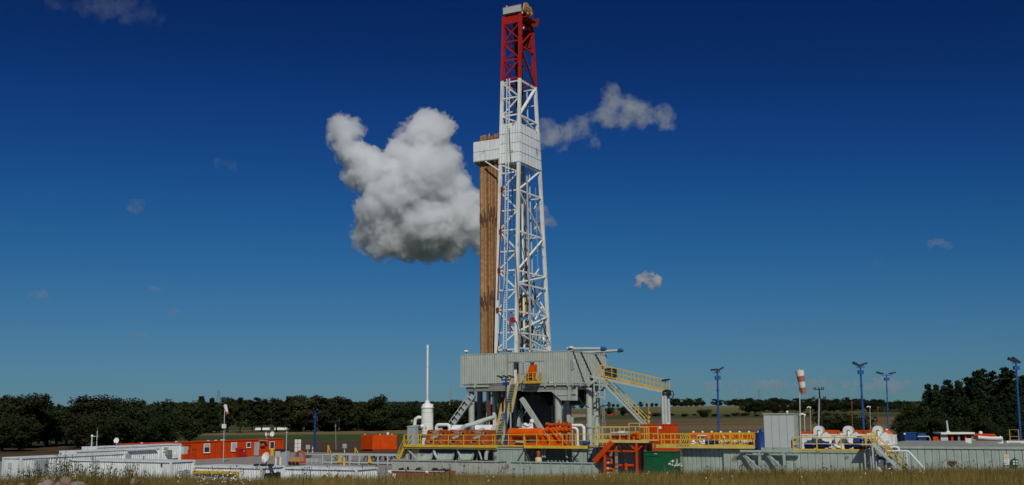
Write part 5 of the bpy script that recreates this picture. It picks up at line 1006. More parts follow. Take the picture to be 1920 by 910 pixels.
B('roof_cap', 'tank', T, (ca-.06, v1-.1, zc_-.05), (cb_+.08, v1+1.6, zc_+.06)); BAR('corner_trim', 'tank', T, (cb_, v1, zt1+.24), (cb_, v1, zc_-.06), .1); MB().lathe((ca+2.2, v1+.3, zc_+.05), [(.08, 0), (.12, .15), (.05, .25)], 8).build('roof_lamp', 'winwhite', T)
def windsock(name, label, base, top, ang, L, r, post, cols, mast_r=.05):
    T = thing(name, label, 'wind sock', tuple(base)); TUBE('mast', post, T, base, top, mast_r); d = Vector(ang).normalized(); n_ = len(cols); s = Vector(top)+d*.15
    MB().lathe((0, 0, 0), [(r, 0), (r, .06)], 14)
    for k, c_ in enumerate(cols): a, b = s+d*L*k/n_, s+d*L*(k+1)/n_; ra_, rb2 = r*(1-.4*k/n_), r*(1-.4*(k+1)/n_); MB().tube(a+Vector((0, 0, .0)), b, ra_, rb2, 14, cap=(k == 0)).build('stripe', c_, T)
    TUBE('hoop_arm', post, T, top, s+d*.1+Vector((0, 0, r*.5)), .03); return T
b_ = Vector(PV(1501, 838, 103.4)); b_.z = zt1-.05; t_ = Vector(PV(1498.5, 692, 103.4))
windsock('striped_wind_sock', 'red and white striped wind sock on a thin mast by the grey cabin', b_, t_, (.13, 0, -1), 2.2, .41, 'greyl', ('sockw', 'sockr', 'sockw', 'sockr'))
# three white drums, blue motors, white troughs
DL = ['white drum nearest the grey cabin', 'white drum in the middle of the row of three', 'white drum above the yellow stairs']
for k, px in enumerate((1534, 1589.5, 1645)):
    v1 = 104.6; c = PV(px, 808, v1); r_ = .46
    T = thing('centrifuge_drum', DL[k]+', on a white stand', 'drum', (c[0], v1, zt1)); MB().lathe(c, [(.1, -.02), (r_, 0), (r_, .9), (r_*.9, 1.0), (.1, 1.02)], 28, 'v').build('drum_shell', 'greyl', T); MB().lathe((c[0], c[1]-.03, c[2]), [(.1, -.02), (r_*.98, 0), (r_*.98, .03)], 28, 'v').build('drum_face', 'winwhite', T)
    MB().prism([(c[0]+.15, v1+.2, zt1-.03), (c[0]+1.2, v1+.2, zt1-.03), (c[0]+1.15, v1+.2, c[2]-.75), (c[0]+.6, v1+.2, c[2]-.15), (c[0]+.2, v1+.2, c[2]-.4)], (0, .9, 0)).build('stand', 'white', T); PATH('feed_pipe', 'white', T, [(c[0]+.1, v1-.12, c[2]-.1), (c[0]+.12, v1-.3, c[2]-.3), (c[0]+.1, v1-.32, c[2]-.75), (c[0]+.1, v1-.3, zt1-.03)], .11, 10); MB().lathe((c[0]+.05, v1-.06, c[2]-.05), [(.05, -.02), (.16, 0), (.16, .05)], 12, 'v').build('hub', 'steel', T); B('base', 'white', T, (c[0]-.8, v1-.2, zt1-.03), (c[0]+1.3, v1+1.2, zt1+.6))
for k, (px, lab) in enumerate(((1508, 'blue motor behind the railing by the grey cabin'), (1530, 'blue motor under the first white drum'), (1583, 'blue motor under the middle white drum'), (1600, 'large blue motor between the middle drum and the ladder cage'))):
    v1 = 102.9; p = U(px, 838, v1); L_ = (1.5, 1.4, .8, 1.9)[k]; r_ = (.3, .38, .3, .5)[k]
    T = thing('blue_motor', lab, 'motor', (p, v1, zt1)); B('foot', 'dark', T, (p, v1-.3, zt1-.02), (p+L_, v1+.3, zt1+.15)); MB().lathe((p, v1, zt1+.14+r_), [(.1, 0), (r_, .06), (r_, L_*.55), (r_*.8, L_*.6), (r_*.8, L_*.85), (.12, L_*.9), (.12, L_)], 14, 'u').build('motor_body', 'blue', T); B('terminal_box', 'bluel', T, (p+L_*.2, v1-.15, zt1+.1+2*r_), (p+L_*.4, v1+.15, zt1+.32+2*r_))
    for q in range(5): MB().lathe((p+.1+q*L_*.09, v1, zt1+.14+r_), [(r_+.005, 0), (r_+.03, .01), (r_+.005, .02)], 14, 'u').build('fin', 'blue', T)
T = thing('mud_gun', 'white forked pipe between the blue motors', 'pipe', PV(1563, 845, 103)); c = PV(1563, 833, 103); TUBE('branch', 'white', T, PV(1555, 843, 103), c, .14); TUBE('branch', 'white', T, PV(1577, 843, 103), c, .16); MB().lathe((c[0], 103, c[2]), [(.16, -.1), (.2, .1), (.14, .3), (.05, .4)], 10).build('head', 'blue', T); TUBE('stem', 'white', T, (c[0], 103.05, zt1-.02), c, .1)
T = thing('white_trough', 'long white trough behind the drums', 'trough', (U(1500, 830, 106.6), 106.6, zt1)); ta, tb2, zt2 = U(1500, 830, 106.6), U(1678, 830, 106.6), Z(1580, 817, 106.6); B('trough_side', 'white', T, (ta, 106.6, zt1-.02), (tb2, 106.7, zt2)); B('trough_back', 'white', T, (ta, 107.9, zt1-.02), (tb2, 108, zt2+.05)); B('trough_end', 'white', T, (tb2-.1, 106.701, zt1-.02), (tb2, 107.899, zt2)); B('trough_end', 'white', T, (ta, 106.701, zt1-.02), (ta+.1, 107.899, zt2))
for k in range(7): B('lid', 'white', T, (ta+(tb2-ta)*k/7+.05, 106.55, zt2+.001), (ta+(tb2-ta)*(k+.8)/7, 107.85, zt2+.12+.1*(k % 2)))
for k in range(9): BAR('stiffener', 'greyl', T, (ta+.2+k*(tb2-ta-.4)/8, 106.57, zt1), (ta+.2+k*(tb2-ta-.4)/8, 106.57, zt2-.05), .08)
v1 = 111; T = thing('orange_conveyor', 'long orange conveyor box behind the white drums', 'conveyor', (U(1500, 820, v1), v1, 0)); za, zb_ = Z(1580, 818, v1), Z(1580, 808, v1); sa, sb_ = U(1500, 815, v1), U(1668, 815, v1); n_ = 7
for k in range(n_): B('conveyor_section', 'orange', T, (sa+(sb_-sa)*k/n_+.03, v1, za), (sa+(sb_-sa)*(k+1)/n_-.03, v1+1.2, zb_+(.05 if k % 3 else -.08)))
for k in range(4): BAR('trestle_leg', 'rustorange', T, (sa+.5+k*(sb_-sa-1)/3, v1+.6, 0), (sa+.5+k*(sb_-sa-1)/3, v1+.6, za+.02), .2)
p = PV(1661, 814, 110); T = thing('orange_dome', 'small orange domed tank beside the last white drum', 'tank', (p[0], 110, 0)); MB().lathe((p[0], 110, 0), [(.7, 0), (.7, p[2]-.1), (.6, p[2]+.15), (.35, p[2]+.32), (.1, p[2]+.38)], 18).build('dome_shell', 'orange', T); MB().lathe((p[0]+.1, 109.9, p[2]+.36), [(.15, 0), (.15, .1), (.04, .14)], 8).build('cap', 'winwhite', T)
# yellow stairs down from the tank
f_, h_ = Vector(PV(1692, 884, 101)), Vector(PV(1637, 832, 101)); f_.z = max(f_.z, .02)
T = thing('tank_stairs', 'yellow railed stairs running down the front of the panelled tanks', 'stairs', tuple(f_)); stairs(T, f_, h_, .9, 12, 'greyl', 'yellow', (0, 1, 0), 'greyd', 1.05); B('head_landing', 'greyl', T, h_+Vector((-1.0, -.5, -.12)), h_+Vector((.05, .95, -.02)))
for s in (-.4, .4): BAR('support_leg', 'greyl', T, (h_.x, h_.y+s, 0), h_+Vector((0, s, -.1)), .12)
for k, (px, py) in enumerate(((1627, 843), (1637, 840))):
    T = thing('hoop_rail', 'grey hoop rail standing at the foot of the ladder cage, the %s one' % ('shorter' if k == 0 else 'taller'), 'rail', (U(px, 870, 101.2), 101.2, 0)); u_ = U(px, 860, 101.2); zz = Z(px, py, 101.2); PATH('hoop', 'greyl', T, [(u_-.25, 101.2, 0), (u_-.25, 101.2, zz-.25)]+arc((u_, 101.2, zz-.25), .25, 180, 0, 8)+[(u_+.25, 101.2, 0)], .06)
p = PV(1650, 866, 101.8); T = thing('blue_hose_pump', 'blue and white pump half hidden under the yellow stairs', 'pump', (p[0], 101.6, 0)); MB().lathe((p[0], 101.7, p[2]), [(.1, -.3), (.45, -.2), (.5, .1), (.1, .2)], 14, 'v').build('pump_wheel', 'blue', T); B('pump_cover', 'winwhite', T, (p[0]-.1, 101.3, p[2]-1.1), (p[0]+.35, 101.45, p[2]+.2)); B('pump_foot', 'greyd', T, (p[0]-.4, 101.35, 0), (p[0]+.5, 101.85, p[2]-.3))
# long tank on the far right
za = 3.13; ra, rb_ = t3+.03, U(1975, 850, 102)
FT = thing('long_tank', 'very long grey tank block with upright panels and a broad flat roof', 'tank', (ra, 102, 0)); B('tank_block', 'tank', FT, (ra, 102.001, 0), (rb_, 121, za-.06)); tank_wall(FT, ra, rb_, 102, 0, za-.22, 24); BAR('top_rim', 'tank', FT, (ra, 101.93, za-.12), (rb_, 101.93, za-.12), .16, .2)
n_ = 6
for k in range(n_): B('roof_sheet', 'roof', FT, (ra+(rb_-ra)*k/n_+.02, 102.03, za-.055), (ra+(rb_-ra)*(k+1)/n_-.02, 121, za))
for px in (1745, 1803, 1862, 1902): p = PZ(px, 832, za); B('hatch', 'roof', FT, (p[0]-.5, p[1], za), (p[0]+.5, p[1]+1, za+.07))
vp = 100.9; PATH('pipe_rail', 'whiteroof', FT, [PV(1656, 846, vp), PV(1700, 846, vp), PV(1704, 847.5, vp), PV(1731, 877, vp), (U(1736, 884, vp), vp, .0)], .09); PATH('pipe_bend', 'whiteroof', FT, [PV(1662, 841, 101.6), PV(1678, 838, 101.6), PV(1684, 840, 101.6), PV(1686, 846, 101.6)], .12)
for px in (1660, 1700): p = PV(px, 846, vp); BAR('rail_post', 'whiteroof', FT, (p[0], vp, 0), p, .09)
T = thing('rusty_bracket', 'rusty V-shaped bracket on the front of the long grey tank', 'bracket', PV(1786, 868, 101.85)); 
for a, b in (((1780, 866), (1787, 872)), ((1787, 872), (1794, 866)), ((1779, 865.5), (1795, 865.5))): BAR('bracket_bar', 'pipe1', T, PV(*a, 101.85), PV(*b, 101.85), .16, .06)
p, q = PV(1897, 873, 101.8), PV(1909, 862, 101.8)
T = thing('green_first_aid_box', 'small green box with white marks on the front of the long grey tank', 'box', (p[0], 101.8, p[2])); B('box_body', 'green', T, (p[0], 101.7, p[2]), (q[0], 101.94, q[2])); TUBE('box_knob', 'green', T, ((p[0]+q[0])/2, 101.8, q[2]-.02), ((p[0]+q[0])/2, 101.8, q[2]+.15), .08)
for du, dz in ((.2, .34), (.42, .34), (.2, .14), (.42, .14)): B('white_mark', 'winwhite', T, (p[0]+du-.07, 101.68, p[2]+dz-.06), (p[0]+du+.07, 101.699, p[2]+dz+.06))
p, q = PV(1883, 872, 101.9), PV(1891, 852, 101.9)
T = thing('notice_board', 'white paper notice with a yellow heading on the long grey tank', 'notice', (p[0], 101.9, p[2])); B('board', 'winwhite', T, (p[0], 101.9, p[2]), (q[0], 101.942, q[2]-.35)); B('heading', 'plaster', T, (p[0], 101.9, q[2]-.33), (q[0], 101.942, q[2]))
for k in range(4): B('text_line', 'doorgrey', T, (p[0]+.08, 101.895, p[2]+.12+k*.15), (q[0]-.08, 101.899, p[2]+.17+k*.15))
# gear on and behind the long tank
T = thing('white_gutter', 'white gutter on posts on the roof of the long grey tank', 'gutter', PV(1816, 828, 112)); p, q = PV(1816, 828, 112), PV(1875, 828, 112)
for s in (p, q): B('gutter_post', 'winwhite', T, (s[0]-.25, 112, za-.02), (s[0]+.25, 112.5, za+.45))
MB().path([(p[0]+.9, 111.9, za+.55), (p[0]+2, 111.9, za+.47), (p[0]+3, 111.9, za+.47), (q[0], 111.9, za+.55)], .16, 8).build('gutter_pipe', 'winwhite', T); BAR('gutter_beam', 'tan', T, (p[0], 112.2, za+.3), (q[0], 112.2, za+.3), .1, .12)
T = thing('roof_ladder', 'thin pale ladder hoop standing on the long tank roof', 'ladder', PV(1902, 826, 113)); p, q = PV(1894, 826, 113), PV(1909, 806, 113); PATH('hoop', 'tan', T, [(p[0], 113, za-.02), (p[0], 113, q[2]), (q[0], 113, q[2]), (q[0], 113, za-.02)], .05); BAR('rung', 'tan', T, (p[0], 113, (za+q[2])/2), (q[0], 113, (za+q[2])/2), .05); B('ladder_foot', 'winwhite', T, (p[0]-.3, 112.8, za-.01), (q[0]+.8, 113.4, za+.22))
def wthing(name, label, cat, p): return thing(name, label, cat, p, yard=False)
Y_ = 160; p, q = PW(1697, 829, Y_), PW(1718, 811, Y_)
T = wthing('blue_cabin', 'small dark blue container behind the long grey tank', 'container', (p[0], Y_, 0)); 
for k in range(3): MB().corr((p[0]+(q[0]-p[0])*k/3, Y_), (1, 0), (q[0]-p[0])/3-.02, .1, q[2]-.1, (0, -1), .3, .05).build('wall_panel', 'blue', T)
B('cabin_core', 'blue', T, (p[0]+.05, Y_+.06, 0), (q[0]-.05, Y_+2.3, q[2]-.05)); B('roof_rail', 'bluel', T, (p[0]-.04, Y_-.08, q[2]-.1), (q[0]+.04, Y_+2.4, q[2])); B('corner_casting', 'winwhite', T, (p[0]-.15, Y_-.12, q[2]-.3), (p[0]+.1, Y_+.1, q[2]-.08))
p, q = PW(1719, 829, Y_), PW(1743, 812, Y_); T = wthing('blue_machine', 'dark blue engine unit with a pale hood beside the blue container', 'machine', (p[0], Y_, 0)); B('engine_base', 'dark', T, (p[0], Y_, 0), (q[0]-.2, Y_+1.8, 1.6)); B('engine_block', 'blue', T, (p[0]+.3, Y_+.1, 1.6), (q[0]-.5, Y_+1.6, q[2])); BAR('pale_hood', 'greyl', T, (p[0]+.1, Y_-.05, q[2]-.5), (q[0]-.2, Y_-.05, q[2]-.5), .15, .16); PATH('exhaust', 'greyl', T, [(q[0]-.6, Y_, q[2]-.5), (q[0]-.1, Y_, q[2]-.55), (q[0], Y_, q[2]-.9), (q[0], Y_, 1.2)], .09)
Y_ = 158; a = lambda px, py: PW(px, py, Y_); T = wthing('open_shed', 'open shed with a flat white roof and orange sides behind the long grey tank', 'shed', (a(1763, 828)[0], Y_, 0)); x0_, x1_, x2_, zt_ = a(1763, 828)[0], a(1826, 828)[0], a(1778, 828)[0], a(1790, 811)[2]
B('roof', 'winwhite', T, (x0_, Y_-.5, zt_-.25), (x1_, Y_+2.6, zt_)); B('pale_door', 'greyl', T, (x0_+.1, Y_, 0), (x2_, Y_+.1, zt_-.25)); B('back_wall', 'redd', T, (x0_+.1, Y_+2.4, 0), (x1_-.1, Y_+2.5, zt_-.25)); B('side_wall', 'cabin', T, (x0_-.9, Y_+.3, 0), (x0_+.05, Y_+.4, zt_-.6))
for k in range(4): BAR('roof_post', 'greyd' if k % 2 else 'cabin', T, (x2_+.6+k*(x1_-x2_-.8)/3, Y_+.1, 0), (x2_+.6+k*(x1_-x2_-.8)/3, Y_+.1, zt_-.25), .3)
TUBE('chimney', 'greyl', T, (a(1783, 811)[0], Y_+1, zt_-.02), (a(1780, 789)[0], Y_+1, a(1780, 789)[2]), .14); MB().lathe((a(1783, 811)[0], Y_+1, zt_-.02), [(.4, 0), (.3, .1), (.15, .2)], 10).build('chimney_collar', 'winwhite', T)
T = wthing('orange_machine', 'orange hooded machine with dark window beside the open shed', 'machine', (a(1826, 828)[0], Y_+.2, 0)); z_ = a(1850, 814)[2]; MB().prism([(a(1827, 828)[0], Y_+.2, 0), (a(1876, 828)[0], Y_+.2, 0), (a(1876, 828)[0], Y_+.2, a(1876, 823)[2]), (a(1866, 816)[0], Y_+.2, z_), (a(1827, 814)[0], Y_+.2, z_+.05)], (0, 2, 0)).build('hood', 'cabin', T); B('window', 'glass', T, (a(1828, 822)[0], Y_+.15, a(1828, 822)[2]-.1), (a(1846, 818)[0], Y_+.199, z_-.25)); MB().lathe((a(1844, 812)[0], Y_+1, z_), [(.3, 0), (.25, .3), (.1, .4)], 10).build('vent_cap', 'winwhite', T); B('side_strip', 'rustorange', T, (a(1846, 820)[0], Y_+.14, z_-.5), (a(1870, 820)[0], Y_+.198, z_-.42))
# orange container behind the riser pipes
v1 = 113.5; p, q = PV(1205, 830, v1), PV(1257, 795.5, v1); T = thing('orange_container', 'bright orange container behind the gangway riser pipes', 'container', (p[0], v1, 0)); 
MB().corr((p[0], v1), (1, 0), q[0]-p[0], .1, q[2]-.1, (0, -1), .3, .045).build('front_wall', 'cabin', T); MB().corr((q[0], v1), (0, 1), 2.4, .1, q[2]-.1, (1, 0), .3, .045).build('end_wall', 'cabin', T); B('container_core', 'cabin', T, (p[0]+.05, v1+.05, 0), (q[0]-.05, v1+2.35, q[2]-.06)); B('roof_rail', 'cabin', T, (p[0]-.03, v1-.06, q[2]-.1), (q[0]+.07, v1+2.45, q[2])); B('vent_plate', 'winwhite', T, (U(1238, 802, v1)-.15, v1-.09, Z(1238, 802, v1)-.15), (U(1238, 802, v1)+.15, v1-.05, Z(1238, 802, v1)+.15)); B('lamp', 'winwhite', T, (q[0]-.4, v1+.2, q[2]), (q[0]-.2, v1+.4, q[2]+.2))
# ================================================================== CABINS AND GEAR ON THE LEFT, POLES, HOUSES
def container(T, ua, ub, va, vb_, z, mat, roof='whiteroof', pitch=.3):
    for args in (((ua, va), (1, 0), ub-ua, (0, -1)), ((ub, va), (0, 1), vb_-va, (1, 0)), ((ua, vb_), (1, 0), ub-ua, (0, 1)), ((ua, va), (0, 1), vb_-va, (-1, 0))):
        p, d, L_, n_ = args; MB().corr((p[0]-n_[0]*.05+d[0]*.06, p[1]-n_[1]*.05+d[1]*.06), d, L_-.12, .12, z-.12, n_, pitch, .045).build('corrugated_wall', mat, T)
    for p in ((ua, va), (ub, va), (ub, vb_), (ua, vb_)): BAR('corner_post', mat, T, (*p, 0), (*p, z), .15)
    for p, q in (((ua, va), (ub, va)), ((ub, va), (ub, vb_)), ((ua, vb_), (ub, vb_)), ((ua, va), (ua, vb_))): BAR('top_rail', mat, T, (*p, z-.06), (*q, z-.06), .13, .13); BAR('bottom_rail', mat, T, (*p, .07), (*q, .07), .13, .14)
    n_ = 5; lv = (vb_-va) > (ub-ua)
    for k in range(n_):
        if lv: B('roof_sheet', roof, T, (ua+.03, va+(vb_-va)*k/n_+.01, z-.04), (ub-.03, va+(vb_-va)*(k+1)/n_-.01, z+.012))
        else: B('roof_sheet', roof, T, (ua+(ub-ua)*k/n_+.01, va+.03, z-.04), (ua+(ub-ua)*(k+1)/n_-.01, vb_-.03, z+.012))
def win_u(T, uf, p, q, frame='winwhite', pane='glass', shut=None):
    """window in a wall that faces +u: pixel corners p (upper left) and q (lower right)"""
    a, b = PU(*p, uf+.02), PU(*q, uf+.02); v0, v1_, z0_, z1_ = min(a[1], b[1]), max(a[1], b[1]), min(a[2], b[2]), max(a[2], b[2])
    W_ = B('window', frame, T, (uf-.03, v0, z0_), (uf+.03, v1_, z1_)); t = .11*(v1_-v0)
    B('pane', pane, W_, (uf+.03, v0+t, z0_+.1), (uf+.036, v1_-t, z1_-.1)); B('sill', frame, W_, (uf+.031, v0-.03, z0_-.05), (uf+.12, v1_+.03, z0_))
    if shut: B('roller_shutter', shut, W_, (uf+.037, v0+t, z0_+.1+(z1_-z0_)*.5), (uf+.05, v1_-t, z1_-.08))
def con_u(name, label, uf, va, L_, mat, z=2.6, wd=2.44, pitch=.3):
    T = thing(name, label, 'container', (uf, va, 0)); container(T, uf-wd, uf, va, va+L_, z, mat, 'whiteroof' if mat == 'whitep' else 'cabin', pitch); return T
A = con_u('white_cabin', 'white corrugated cabin with a grey shutter, its plain end turned outwards', -87.6, 67.5, 12.2, 'whitep'); win_u(A, -87.6, (64, 862), (89, 890), 'greyl', 'doorgrey'); 
B('end_panel', 'whitep', A, (-89.95, 67.42, .3), (-87.75, 67.45, 2.4)); B('name_plate', 'greyl', A, (-89.2, 67.39, 1.6), (-88.7, 67.419, 2.1))
Bc = con_u('white_cabin', 'white cabin behind the boulders with a grey canopy along its side', -98.0, 82.3, 12.2, 'whitep'); win_u(Bc, -98, (232, 850), (246, 862), 'greyl', 'doorgrey'); win_u(Bc, -98, (206, 852), (222, 862), 'greyl', 'doorgrey'); B('canopy', 'whiteroof', Bc, (-98, 89.5, 2.38), (-97.7, 93.8, 2.44)); B('end_panel', 'whitep', Bc, (-100.3, 82.2, .3), (-98.1, 82.24, 2.45))
Cc = con_u('white_cabin', 'white cabin with air conditioners standing against the orange cabins', -109.4, 95.0, 14.2, 'whitep'); win_u(Cc, -109.4, (276, 844), (291, 862), 'greyl', 'doorgrey'); win_u(Cc, -109.4, (306, 838), (315, 846), 'winwhite', 'doorgrey'); B('canopy', 'whiteroof', Cc, (-109.4, 98, 2.36), (-109.1, 103, 2.42)); p = PU(320, 848, -109.3); B('air_conditioner', 'greyd', Cc, (-109.4, p[1]-.9, p[2]-.3), (-108.9, p[1]-.1, p[2]+.3)); B('air_conditioner', 'winwhite', Cc, (-109.4, p[1]+.2, p[2]-.8), (-108.9, p[1]+1, p[2]-.3)); B('end_panel', 'whitep', Cc, (-111.7, 94.9, .3), (-109.5, 94.94, 2.45)); B('electric_box', 'greyl', Cc, (-109.4, 109.25, 1.2), (-108.8, 109.9, 2.2))
D_ = thing('white_container', 'white corrugated container with a grey hatch in its end, behind the tall weeds', 'container', (-79.2, 65.9, 0)); container(D_, -79.2, -67.05, 65.9, 68.5, 2.6, 'whitep', pitch=.26); a, b = PU(335, 883, -67), PU(350, 905, -67); B('end_hatch', 'doorgrey', D_, (-67.06, a[1], .2), (-66.95, b[1]+.25, a[2])); a = PV(303, 871, 65.85); B('vent', 'dark', D_, (a[0]-.06, 65.8, a[2]-.1), (a[0]+.06, 65.86, a[2]+.1)); a = PV(269, 862, 66.4); BAR('roof_vent', 'greyd', D_, (a[0], 66.4, 2.6), (a[0], 66.4, 2.95), .1)
EL = [('orange_cabin', 'long orange corrugated cabin behind the white cabin with air conditioners', 105.9, 17.6), ('orange_cabin', 'orange cabin with an open grey door and a dish on its roof', 123.8, 14.0)]
for k, (nm, lab, va, L_) in enumerate(EL):
    T = con_u(nm, lab, -115.6, va, L_, 'cabin', 2.62); E_ = T; uf = -115.6
    if k == 0:
        win_u(T, uf, (382.5, 832), (393.5, 849), 'winwhite', 'glass', 'greyl')
        for p, q in (((346, 836), (357, 862)), ((362, 843), (367, 862))): a, b = PU(*p, uf+.03), PU(*q, uf+.03); B('door', 'cabin', T, (uf-.02, a[1], .15), (uf+.045, b[1], a[2])); B('door_head', 'redd', T, (uf+.02, a[1]-.05, a[2]), (uf+.08, b[1]+.05, a[2]+.08))
        a = PU(351, 841, uf+.06); B('door_sign', 'winwhite', T, (uf+.046, a[1]-.2, a[2]-.2), (uf+.06, a[1]+.2, a[2]+.2))
        for px in (265, 330, 390, 404): a = PU(px, 826, uf-.3); B('roof_lamp', 'winwhite', T, (uf-.35, a[1]-.12, 2.63), (uf-.1, a[1]+.12, 2.75))
    else:
        win_u(T, uf, (434, 830), (444, 846), 'winwhite', 'greyl'); win_u(T, uf, (462.5, 829.5), (470, 839.5), 'winwhite', 'glass'); win_u(T, uf, (506, 828), (514.5, 842.5), 'winwhite', 'glass')
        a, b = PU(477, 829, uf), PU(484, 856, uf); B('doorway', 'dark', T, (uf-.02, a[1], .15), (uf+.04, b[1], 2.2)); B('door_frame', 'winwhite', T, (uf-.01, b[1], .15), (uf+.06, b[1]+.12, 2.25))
        B('open_door', 'doorgrey', T, (uf+.02, a[1]-.05, .15), (uf+.95, a[1]+.02, 2.2)); a, b = PU(485, 826, uf), PU(497, 826, uf); B('door_canopy', 'greyl', T, (uf, a[1], 2.35), (uf+.6, b[1], 2.42)); a = PU(491, 833, uf); B('wall_cabinet', 'rustorange', T, (uf, a[1]-.5, 1.5), (uf+.25, a[1]+.4, 2.1)); B('gauge', 'winwhite', T, (uf+.251, a[1]-.15, 1.8), (uf+.27, a[1]+.15, 2.0)); B('end_gap_panel', 'redd', T, (uf-2.3, 123.55, .2), (uf-.3, 123.7, 2.5))
        for px in (406, 420): a = PU(px, 827, uf-.2); B('roof_lamp', 'winwhite', T, (uf-.35, max(a[1], 123.9)-.1, 2.63), (uf-.1, max(a[1], 123.9)+.1, 2.78))
uf = -115.6
def at_pad(px, py, z=0): p = PZ(px, py, z); return p
p = PU(458, 860, uf+.7); T = thing('red_fire_box', 'red fire equipment box against the orange cabin beside its grey door', 'box', (uf+.6, p[1], 0)); B('box_body', 'red', T, (uf+.1, p[1]-1.3, 0), (uf+.8, p[1]+.3, 1.3)); MB().prism([(uf+.06, p[1]-1.35, 1.3), (uf+.9, p[1]-1.35, 1.15), (uf+.9, p[1]-1.35, 1.25), (uf+.06, p[1]-1.35, 1.45)], (0, 1.7, 0)).build('box_lid', 'red', T); B('label', 'winwhite', T, (uf+.801, p[1]-.3, .9), (uf+.81, p[1]-.05, 1.1))
p = PU(509.5, 857, uf+.5); T = thing('yellow_bin', 'yellow bin under the last window of the orange cabin', 'bin', (uf+.5, p[1], 0)); MB().lathe((uf+.55, p[1], 0), [(.3, 0), (.36, .9), (.4, .92), (.4, 1.0)], 14).build('bin_body', 'yellow', T); MB().lathe((uf+.55, p[1], 1.0), [(.41, 0), (.36, .08), (.1, .14)], 14).build('bin_lid', 'yellowl', T)
def dish(name, label, c, r, base_z, face, mount='greyd'):
    T = thing(name, label, 'satellite dish', (c[0], c[1], base_z)); f = Vector(face).normalized(); a = f.orthogonal().normalized(); b = f.cross(a); m = MB(); vs, fs = [], []; n_ = 24; rings = ((0, 0), (.4, .03), (.7, .09), (1, .2))
    for rr_, dd in rings:
        for i in range(n_): an = 2*math.pi*i/n_; vs.append(Vector(c)+(a*math.cos(an)+b*math.sin(an))*rr_*r+f*dd*r)
    for k in range(3): fs += [(k*n_+i, k*n_+(i+1) % n_, (k+1)*n_+(i+1) % n_, (k+1)*n_+i) for i in range(n_)]
    n0 = len(vs); vs += [v-f*.03 for v in vs]; fs += [tuple(x+n0 for x in q) for q in fs]; m.add(vs, fs, True).build('reflector', 'winwhite', T)
    TUBE('mast', mount, T, (c[0], c[1], base_z), Vector(c)-f*.1, .05); g_ = Vector(c)+f*r*.9-Vector((0, 0, r*.6)); TUBE('feed_arm', mount, T, Vector(c)-Vector((0, 0, r*.85))+f*.1, g_, .025); MB().lathe(tuple(g_), [(.05, -.06), (.06, .06)], 8).build('feed_horn', 'greyl', T); return T
p = PU(519, 822, uf-1); dish('roof_dish', 'small white satellite dish on the roof of the orange cabin', (uf-1, 136.3, PU(519, 814, uf-1)[2]), .42, 2.6, (.1, -1, .25))
p = PU(500, 822, uf-1); T = thing('roof_camera', 'small white camera post on the roof of the orange cabin', 'camera', (uf-1, p[1], 2.61)); TUBE('post', 'greyl', T, (uf-1, p[1], 2.6), (uf-1, p[1], 3.5), .05); MB().tube((uf-1.1, p[1]-.1, 3.1), (uf-1.1, p[1]-.1, 3.6), .13).build('camera_body', 'winwhite', T); BAR('camera_arm', 'winwhite', T, (uf-1.1, p[1], 3.25), (uf-.5, p[1], 3.4), .08); MB().tube((uf-.5, p[1]-.15, 3.2), (uf-.5, p[1]-.15, 3.5), .09).build('camera_body', 'greyl', T)
for (px, y0_, y1_, ub_, lab, nm) in ((151, 840, 821, -110.5, 'pale lamp post with a side arm on the farthest white cabin roof', 'roof_lamp_post'), (181, 838, 809, -110.3, 'thin bare antenna on the farthest white cabin roof', 'antenna')):
    p, q = PU(px, y0_, ub_), PU(px, y1_, ub_); v_ = max(95.2, min(108, p[1])); q = PU(px, y1_, ub_); T = thing(nm, lab, 'antenna' if nm == 'antenna' else 'lamp post', (ub_, v_, 2.6)); hz = 2.6+(q[2]-p[2])*v_/p[1]; TUBE('pole', 'greyl', T, (ub_, v_, 2.58), (ub_, v_, hz), .05 if nm == 'antenna' else .09); 
    if nm != 'antenna': MB().lathe((ub_, v_, hz-.1), [(.12, 0), (.18, .15), (.1, .3)], 10).build('lamp_head', 'winwhite', T); TUBE('side_arm', 'greyl', T, (ub_, v_, hz), (ub_+.9, v_+.2, hz), .04)
    else: BAR('whip', 'greyl', T, (ub_, v_, hz-.3), (ub_+.02, v_, hz+.3), .03)
dish('roof_dish', 'small grey dish on the roof of the farthest white cabin', (-110.6, 99.2, 3.25), .36, 2.6, (.3, -1, .2))
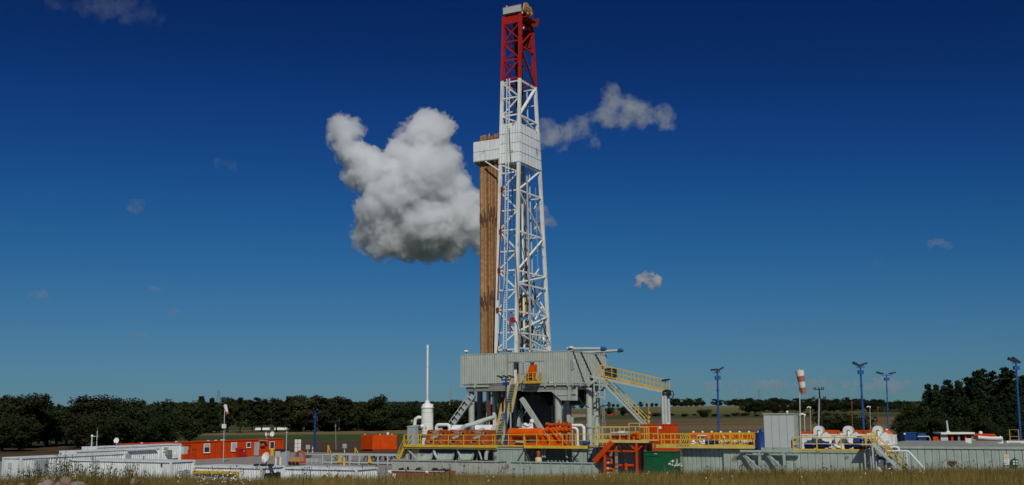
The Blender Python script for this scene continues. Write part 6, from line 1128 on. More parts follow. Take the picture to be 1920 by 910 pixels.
# low white containers in front
for k, (pl_, pr, v_, z_, lab) in enumerate(((365, 489, 65.5, 2.3, 'low white corrugated container with a yellow rail, carrying a satellite dish'), (534, 668, 65.9, 2.3, 'low white corrugated container with brown pointed boards before it'))):
    ua, ub = U(pl_, 878, v_), U(pr, 878, v_); T = thing('low_container', lab, 'container', (ua, v_, 0)); container(T, ua, ub, v_, v_+2.7, z_, 'whitep', pitch=.26)
    if k == 0:
        yr = Z(400, 886, v_-.2); ue = U(446, 886, v_-.2); BAR('yellow_rail', 'yellow', T, (ua, v_-.15, yr), (ue, v_-.15, yr), .12, .22); BAR('yellow_rail', 'yellow', T, (ue-.06, v_-.15, yr-.6), (ue-.06, v_-.15, yr), .12, .14); BAR('rail_bracket', 'yellow', T, (ua+.5, v_, yr), (ua+.5, v_-.15, yr), .1); B('end_opening', 'dark', T, (ub-.02, v_+.4, .6), (ub+.045, v_+2.3, 1.8)); FU = (ua, ub)
        pr_ = (ub-.35, v_+1.1); dish('tripod_dish', 'large white satellite dish on a tripod standing on the low container', (pr_[0]-.1, pr_[1], PV(483, 858, v_+1.1)[2]), .42, z_, (-.15, -1, .3)); 
        T2 = thing('sandbags', 'black sandbags weighing down the dish tripod', 'sandbags', (pr_[0], pr_[1], z_))
        for q in range(5): MB().lathe((pr_[0]-.9+q*.38, pr_[1]-.2+(q % 2)*.3, z_+.0), [(.1, 0), (.24, .06), (.2, .16), (.05, .2)], 10).build('sandbag', 'rubber', T2)
    else:
        a, b = PV(546, 889, v_-.06), PV(583, 905, v_-.06); B('grey_shutter', 'greyl', T, (a[0], v_-.06, .3), (b[0], v_-.02, a[2]))
for px in (608, 631, 653):
    p = PV(px, 889, 63.6); T = thing('pointed_board', 'brown pointed wooden board standing in the grass before the low container', 'board', (p[0], 63.6, 0), 'brown pointed boards in the grass'); h_ = p[2]; MB().prism([(p[0]-.35, 63.6, .0), (p[0]+.35, 63.6, .0), (p[0]+.35, 63.6, h_-.36), (p[0], 63.6, h_), (p[0]-.35, 63.6, h_-.36)], (0, .04, 0)).build('board_face', 'wood', T); BAR('stake', 'wood', T, (p[0], 63.66, -.2), (p[0], 63.66, h_-.3), .07)
# red skip
p = PZ(732, 884, 1.0); ua, vq = p[0], p[1]; ub = U(833, 884, vq); T = thing('red_skip', 'low faded red skip full of dark waste at the edge of the grass', 'skip', (ua, vq, 0))
MB().prism([(ua+.3, vq+.1, 0), (ub-.3, vq+.1, 0), (ub, vq, 1.05), (ua, vq, 1.05)], (0, .08, 0)).build('skip_side', 'skipred', T); MB().prism([(ua+.3, vq+1.9, 0), (ub-.3, vq+1.9, 0), (ub, vq+2, 1.05), (ua, vq+2, 1.05)], (0, .08, 0)).build('skip_side', 'skipred', T); B('skip_end', 'skipred', T, (ua, vq+.08, .0), (ua+.1, vq+2, 1.05)); B('skip_end', 'skipred', T, (ub-.1, vq+.08, .0), (ub, vq+2, 1.05)); BAR('skip_rim', 'greyl', T, (ua-.05, vq-.02, 1.08), (ub+.05, vq-.02, 1.08), .12, .1); m = MB(); rr = random.Random(5)
for k in range(26): x_ = ua+.3+rr.random()*(ub-ua-.6); y_ = vq+.3+rr.random()*1.5; m.bar((x_, y_, .75), (x_+rr.uniform(-.5, .5), y_+rr.uniform(-.3, .3), 1.05+rr.random()*.3), .25, .1)
m.build('waste', 'dark', T)['kind'] = 'stuff'; TUBE('wheel_lug', 'winwhite', T, (ua-.1, vq-.1, .95), (ua+.15, vq-.1, .95), .16); TUBE('wheel_lug', 'winwhite', T, (ub-1.9, vq-.1, 1.0), (ub-1.65, vq-.1, 1.0), .14); B('white_tag', 'winwhite', T, (ua+.25, vq-.01, .55), (ua+.6, vq+.02, .8))
# pipe rack
v_ = PZ(690, 868.5, .25)[1]; ua, ub = U(605, 868, v_), U(745, 868, v_); zt_ = Z(690, 853.5, v_)
T = thing('pipe_rack', 'long low grey pipe rack frame with black straps and yellow posts', 'rack', (ua, v_, 0)); 
for dv in (0, 2.2):
    BAR('rack_rail', 'greyl', T, (ua, v_+dv, .3), (ub, v_+dv, .3), .12, .16); BAR('rack_rail', 'greyl', T, (ua, v_+dv, zt_), (ub, v_+dv, zt_), .12, .12)
    for k in range(9): BAR('rack_post', 'greyl', T, (ua+(ub-ua)*k/8, v_+dv, 0), (ua+(ub-ua)*k/8, v_+dv, zt_), .14)
for px in (635, 692): u_ = U(px, 860, v_-.3); BAR('yellow_post', 'yellow', T, (u_, v_-.2, .3), (u_, v_-.2, zt_+.15), .16); MB().prism([(u_-.35, v_-.2, .28), (u_+.35, v_-.2, .28), (u_, v_-.2, 1.0)], (0, .1, 0)).build('yellow_gusset', 'yellow', T)
rr = random.Random(9)
for k in range(34): u_ = ua+rr.random()*(ub-ua)*(1 if k % 3 == 0 else .42)+(0 if k % 3 == 0 else (ub-ua)*.55); BAR('strap', 'rubber', T, (u_, v_+rr.uniform(.1, 1.8), .35+rr.random()*.3), (u_+rr.uniform(-.35, .35), v_+rr.uniform(.1, 1.8), zt_-.1), .12, .05)
for k in range(5): TUBE('stored_pipe', 'steel', T, (ua+.2, v_+.4+k*.35, .45), (ub-.3, v_+.4+k*.35, .45), .08)
u_ = U(645, 874, v_-2); T = thing('yellow_bollard', 'short yellow bollard in front of the pipe rack', 'bollard', (u_, v_-2, 0)); MB().lathe((u_, v_-2, 0), [(.14, 0), (.14, .85), (.1, .95), (.03, 1)], 12).build('bollard_post', 'yellow', T); MB().lathe((u_, v_-2, 0), [(.26, 0), (.26, .06)], 12).build('bollard_foot', 'yellow', T)
v_ = PZ(590, 868, .1)[1]; ua, ub = U(568, 868, v_), U(601, 868, v_); T = thing('steel_basket', 'grey open steel basket at the end of the pipe rack', 'basket', (ua, v_, 0)); zt_ = Z(585, 860, v_)
B('basket_floor', 'greyd', T, (ua, v_, 0), (ub, v_+1.5, .15)); B('basket_side', 'doorgrey', T, (ua, v_-.02, .15), (ub-.2, v_+.02, zt_)); MB().prism([(ua, v_, zt_), (ua+.5, v_, zt_+.5), (ua+.56, v_, zt_+.5), (ua+.08, v_, zt_)], (0, 1.4, 0)).build('basket_hoop', 'greyl', T); BAR('top_bar', 'greyl', T, (ua+.5, v_, zt_+.5), (ub+.2, v_, zt_+.5), .08)
for k in range(5): BAR('basket_post', 'greyl', T, (ua+(ub-ua)*k/4, v_-.04, 0), (ua+(ub-ua)*k/4, v_-.04, zt_+.02), .08)
# cabinets, sign boards, reel cart
def PWZ(px, py, z): p = PZ(px, py, z); return p
p = PZ(520, 872, 0); T = thing('electric_cabinet', 'grey electric cabinet on legs with a dark top and yellow cable box', 'cabinet', p); s = p[1]/1800*1.07; u_, v_ = p[0], p[1]; k_ = 1/(2000/ (y2w(p)[1]*1.02))
L_ = lambda px: (px-514)*k_; Hh = lambda py: (872-py)*k_
for x_ in (0, 10): BAR('leg', 'winwhite', T, (u_+L_(515+x_)-.3, v_, 0), (u_+L_(515+x_)-.3, v_, Hh(858)), .16)
B('cabinet_body', 'greyl', T, (u_+L_(514)-.3, v_-.1, Hh(858)), (u_+L_(525)-.3, v_+.7, Hh(847))); B('dark_top', 'dark', T, (u_+L_(513)-.3, v_-.15, Hh(847)), (u_+L_(536)-.3, v_+.8, Hh(844))); B('side_cabinet', 'doorgrey', T, (u_+L_(527)-.3, v_, 0), (u_+L_(536)-.3, v_+.8, Hh(847))); B('yellow_box', 'tan', T, (u_+L_(520)-.3, v_+.1, 0), (u_+L_(524)-.3, v_+.5, Hh(859)))
p = PZ(535.5, 888, 0); T = thing('thin_pole', 'thin pale pole with a small lamp beside the electric cabinet', 'pole', p); top = Z(537, 812, p[1]); TUBE('pole', 'greyl', T, p, (p[0], p[1], top), .045); MB().lathe((p[0], p[1], top-.05), [(.07, 0), (.1, .12), (.04, .2)], 8).build('lamp', 'greyl', T)
for s_ in (512, 518): pass
p = PZ(514, 893, 0); T = thing('access_ladder', 'white steel access ladder between the two low containers', 'ladder', p); zt_ = Z(514, 874, p[1]); 
for du in (0, .32): BAR('stile', 'winwhite', T, (p[0]+du, p[1], 0), (p[0]+du, p[1], zt_), .08)
for k in range(6): BAR('rung', 'winwhite', T, (p[0], p[1], .25+k*.3), (p[0]+.32, p[1], .25+k*.3), .05)
p = PZ(555, 873, 0); k_ = y2w(p)[1]*1.03/2000; T = thing('hose_reel_cart', 'rusty orange arched reel on a cart with a tan box', 'cart', p); u_, v_ = p[0], p[1]
B('cart_bed', 'rustorange', T, (u_-16*k_, v_-.2, .25), (u_+10*k_, v_+1, .5)); B('tan_box', 'tan', T, (u_-12*k_, v_-.1, .5), (u_+8*k_, v_+.8, 14*k_)); PATH('reel_arch', 'rustorange', T, [(u_+(-11)*k_, v_+.9, .4)]+[(u_-1*k_+10*k_*math.cos(a_), v_+.9, 15*k_+9.5*k_*math.sin(a_)) for a_ in [math.pi*(1-i/10) for i in range(11)]]+[(u_+9*k_, v_+.9, .4)], .14)
for du in (-12, -4, 5): MB().lathe((u_+du*k_, v_-.25, .25), [(.05, 0), (.24, .02), (.24, .14), (.05, .16)], 14, 'v').build('wheel', 'rubber', T)
p = PZ(558, 862, 0); T = thing('twin_board', 'pair of tall white boards on a post behind the reel cart', 'sign', p); za, zb_ = Z(558, 847.5, p[1]), Z(558, 824, p[1]); k_ = y2w(p)[1]*1.03/2000/CB
for a, b in ((552, 557.4), (558.6, 564)): 
    for r_ in range(3): B('board', 'winwhite', T, (p[0]+(a-558)*k_, p[1]-.05, za+(zb_-za)*r_/3+.02), (p[0]+(b-558)*k_, p[1], za+(zb_-za)*(r_+1)/3-.02))
BAR('post', 'blue', T, (p[0], p[1]+.08, 0), (p[0], p[1]+.08, zb_-.1), .12); BAR('cross_bar', 'greyd', T, (p[0]+(-6)*k_, p[1]+.04, (za+zb_)/2), (p[0]+6*k_, p[1]+.04, (za+zb_)/2), .06)
for px, py, lab in ((577, 852, 'pale grey junction box on a post beside the blue lamp tower'), (646, 850, 'small grey box on a thin post near the orange box')):
    p = PZ(px, py, 0); k_ = y2w(p)[1]/2000; T = thing('junction_box', lab, 'box', p); h_ = 14*k_; BAR('post', 'greyl', T, p, (p[0], p[1], h_-.3), .12); B('box_body', 'greyl', T, (p[0]-3*k_, p[1]-.2, h_-.45), (p[0]+3*k_, p[1]+.2, h_+.25)); B('box_door', 'doorgrey', T, (p[0]-2.4*k_, p[1]-.23, h_-.35), (p[0]+2.4*k_, p[1]-.2, h_+.15))
p = PZ(586, 849, 0); T = thing('striped_barrier', 'small red and white striped warning post by the blue lamp tower', 'post', p)
for k in range(4): MB().tube((p[0], p[1], k*.3), (p[0], p[1], k*.3+.3), .12).build('stripe', 'sockr' if k % 2 else 'sockw', T)
for px, py, lab in ((615, 850, 'yellow stop bracket on the yard edge at the far end of the pipe rack'), (666, 850, 'yellow stop bracket on the yard edge by the orange box')):
    p = PZ(px, py, 0); T = thing('yellow_bracket', lab, 'bracket', p); BAR('upright', 'yellow', T, p, (p[0], p[1], 1.35 if px < 640 else .9), .14); BAR('brace', 'yellow', T, (p[0]+.05, p[1], 1.2 if px < 640 else .8), (p[0]+.6, p[1], .05), .1)
# orange box turned to the camera
p = PW(698, 843.5, 190); T = thing('orange_box', 'orange box container turned corner-on in front of the ploughed field', 'container', (p[0], p[1], .0), yard=False); zt_ = PW(698, 817, 190)[2]; d1, d2 = Vector((math.cos(R(14)), math.sin(R(14)), 0)), Vector((-math.sin(R(42)), math.cos(R(42)), 0)); p0 = Vector((p[0], p[1], .3)); H_ = Vector((0, 0, zt_-.3)); L1_, L2_ = 4.3, 3.4
for a, d, L_, n_ in ((p0, d1, L1_, 3), (p0, d2, L2_, 2), (p0+d1*L1_, d2, L2_, 2), (p0+d2*L2_, d1, L1_, 3)):
    for k in range(n_): q = a+d*L_*k/n_+d*.01; e = d*(L_/n_-.02); MB().prism([q, q+e, q+e+H_, q+H_], (d1.cross(d2).normalized().cross(d))*.06).build('side_panel', 'boxorange', T)
MB().prism([p0+H_-d1*.05-d2*.05, p0+H_+d1*(L1_+.05), p0+H_+d1*L1_+d2*L2_, p0+H_+d2*(L2_+.05)], (0, 0, .09)).build('roof', 'orange', T); MB().prism([p0+Vector((0, 0, -.32))+d1*.1+d2*.1, p0+Vector((0, 0, -.32))+d1*(L1_-.1)+d2*.1, p0+Vector((0, 0, -.32))+d1*(L1_-.1)+d2*(L2_-.1), p0+Vector((0, 0, -.32))+d1*.1+d2*(L2_-.1)], (0, 0, .33)).build('skid', 'redd', T)
for q in (p0-d1*.0+d2*L2_*.6, p0+d1*1.5, p0+d1*3.6): MB().lathe(tuple(q+H_+d2*.3+Vector((0, 0, .08))), [(.1, 0), (.12, .12), (.04, .18)], 8).build('lift_eye', 'winwhite', T)
p = PW(727, 817, 196); T = thing('weather_post', 'small white instrument on a post behind the orange box', 'instrument', (p[0], 196, 0), yard=False); TUBE('post', 'greyl', T, (p[0], 196, 0), (p[0], 196, p[2]+.3), .05); MB().lathe((p[0], 196, p[2]), [(.15, 0), (.25, .1), (.25, .5), (.1, .6)], 10).build('screen', 'winwhite', T)
# wind sock on the left
p = PZ(418.5, 868, 0); t_ = Vector(PV(421.5, 758, p[1])); windsock('pale_wind_sock', 'pale wind sock with a red tip on a mast by the orange cabins', p, t_, (.42, 0, -1), 1.35, .26, 'greyl', ('sockw', 'sockw', 'sockw', 'sockr')); bxp = PV(420, 799, p[1]-.15); T = thing('mast_box', 'small white box fixed to the pale wind sock mast', 'box', bxp); B('box_body', 'winwhite', T, (bxp[0]-.25, p[1]-.3, bxp[2]-.3), (bxp[0]+.3, p[1]-.05, bxp[2]+.25)); B('box_clamp', 'greyl', T, (bxp[0]-.05, p[1]-.06, bxp[2]-.1), (bxp[0]+.05, p[1]+.06, bxp[2]+.1))
# lamp masts
def lamp_mast(label, px, ytop, Y, base_px, mat, heads, r=.1, lean=0, scale=1.0):
    b = PW(base_px, 840, Y); t = PW(px, ytop, Y); T = thing('lamp_mast', label, 'lamp post', (b[0], Y, 0), yard=False); t = Vector((t[0], Y, t[2])); b = Vector((b[0], Y, -.1))
    TUBE('mast', mat, T, b, t, r*1.15, r*.8); 
    for k in range(7): c = b+(t-b)*(.2+.1*k); MB().tube(c, c+Vector((0, 0, .12)), r*1.35, r*1.35, 8).build('joint', mat, T)
    BAR('cross_arm', mat, T, t+Vector((-.45*scale, 0, -.25)), t+Vector((.45*scale, 0, -.25)), .08); B('lamp_box', mat, T, t+Vector((-.28*scale, -.2, -.95)), t+Vector((.28*scale, .2, -.55)))
    for hx, tilt in heads:
        q = t+Vector((hx*scale, -.1, .0)); MB().prism([q+Vector((-.42*scale, 0, .15*tilt)), q+Vector((.42*scale, 0, -.15*tilt)), q+Vector((.4*scale, 0, -.15*tilt+.16)), q+Vector((-.3*scale, 0, .15*tilt+.22))], (0, .5, 0)).build('lamp_head', 'dark', T); BAR('head_arm', mat, T, t+Vector((hx*.6*scale, 0, -.25)), q+Vector((0, .1, .05)), .06)
    return T
lamp_mast('blue lamp mast beside the long orange skid', 1345, 695, 112.8, 1347.5, 'bluel', ((-.3, -.3), (.25, -1.6)), .11)
lamp_mast('blue lamp mast behind the white drums', 1613, 685, 116, 1621, 'bluel', ((-.35, 1.2), (.35, -1)), .12)
lamp_mast('slim blue lamp mast with two separate heads near the conifer wood', 1662, 701, 150, 1666, 'bluel', ((-.75, .6), (.75, -.6)), .09, scale=1.15)
lamp_mast('blue lamp mast at the far end of the long grey tank', 1904.5, 677, 116, 1914, 'bluel', ((-.35, 1.2), (.1, 1.5)), .12)
lamp_mast('short dark blue lamp tower in the yard beyond the pipe rack', 591, 774, 192, 590, 'blue', ((-.7, .3), (.8, -.3)), .2, scale=1.1)
# small poles and posts beyond the tanks
for px, yt, yb_, Y, mat, lab in ((1519, 766, 800, 250, 'greyl', 'pale post with a curved lamp head behind the wind sock'), (1508, 781, 808, 150, 'greyl', 'short pale lamp post close by the grey cabin'), (1597, 752, 806, 240, 'rustorange', 'thin rusty post between the white drums'), (1646, 762, 806, 245, 'rustorange', 'thin rusty post behind the last white drum'), (1631, 765, 808, 260, 'greyl', 'thin grey post in the stubble field near the blue mast'), (629, 795, 850, 200, 'greyd', 'thin dark post in front of the ploughed field')):
    t, b = PW(px, yt, Y), PW(px+1, yb_, Y); zb_ = hgt(b[0], Y); T = thing('field_post', lab, 'post', (b[0], Y, zb_), yard=False); TUBE('post', mat, T, (b[0], Y, zb_-.2), (t[0], Y, t[2]), .09, .06)
    if mat == 'greyl': PATH('lamp_arm', 'winwhite', T, [(t[0], Y, t[2]-.05), (t[0]+.15, Y, t[2]+.2), (t[0]-.35, Y, t[2]+.35), (t[0]-.7, Y, t[2]+.15)], .13)
    else: BAR('cap', mat, T, (t[0]-.25, Y, t[2]-.4), (t[0]+.25, Y, t[2]-.4), .08)
Y_ = 215; b, t = PW(1542, 806, Y_), PW(1535, 729, Y_); zb_ = hgt(b[0], Y_); T = thing('power_pole', 'dark A-frame power pole with two crossarms of insulators behind the drums', 'power pole', (b[0], Y_, zb_), yard=False); TUBE('pole', 'dark', T, (b[0], Y_, zb_-.3), (t[0]+.1, Y_, t[2]), .22, .14); TUBE('pole', 'greyl', T, (b[0]-.9, Y_+.4, zb_-.3), (t[0], Y_, t[2]-2), .17, .12)
for dz, hw in ((-.2, .95), (-2.0, 1.25)):
    BAR('crossarm', 'dark', T, (t[0]-hw, Y_, t[2]+dz), (t[0]+hw, Y_, t[2]+dz), .14)
    for x_ in ((-hw, -hw*.6, 0, .6*hw, hw) if dz > -1 else (-hw, -hw*.75, .75*hw, hw)): MB().lathe((t[0]+x_, Y_, t[2]+dz), [(.06, 0), (.13, .1), (.09, .25), (.14, .35), (.05, .5)], 8).build('insulator', 'dark', T)
Y_ = 300; b, t = PW(1219, 806, Y_), PW(1214.5, 750, Y_); T = thing('utility_pole', 'small yellowish utility pole beyond the raised yellow deck', 'power pole', (b[0], Y_, hgt(b[0], Y_)), yard=False); TUBE('pole', 'tan', T, (b[0], Y_, hgt(b[0], Y_)-.2), (t[0], Y_, t[2]), .2, .12); BAR('crossarm', 'greyd', T, (t[0]-.5, Y_, t[2]-.3), (t[0]+.6, Y_, t[2]-.1), .12)
for k in range(3): MB().lathe((b[0]+(t[0]-b[0])*(.3+.15*k), Y_-.2, t[2]-4-k*1.2), [(.1, 0), (.35, .2), (.3, .6), (.1, .7)], 8).build('marker', 'yellow', T)
def lattice(label, px, ytop, Y, w_, n_, arms):
    t = PW(px, ytop, Y); g_ = hgt(t[0], Y); T = thing('lattice_tower', label, 'pylon', (t[0], Y, g_), yard=False); Hh = t[2]-g_; hw = lambda f_: w_/2*(1-f_*.85)
    cs = [(-1, -1), (1, -1), (1, 1), (-1, 1)]; P = lambda c_, f_: (t[0]+c_[0]*hw(f_), Y+c_[1]*hw(f_), g_-.3+(Hh+.3)*f_)
    for c_ in cs: BAR('leg', 'greyd', T, P(c_, 0), P(c_, 1), .16)
    m = MB()
    for k in range(n_):
        a_, b_ = k/n_, (k+1)/n_
        for c1, c2 in zip(cs, cs[1:]+cs[:1]): m.bar(P(c1, a_), P(c2, b_), .09); m.bar(P(c2, a_), P(c1, b_), .09)
    m.build('lattice_bracing', 'greyd', T)['kind'] = 'stuff'
    for f_, L_ in arms: BAR('crossarm', 'greyd', T, (t[0]-L_, Y, g_+Hh*f_), (t[0]+L_, Y, g_+Hh*f_), .16)
lattice('thin grey lattice mast rising behind the cabin wood', 410, 733, 900, 5, 8, ((.97, .5), (.8, .8)))
lattice('thin distant lattice mast between the vent pipe and the rig', 845, 729, 700, 3, 8, ((.6, .6),))
lattice('faint distant pylon above the crest trees', 1423, 730, 1500, 7, 8, ((.92, 6), (.75, 8)))
lattice('thin grey lattice mast between the houses under the rig', 1131, 752, 330, 1.2, 10, ((.95, .3),))
# houses
def house(label, px0, px1, yb_, ye, yr, Y, wall, roof, depth=9, win=3, gable=False):
    a, b, e, r_ = PW(px0, yb_, Y), PW(px1, yb_, Y), PW(px0, ye, Y), PW((px0+px1)/2, yr, Y); g_ = min(hgt(a[0], Y), a[2]); T = thing('house', label, 'house', (a[0], Y, g_), yard=False); x0_, x1_, ze, zr_ = a[0], b[0], e[2], r_[2]
    B('walls', wall, T, (x0_, Y, g_-.5), (x1_, Y+depth, ze))
    RF = MB().prism([(x0_-.4, Y-.5, ze-.1), (x0_-.4, Y+depth/2, zr_), (x0_-.4, Y+depth+.5, ze-.1)], (x1_-x0_+.8, 0, 0)).build('roof', roof, T); B('chimney', 'tilered', RF, (x0_+(x1_-x0_)*.6, Y+depth*.4, zr_-.6), (x0_+(x1_-x0_)*.6+.6, Y+depth*.4+.6, zr_+.6))
    for k in range(win): c_ = x0_+(x1_-x0_)*(k+.5)/win; W_ = B('window', 'winwhite', T, (c_-.65, Y-.04, ze-2.0), (c_+.65, Y+.01, ze-.6)); B('pane', 'glass', W_, (c_-.55, Y-.06, ze-1.9), (c_+.55, Y-.041, ze-.7))
    return T
house('cream house with a grey roof seen under the rig floor', 1074, 1101, 791, 783, 777, 600, 'plaster', 'tileroof', 8, 3)
house('low house with a red tiled roof beyond the rig columns', 1140, 1157, 792, 783.5, 777, 610, 'greyl', 'tilered', 8, 2)
house('long low grey barn in front of the red roofed house', 1121, 1153, 794, 789, 783, 590, 'greyd', 'tileroof', 7, 3)
Y_ = 472; 
for k, (a_, b_) in enumerate(((478, 505), (514, 551))):
    p, q = PW(a_, 806, Y_), PW(b_, 801.5, Y_); T = thing('polytunnel', 'long low white polytunnel under the far hedgerow trees, %s' % ('the shorter one' if k == 0 else 'the longer one'), 'greenhouse', (p[0], Y_, hgt(p[0], Y_)), yard=False); g_ = hgt(p[0], Y_); m = MB(); rad = 1.5; vs = []
    for x_ in (p[0], q[0]): vs += [(x_, Y_+2+2*math.cos(math.pi*i/10), g_-.2+(1.1)*math.sin(math.pi*i/10)) for i in range(11)]
    m.add(vs, [(i, i+1, 12+i, 11+i) for i in range(10)]+[tuple(range(10, -1, -1)), tuple(range(11, 22))], True); m.build('film', 'winwhite', T); BAR('ridge_bar', 'greyl', T, (p[0], Y_+2, g_+.9), (q[0], Y_+2, g_+.9), .1)
p, q = PW(765, 797, 445), PW(779, 790, 445); T = thing('white_shed', 'small white shed far behind the separator vessel', 'shed', (p[0], 445, hgt(p[0], 445)), yard=False); B('walls', 'winwhite', T, (p[0], 445, -.2), (q[0], 449, q[2]-.4)); MB().prism([(p[0]-.2, 444.8, q[2]-.4), (q[0]+.2, 444.8, q[2]-.4), ((p[0]+q[0])/2, 444.8, q[2]+.5)], (0, 4.4, 0)).build('roof', 'greyl', T)
# ================================================================== FOREGROUND
YL = [(0, 889), (150, 889), (300, 887), (520, 889), (700, 887), (900, 883), (1100, 881), (1250, 878), (1400, 876), (1640, 873), (1920, 873)]
def hmax(px): 
    y = np.interp(px, [a for a, _ in YL], [b for _, b in YL]); x, yy_, z = ray(px, y); return HC+z*27/yy_-4.3
hm = np.array([hmax(p) for p in range(-100, 2021, 10)])
def blades(name, label, cat, n, mats, seed, wmin, wmax, hs=(.45, 1.0), tall=.03, left_bias=0, zone=None, prob=None):
    r = np.random.default_rng(seed); Y = r.uniform(16.5, 31.5, n); X = r.uniform(-.56, .56, n)*Y
    px = 960+X/Y*F*.988
    keep = np.ones(n, bool)
    keep &= ~((px > 62) & (px < 172) & (Y < 20.6)); keep &= ~((px > 236) & (px < 264) & (Y < 20.2)); keep &= ~((px > 28) & (px < 50) & (Y < 20.2))
    patch = np.sin(X*1.3+seed)*np.sin(X*.47+Y*.6+seed)+np.sin(X*3.1+Y*1.7)*.5
    if prob is not None: keep &= r.random(n) < prob(px, patch)
    X, Y, px, patch = X[keep], Y[keep], px[keep], patch[keep]; n = len(X)
    G = np.array([hgt(a, b) for a, b in zip(X, Y)])
    h = np.interp(px, np.arange(-100, 2021, 10), hm)*(hs[0]+(hs[1]-hs[0])*r.random(n)**.8)*(1+.1*patch); h = np.where(r.random(n) < tall, h*r.uniform(1.1, 1.4, n), h); h = np.maximum(h*1.12, .12)
    wd = r.uniform(wmin, wmax, n); an = r.uniform(0, 6.28, n); lean = r.normal(0, .16, (n, 2))+np.array([.05, 0]); d = np.stack([np.cos(an), np.sin(an), 0*an], 1)
    base = np.stack([X, Y, G-.03], 1); mid = base+np.stack([lean[:, 0]*h*.45, lean[:, 1]*h*.45, h*.6], 1); tip = base+np.stack([lean[:, 0]*h*1.15, lean[:, 1]*h*1.15, h], 1)
    V = np.stack([base-d*wd[:, None], base+d*wd[:, None], mid+d*wd[:, None]*.8, mid-d*wd[:, None]*.8, tip], 1).reshape(-1, 3)
    i = np.arange(n)*5; loops = np.stack([i, i+1, i+2, i+3, i+3, i+2, i+4], 1).ravel(); st = np.stack([np.arange(n)*7, np.arange(n)*7+4], 1).ravel()
    me = bpy.data.meshes.new(name); me.vertices.add(5*n); me.loops.add(7*n); me.polygons.add(2*n); me.vertices.foreach_set('co', V.ravel()); me.loops.foreach_set('vertex_index', loops); me.polygons.foreach_set('loop_start', st)
    for x in mats: me.materials.append(MATS[x])
    mi = (r.random(n) < .35).astype(int)*(len(mats)-1); me.polygons.foreach_set('material_index', np.repeat(mi, 2)); me.update(calc_edges=True)
    o = bpy.data.objects.new(name, me); COL.objects.link(o); tag(o, label, cat, kind='stuff'); return o
blades('dry_grass', 'tall dry tan meadow grass in front of the drill site', 'grass', 210000, ['grassa', 'grassc'], 1, .0035, .008, prob=lambda px, pt: np.clip(.25+px/900, .2, 1))
blades('green_grass', 'olive green grass growing among the dry stalks', 'grass', 80000, ['grassb', 'weed'], 2, .004, .009, (.35, .85), 0, prob=lambda px, pt: np.clip(1.0-px/1500, .35, 1))
def plants(name, label, cat, spots, stem, leaf, seed, lf, ls, cluster_top=False):
    r = random.Random(seed); m = MB(); P, N = [], []
    for px, ytop, Y in spots:
        x, y, z = PW(px, ytop, Y); g_ = hgt(x, y); h = max(.2, z-g_); lx, ly = r.uniform(-.12, .12)*h, r.uniform(-.1, .1)*h
        m.add([(x-.006-lx, y-ly, g_-.02), (x+.006-lx, y-ly, g_-.02), (x+.003, y, z), (x-.003, y, z)], [(0, 1, 2, 3)])
        for k in range(lf):
            t = (1-r.random()**1.6*.35) if cluster_top else r.uniform(.2, 1); a = r.uniform(0, 6.28); d = r.uniform(.01, .09)*(1 if cluster_top else 1.3-t*.6); P.append((x-lx*(1-t)+d*math.cos(a), y+d*math.sin(a), g_+(z-g_)*t)); N.append((math.cos(a), math.sin(a)-.4, r.uniform(-.2, 1)))
    n0 = len(m.v); o = m.build(name, stem); o['kind'] = 'stuff'; tag(o, label, cat)
    me2 = quads_mesh('leaf_mass', np.array(P), np.array(N), rng.uniform(.6, 1.4, len(P))*ls, [leaf]); c = bpy.data.objects.new('leaf_mass', me2); COL.objects.link(c); c.parent = o; c['kind'] = 'stuff'; return o
rr = random.Random(21); sp = []
for _ in range(150):
    px = rr.gauss(125, 70); sp.append((px, 889-max(0, rr.gauss(16, 9))*(1.15 if 80 < px < 190 else .7), rr.uniform(21, 26)))
plants('weeds', 'dark leafy weeds growing up in front of the white containers', 'weeds', sp, 'weed', 'weed', 3, 24, .019)
sp = [(rr.uniform(200, 1920), 880-abs(rr.gauss(0, 5)), rr.uniform(22, 27)) for _ in range(90)]+[(rr.gauss(1430, 45), 874-abs(rr.gauss(0, 7)), rr.uniform(23, 27)) for _ in range(14)]+[(rr.gauss(1790, 70), 870-abs(rr.gauss(0, 5)), rr.uniform(23, 27)) for _ in range(20)]
plants('seed_heads', 'scattered dark seed heads rising above the dry grass', 'weeds', sp, 'weed', 'weedb', 4, 9, .02, True)
sp = [(rr.gauss(405, 28), 886+rr.uniform(-3, 8), rr.uniform(21, 25)) for _ in range(34)]+[(rr.uniform(20, 1900), 880+rr.uniform(0, 14), rr.uniform(21, 25)) for _ in range(40)]+[(rr.gauss(1715, 25), 877+rr.uniform(-4, 6), 24) for _ in range(10)]
plants('wild_flowers', 'small white wild flowers scattered through the grass', 'flowers', sp, 'weed', 'petal', 5, 3, .018, True)
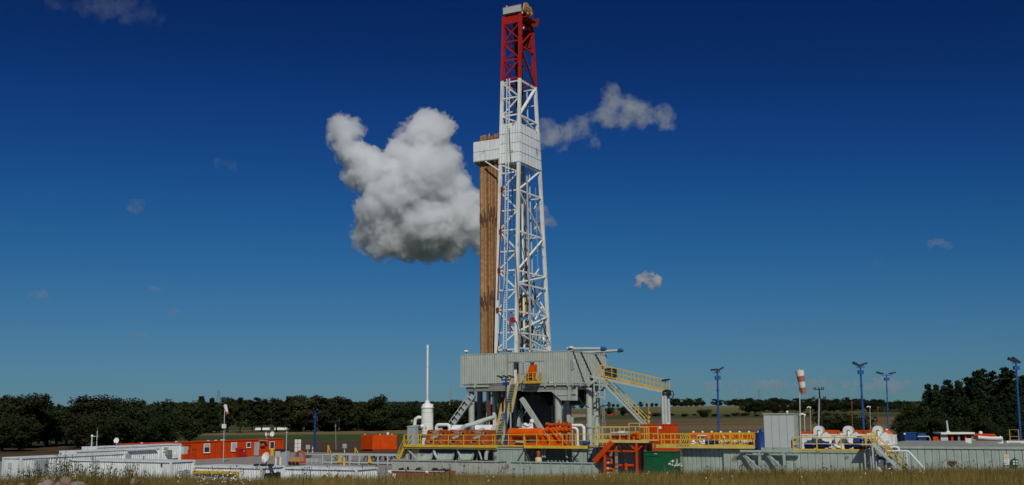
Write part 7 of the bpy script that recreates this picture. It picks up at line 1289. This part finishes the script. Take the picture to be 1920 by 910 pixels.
# one sprig of white blossom in front of the green container
T = thing('white_flower_sprig', 'sprig of white blossom standing in the grass before the green container', 'flower', (*hit(1268, 905)[:2], 0) if False else (PW(1268, 885, 24)[0], 24, hgt(PW(1268, 885, 24)[0], 24)), yard=False)
x, y, z = PW(1268, 865, 24); g_ = hgt(x, 24); m = MB(); P, N = [], []
for px, py in ((1256, 870), (1262, 866), (1259, 871), (1268, 872), (1272, 873), (1276, 872), (1270, 868), (1265, 873), (1262, 865)):
    q = PW(px, py, 24); m.tube((x-.02, y, g_), (x, y, z-.12), .005, .004, 4); m.tube((x, y, z-.14), q, .004, .003, 4)
    for k in range(7): P.append((q[0]+rr.gauss(0, .018), q[1]+rr.gauss(0, .018), q[2]+rr.gauss(0, .014))); N.append((rr.gauss(0, .6), -1, rr.gauss(.4, .5)))
o = m.build('stem', 'weed', T); me2 = quads_mesh('blossom', np.array(P), np.array(N), rng.uniform(.6, 1.2, len(P))*.018, ['petal']); c = bpy.data.objects.new('blossom', me2); COL.objects.link(c); c.parent = T; c.location = (-T.location.x, -T.location.y, -T.location.z)
# boulders
import bmesh
def boulder(label, px, ytop, wpx, hpx, Y, mat, seed):
    x, y, zt = PW(px, ytop, Y); w_ = wpx/F*Y; g_ = hgt(x, y); H_ = min(zt-g_+.15, w_*1.15); bm = bmesh.new(); bmesh.ops.create_icosphere(bm, subdivisions=4, radius=1)
    for v in bm.verts:
        n_ = mnoise.noise(v.co*1.1+Vector((seed*3.1, seed, 0)))*.22+mnoise.noise(v.co*2.7+Vector((seed, 0, seed*2)))*.09+mnoise.noise(v.co*7+Vector((0, seed, 1)))*.02
        v.co *= 1+n_; v.co = Vector((v.co.x*w_/2, v.co.y*w_*.42, (v.co.z*.5+.5)*H_))
    me = bpy.data.meshes.new('boulder'); bm.to_mesh(me); bm.free(); me.polygons.foreach_set('use_smooth', [True]*len(me.polygons)); me.materials.append(MATS[mat]); o = bpy.data.objects.new('boulder', me); COL.objects.link(o); o.location = (x, y, zt-H_); tag(o, label, 'boulder'); return o
boulder('smooth greyish boulder, widest of the heap beneath the weeds', 88, 901, 36, 20, 20.0, 'stone', 1)
boulder('brownish rounded boulder at the back of the heap', 88, 892.5, 26, 16, 20.9, 'stone2', 2)
boulder('angular orange-brown boulder standing highest in the heap', 124, 893.5, 25, 18, 20.3, 'stone2', 3)
boulder('long flat grey boulder at the end of the heap', 147, 902, 44, 16, 19.9, 'stone', 4)
boulder('small pale stone wedged between the boulders', 109, 904, 12, 8, 19.8, 'stone', 5)
boulder('small stone lying alone in the grass beside the boulder heap', 41, 905, 12, 8, 20.0, 'stone', 6)
boulder('single upright boulder standing apart from the heap', 252, 896.5, 14, 16, 20.0, 'stone', 7)
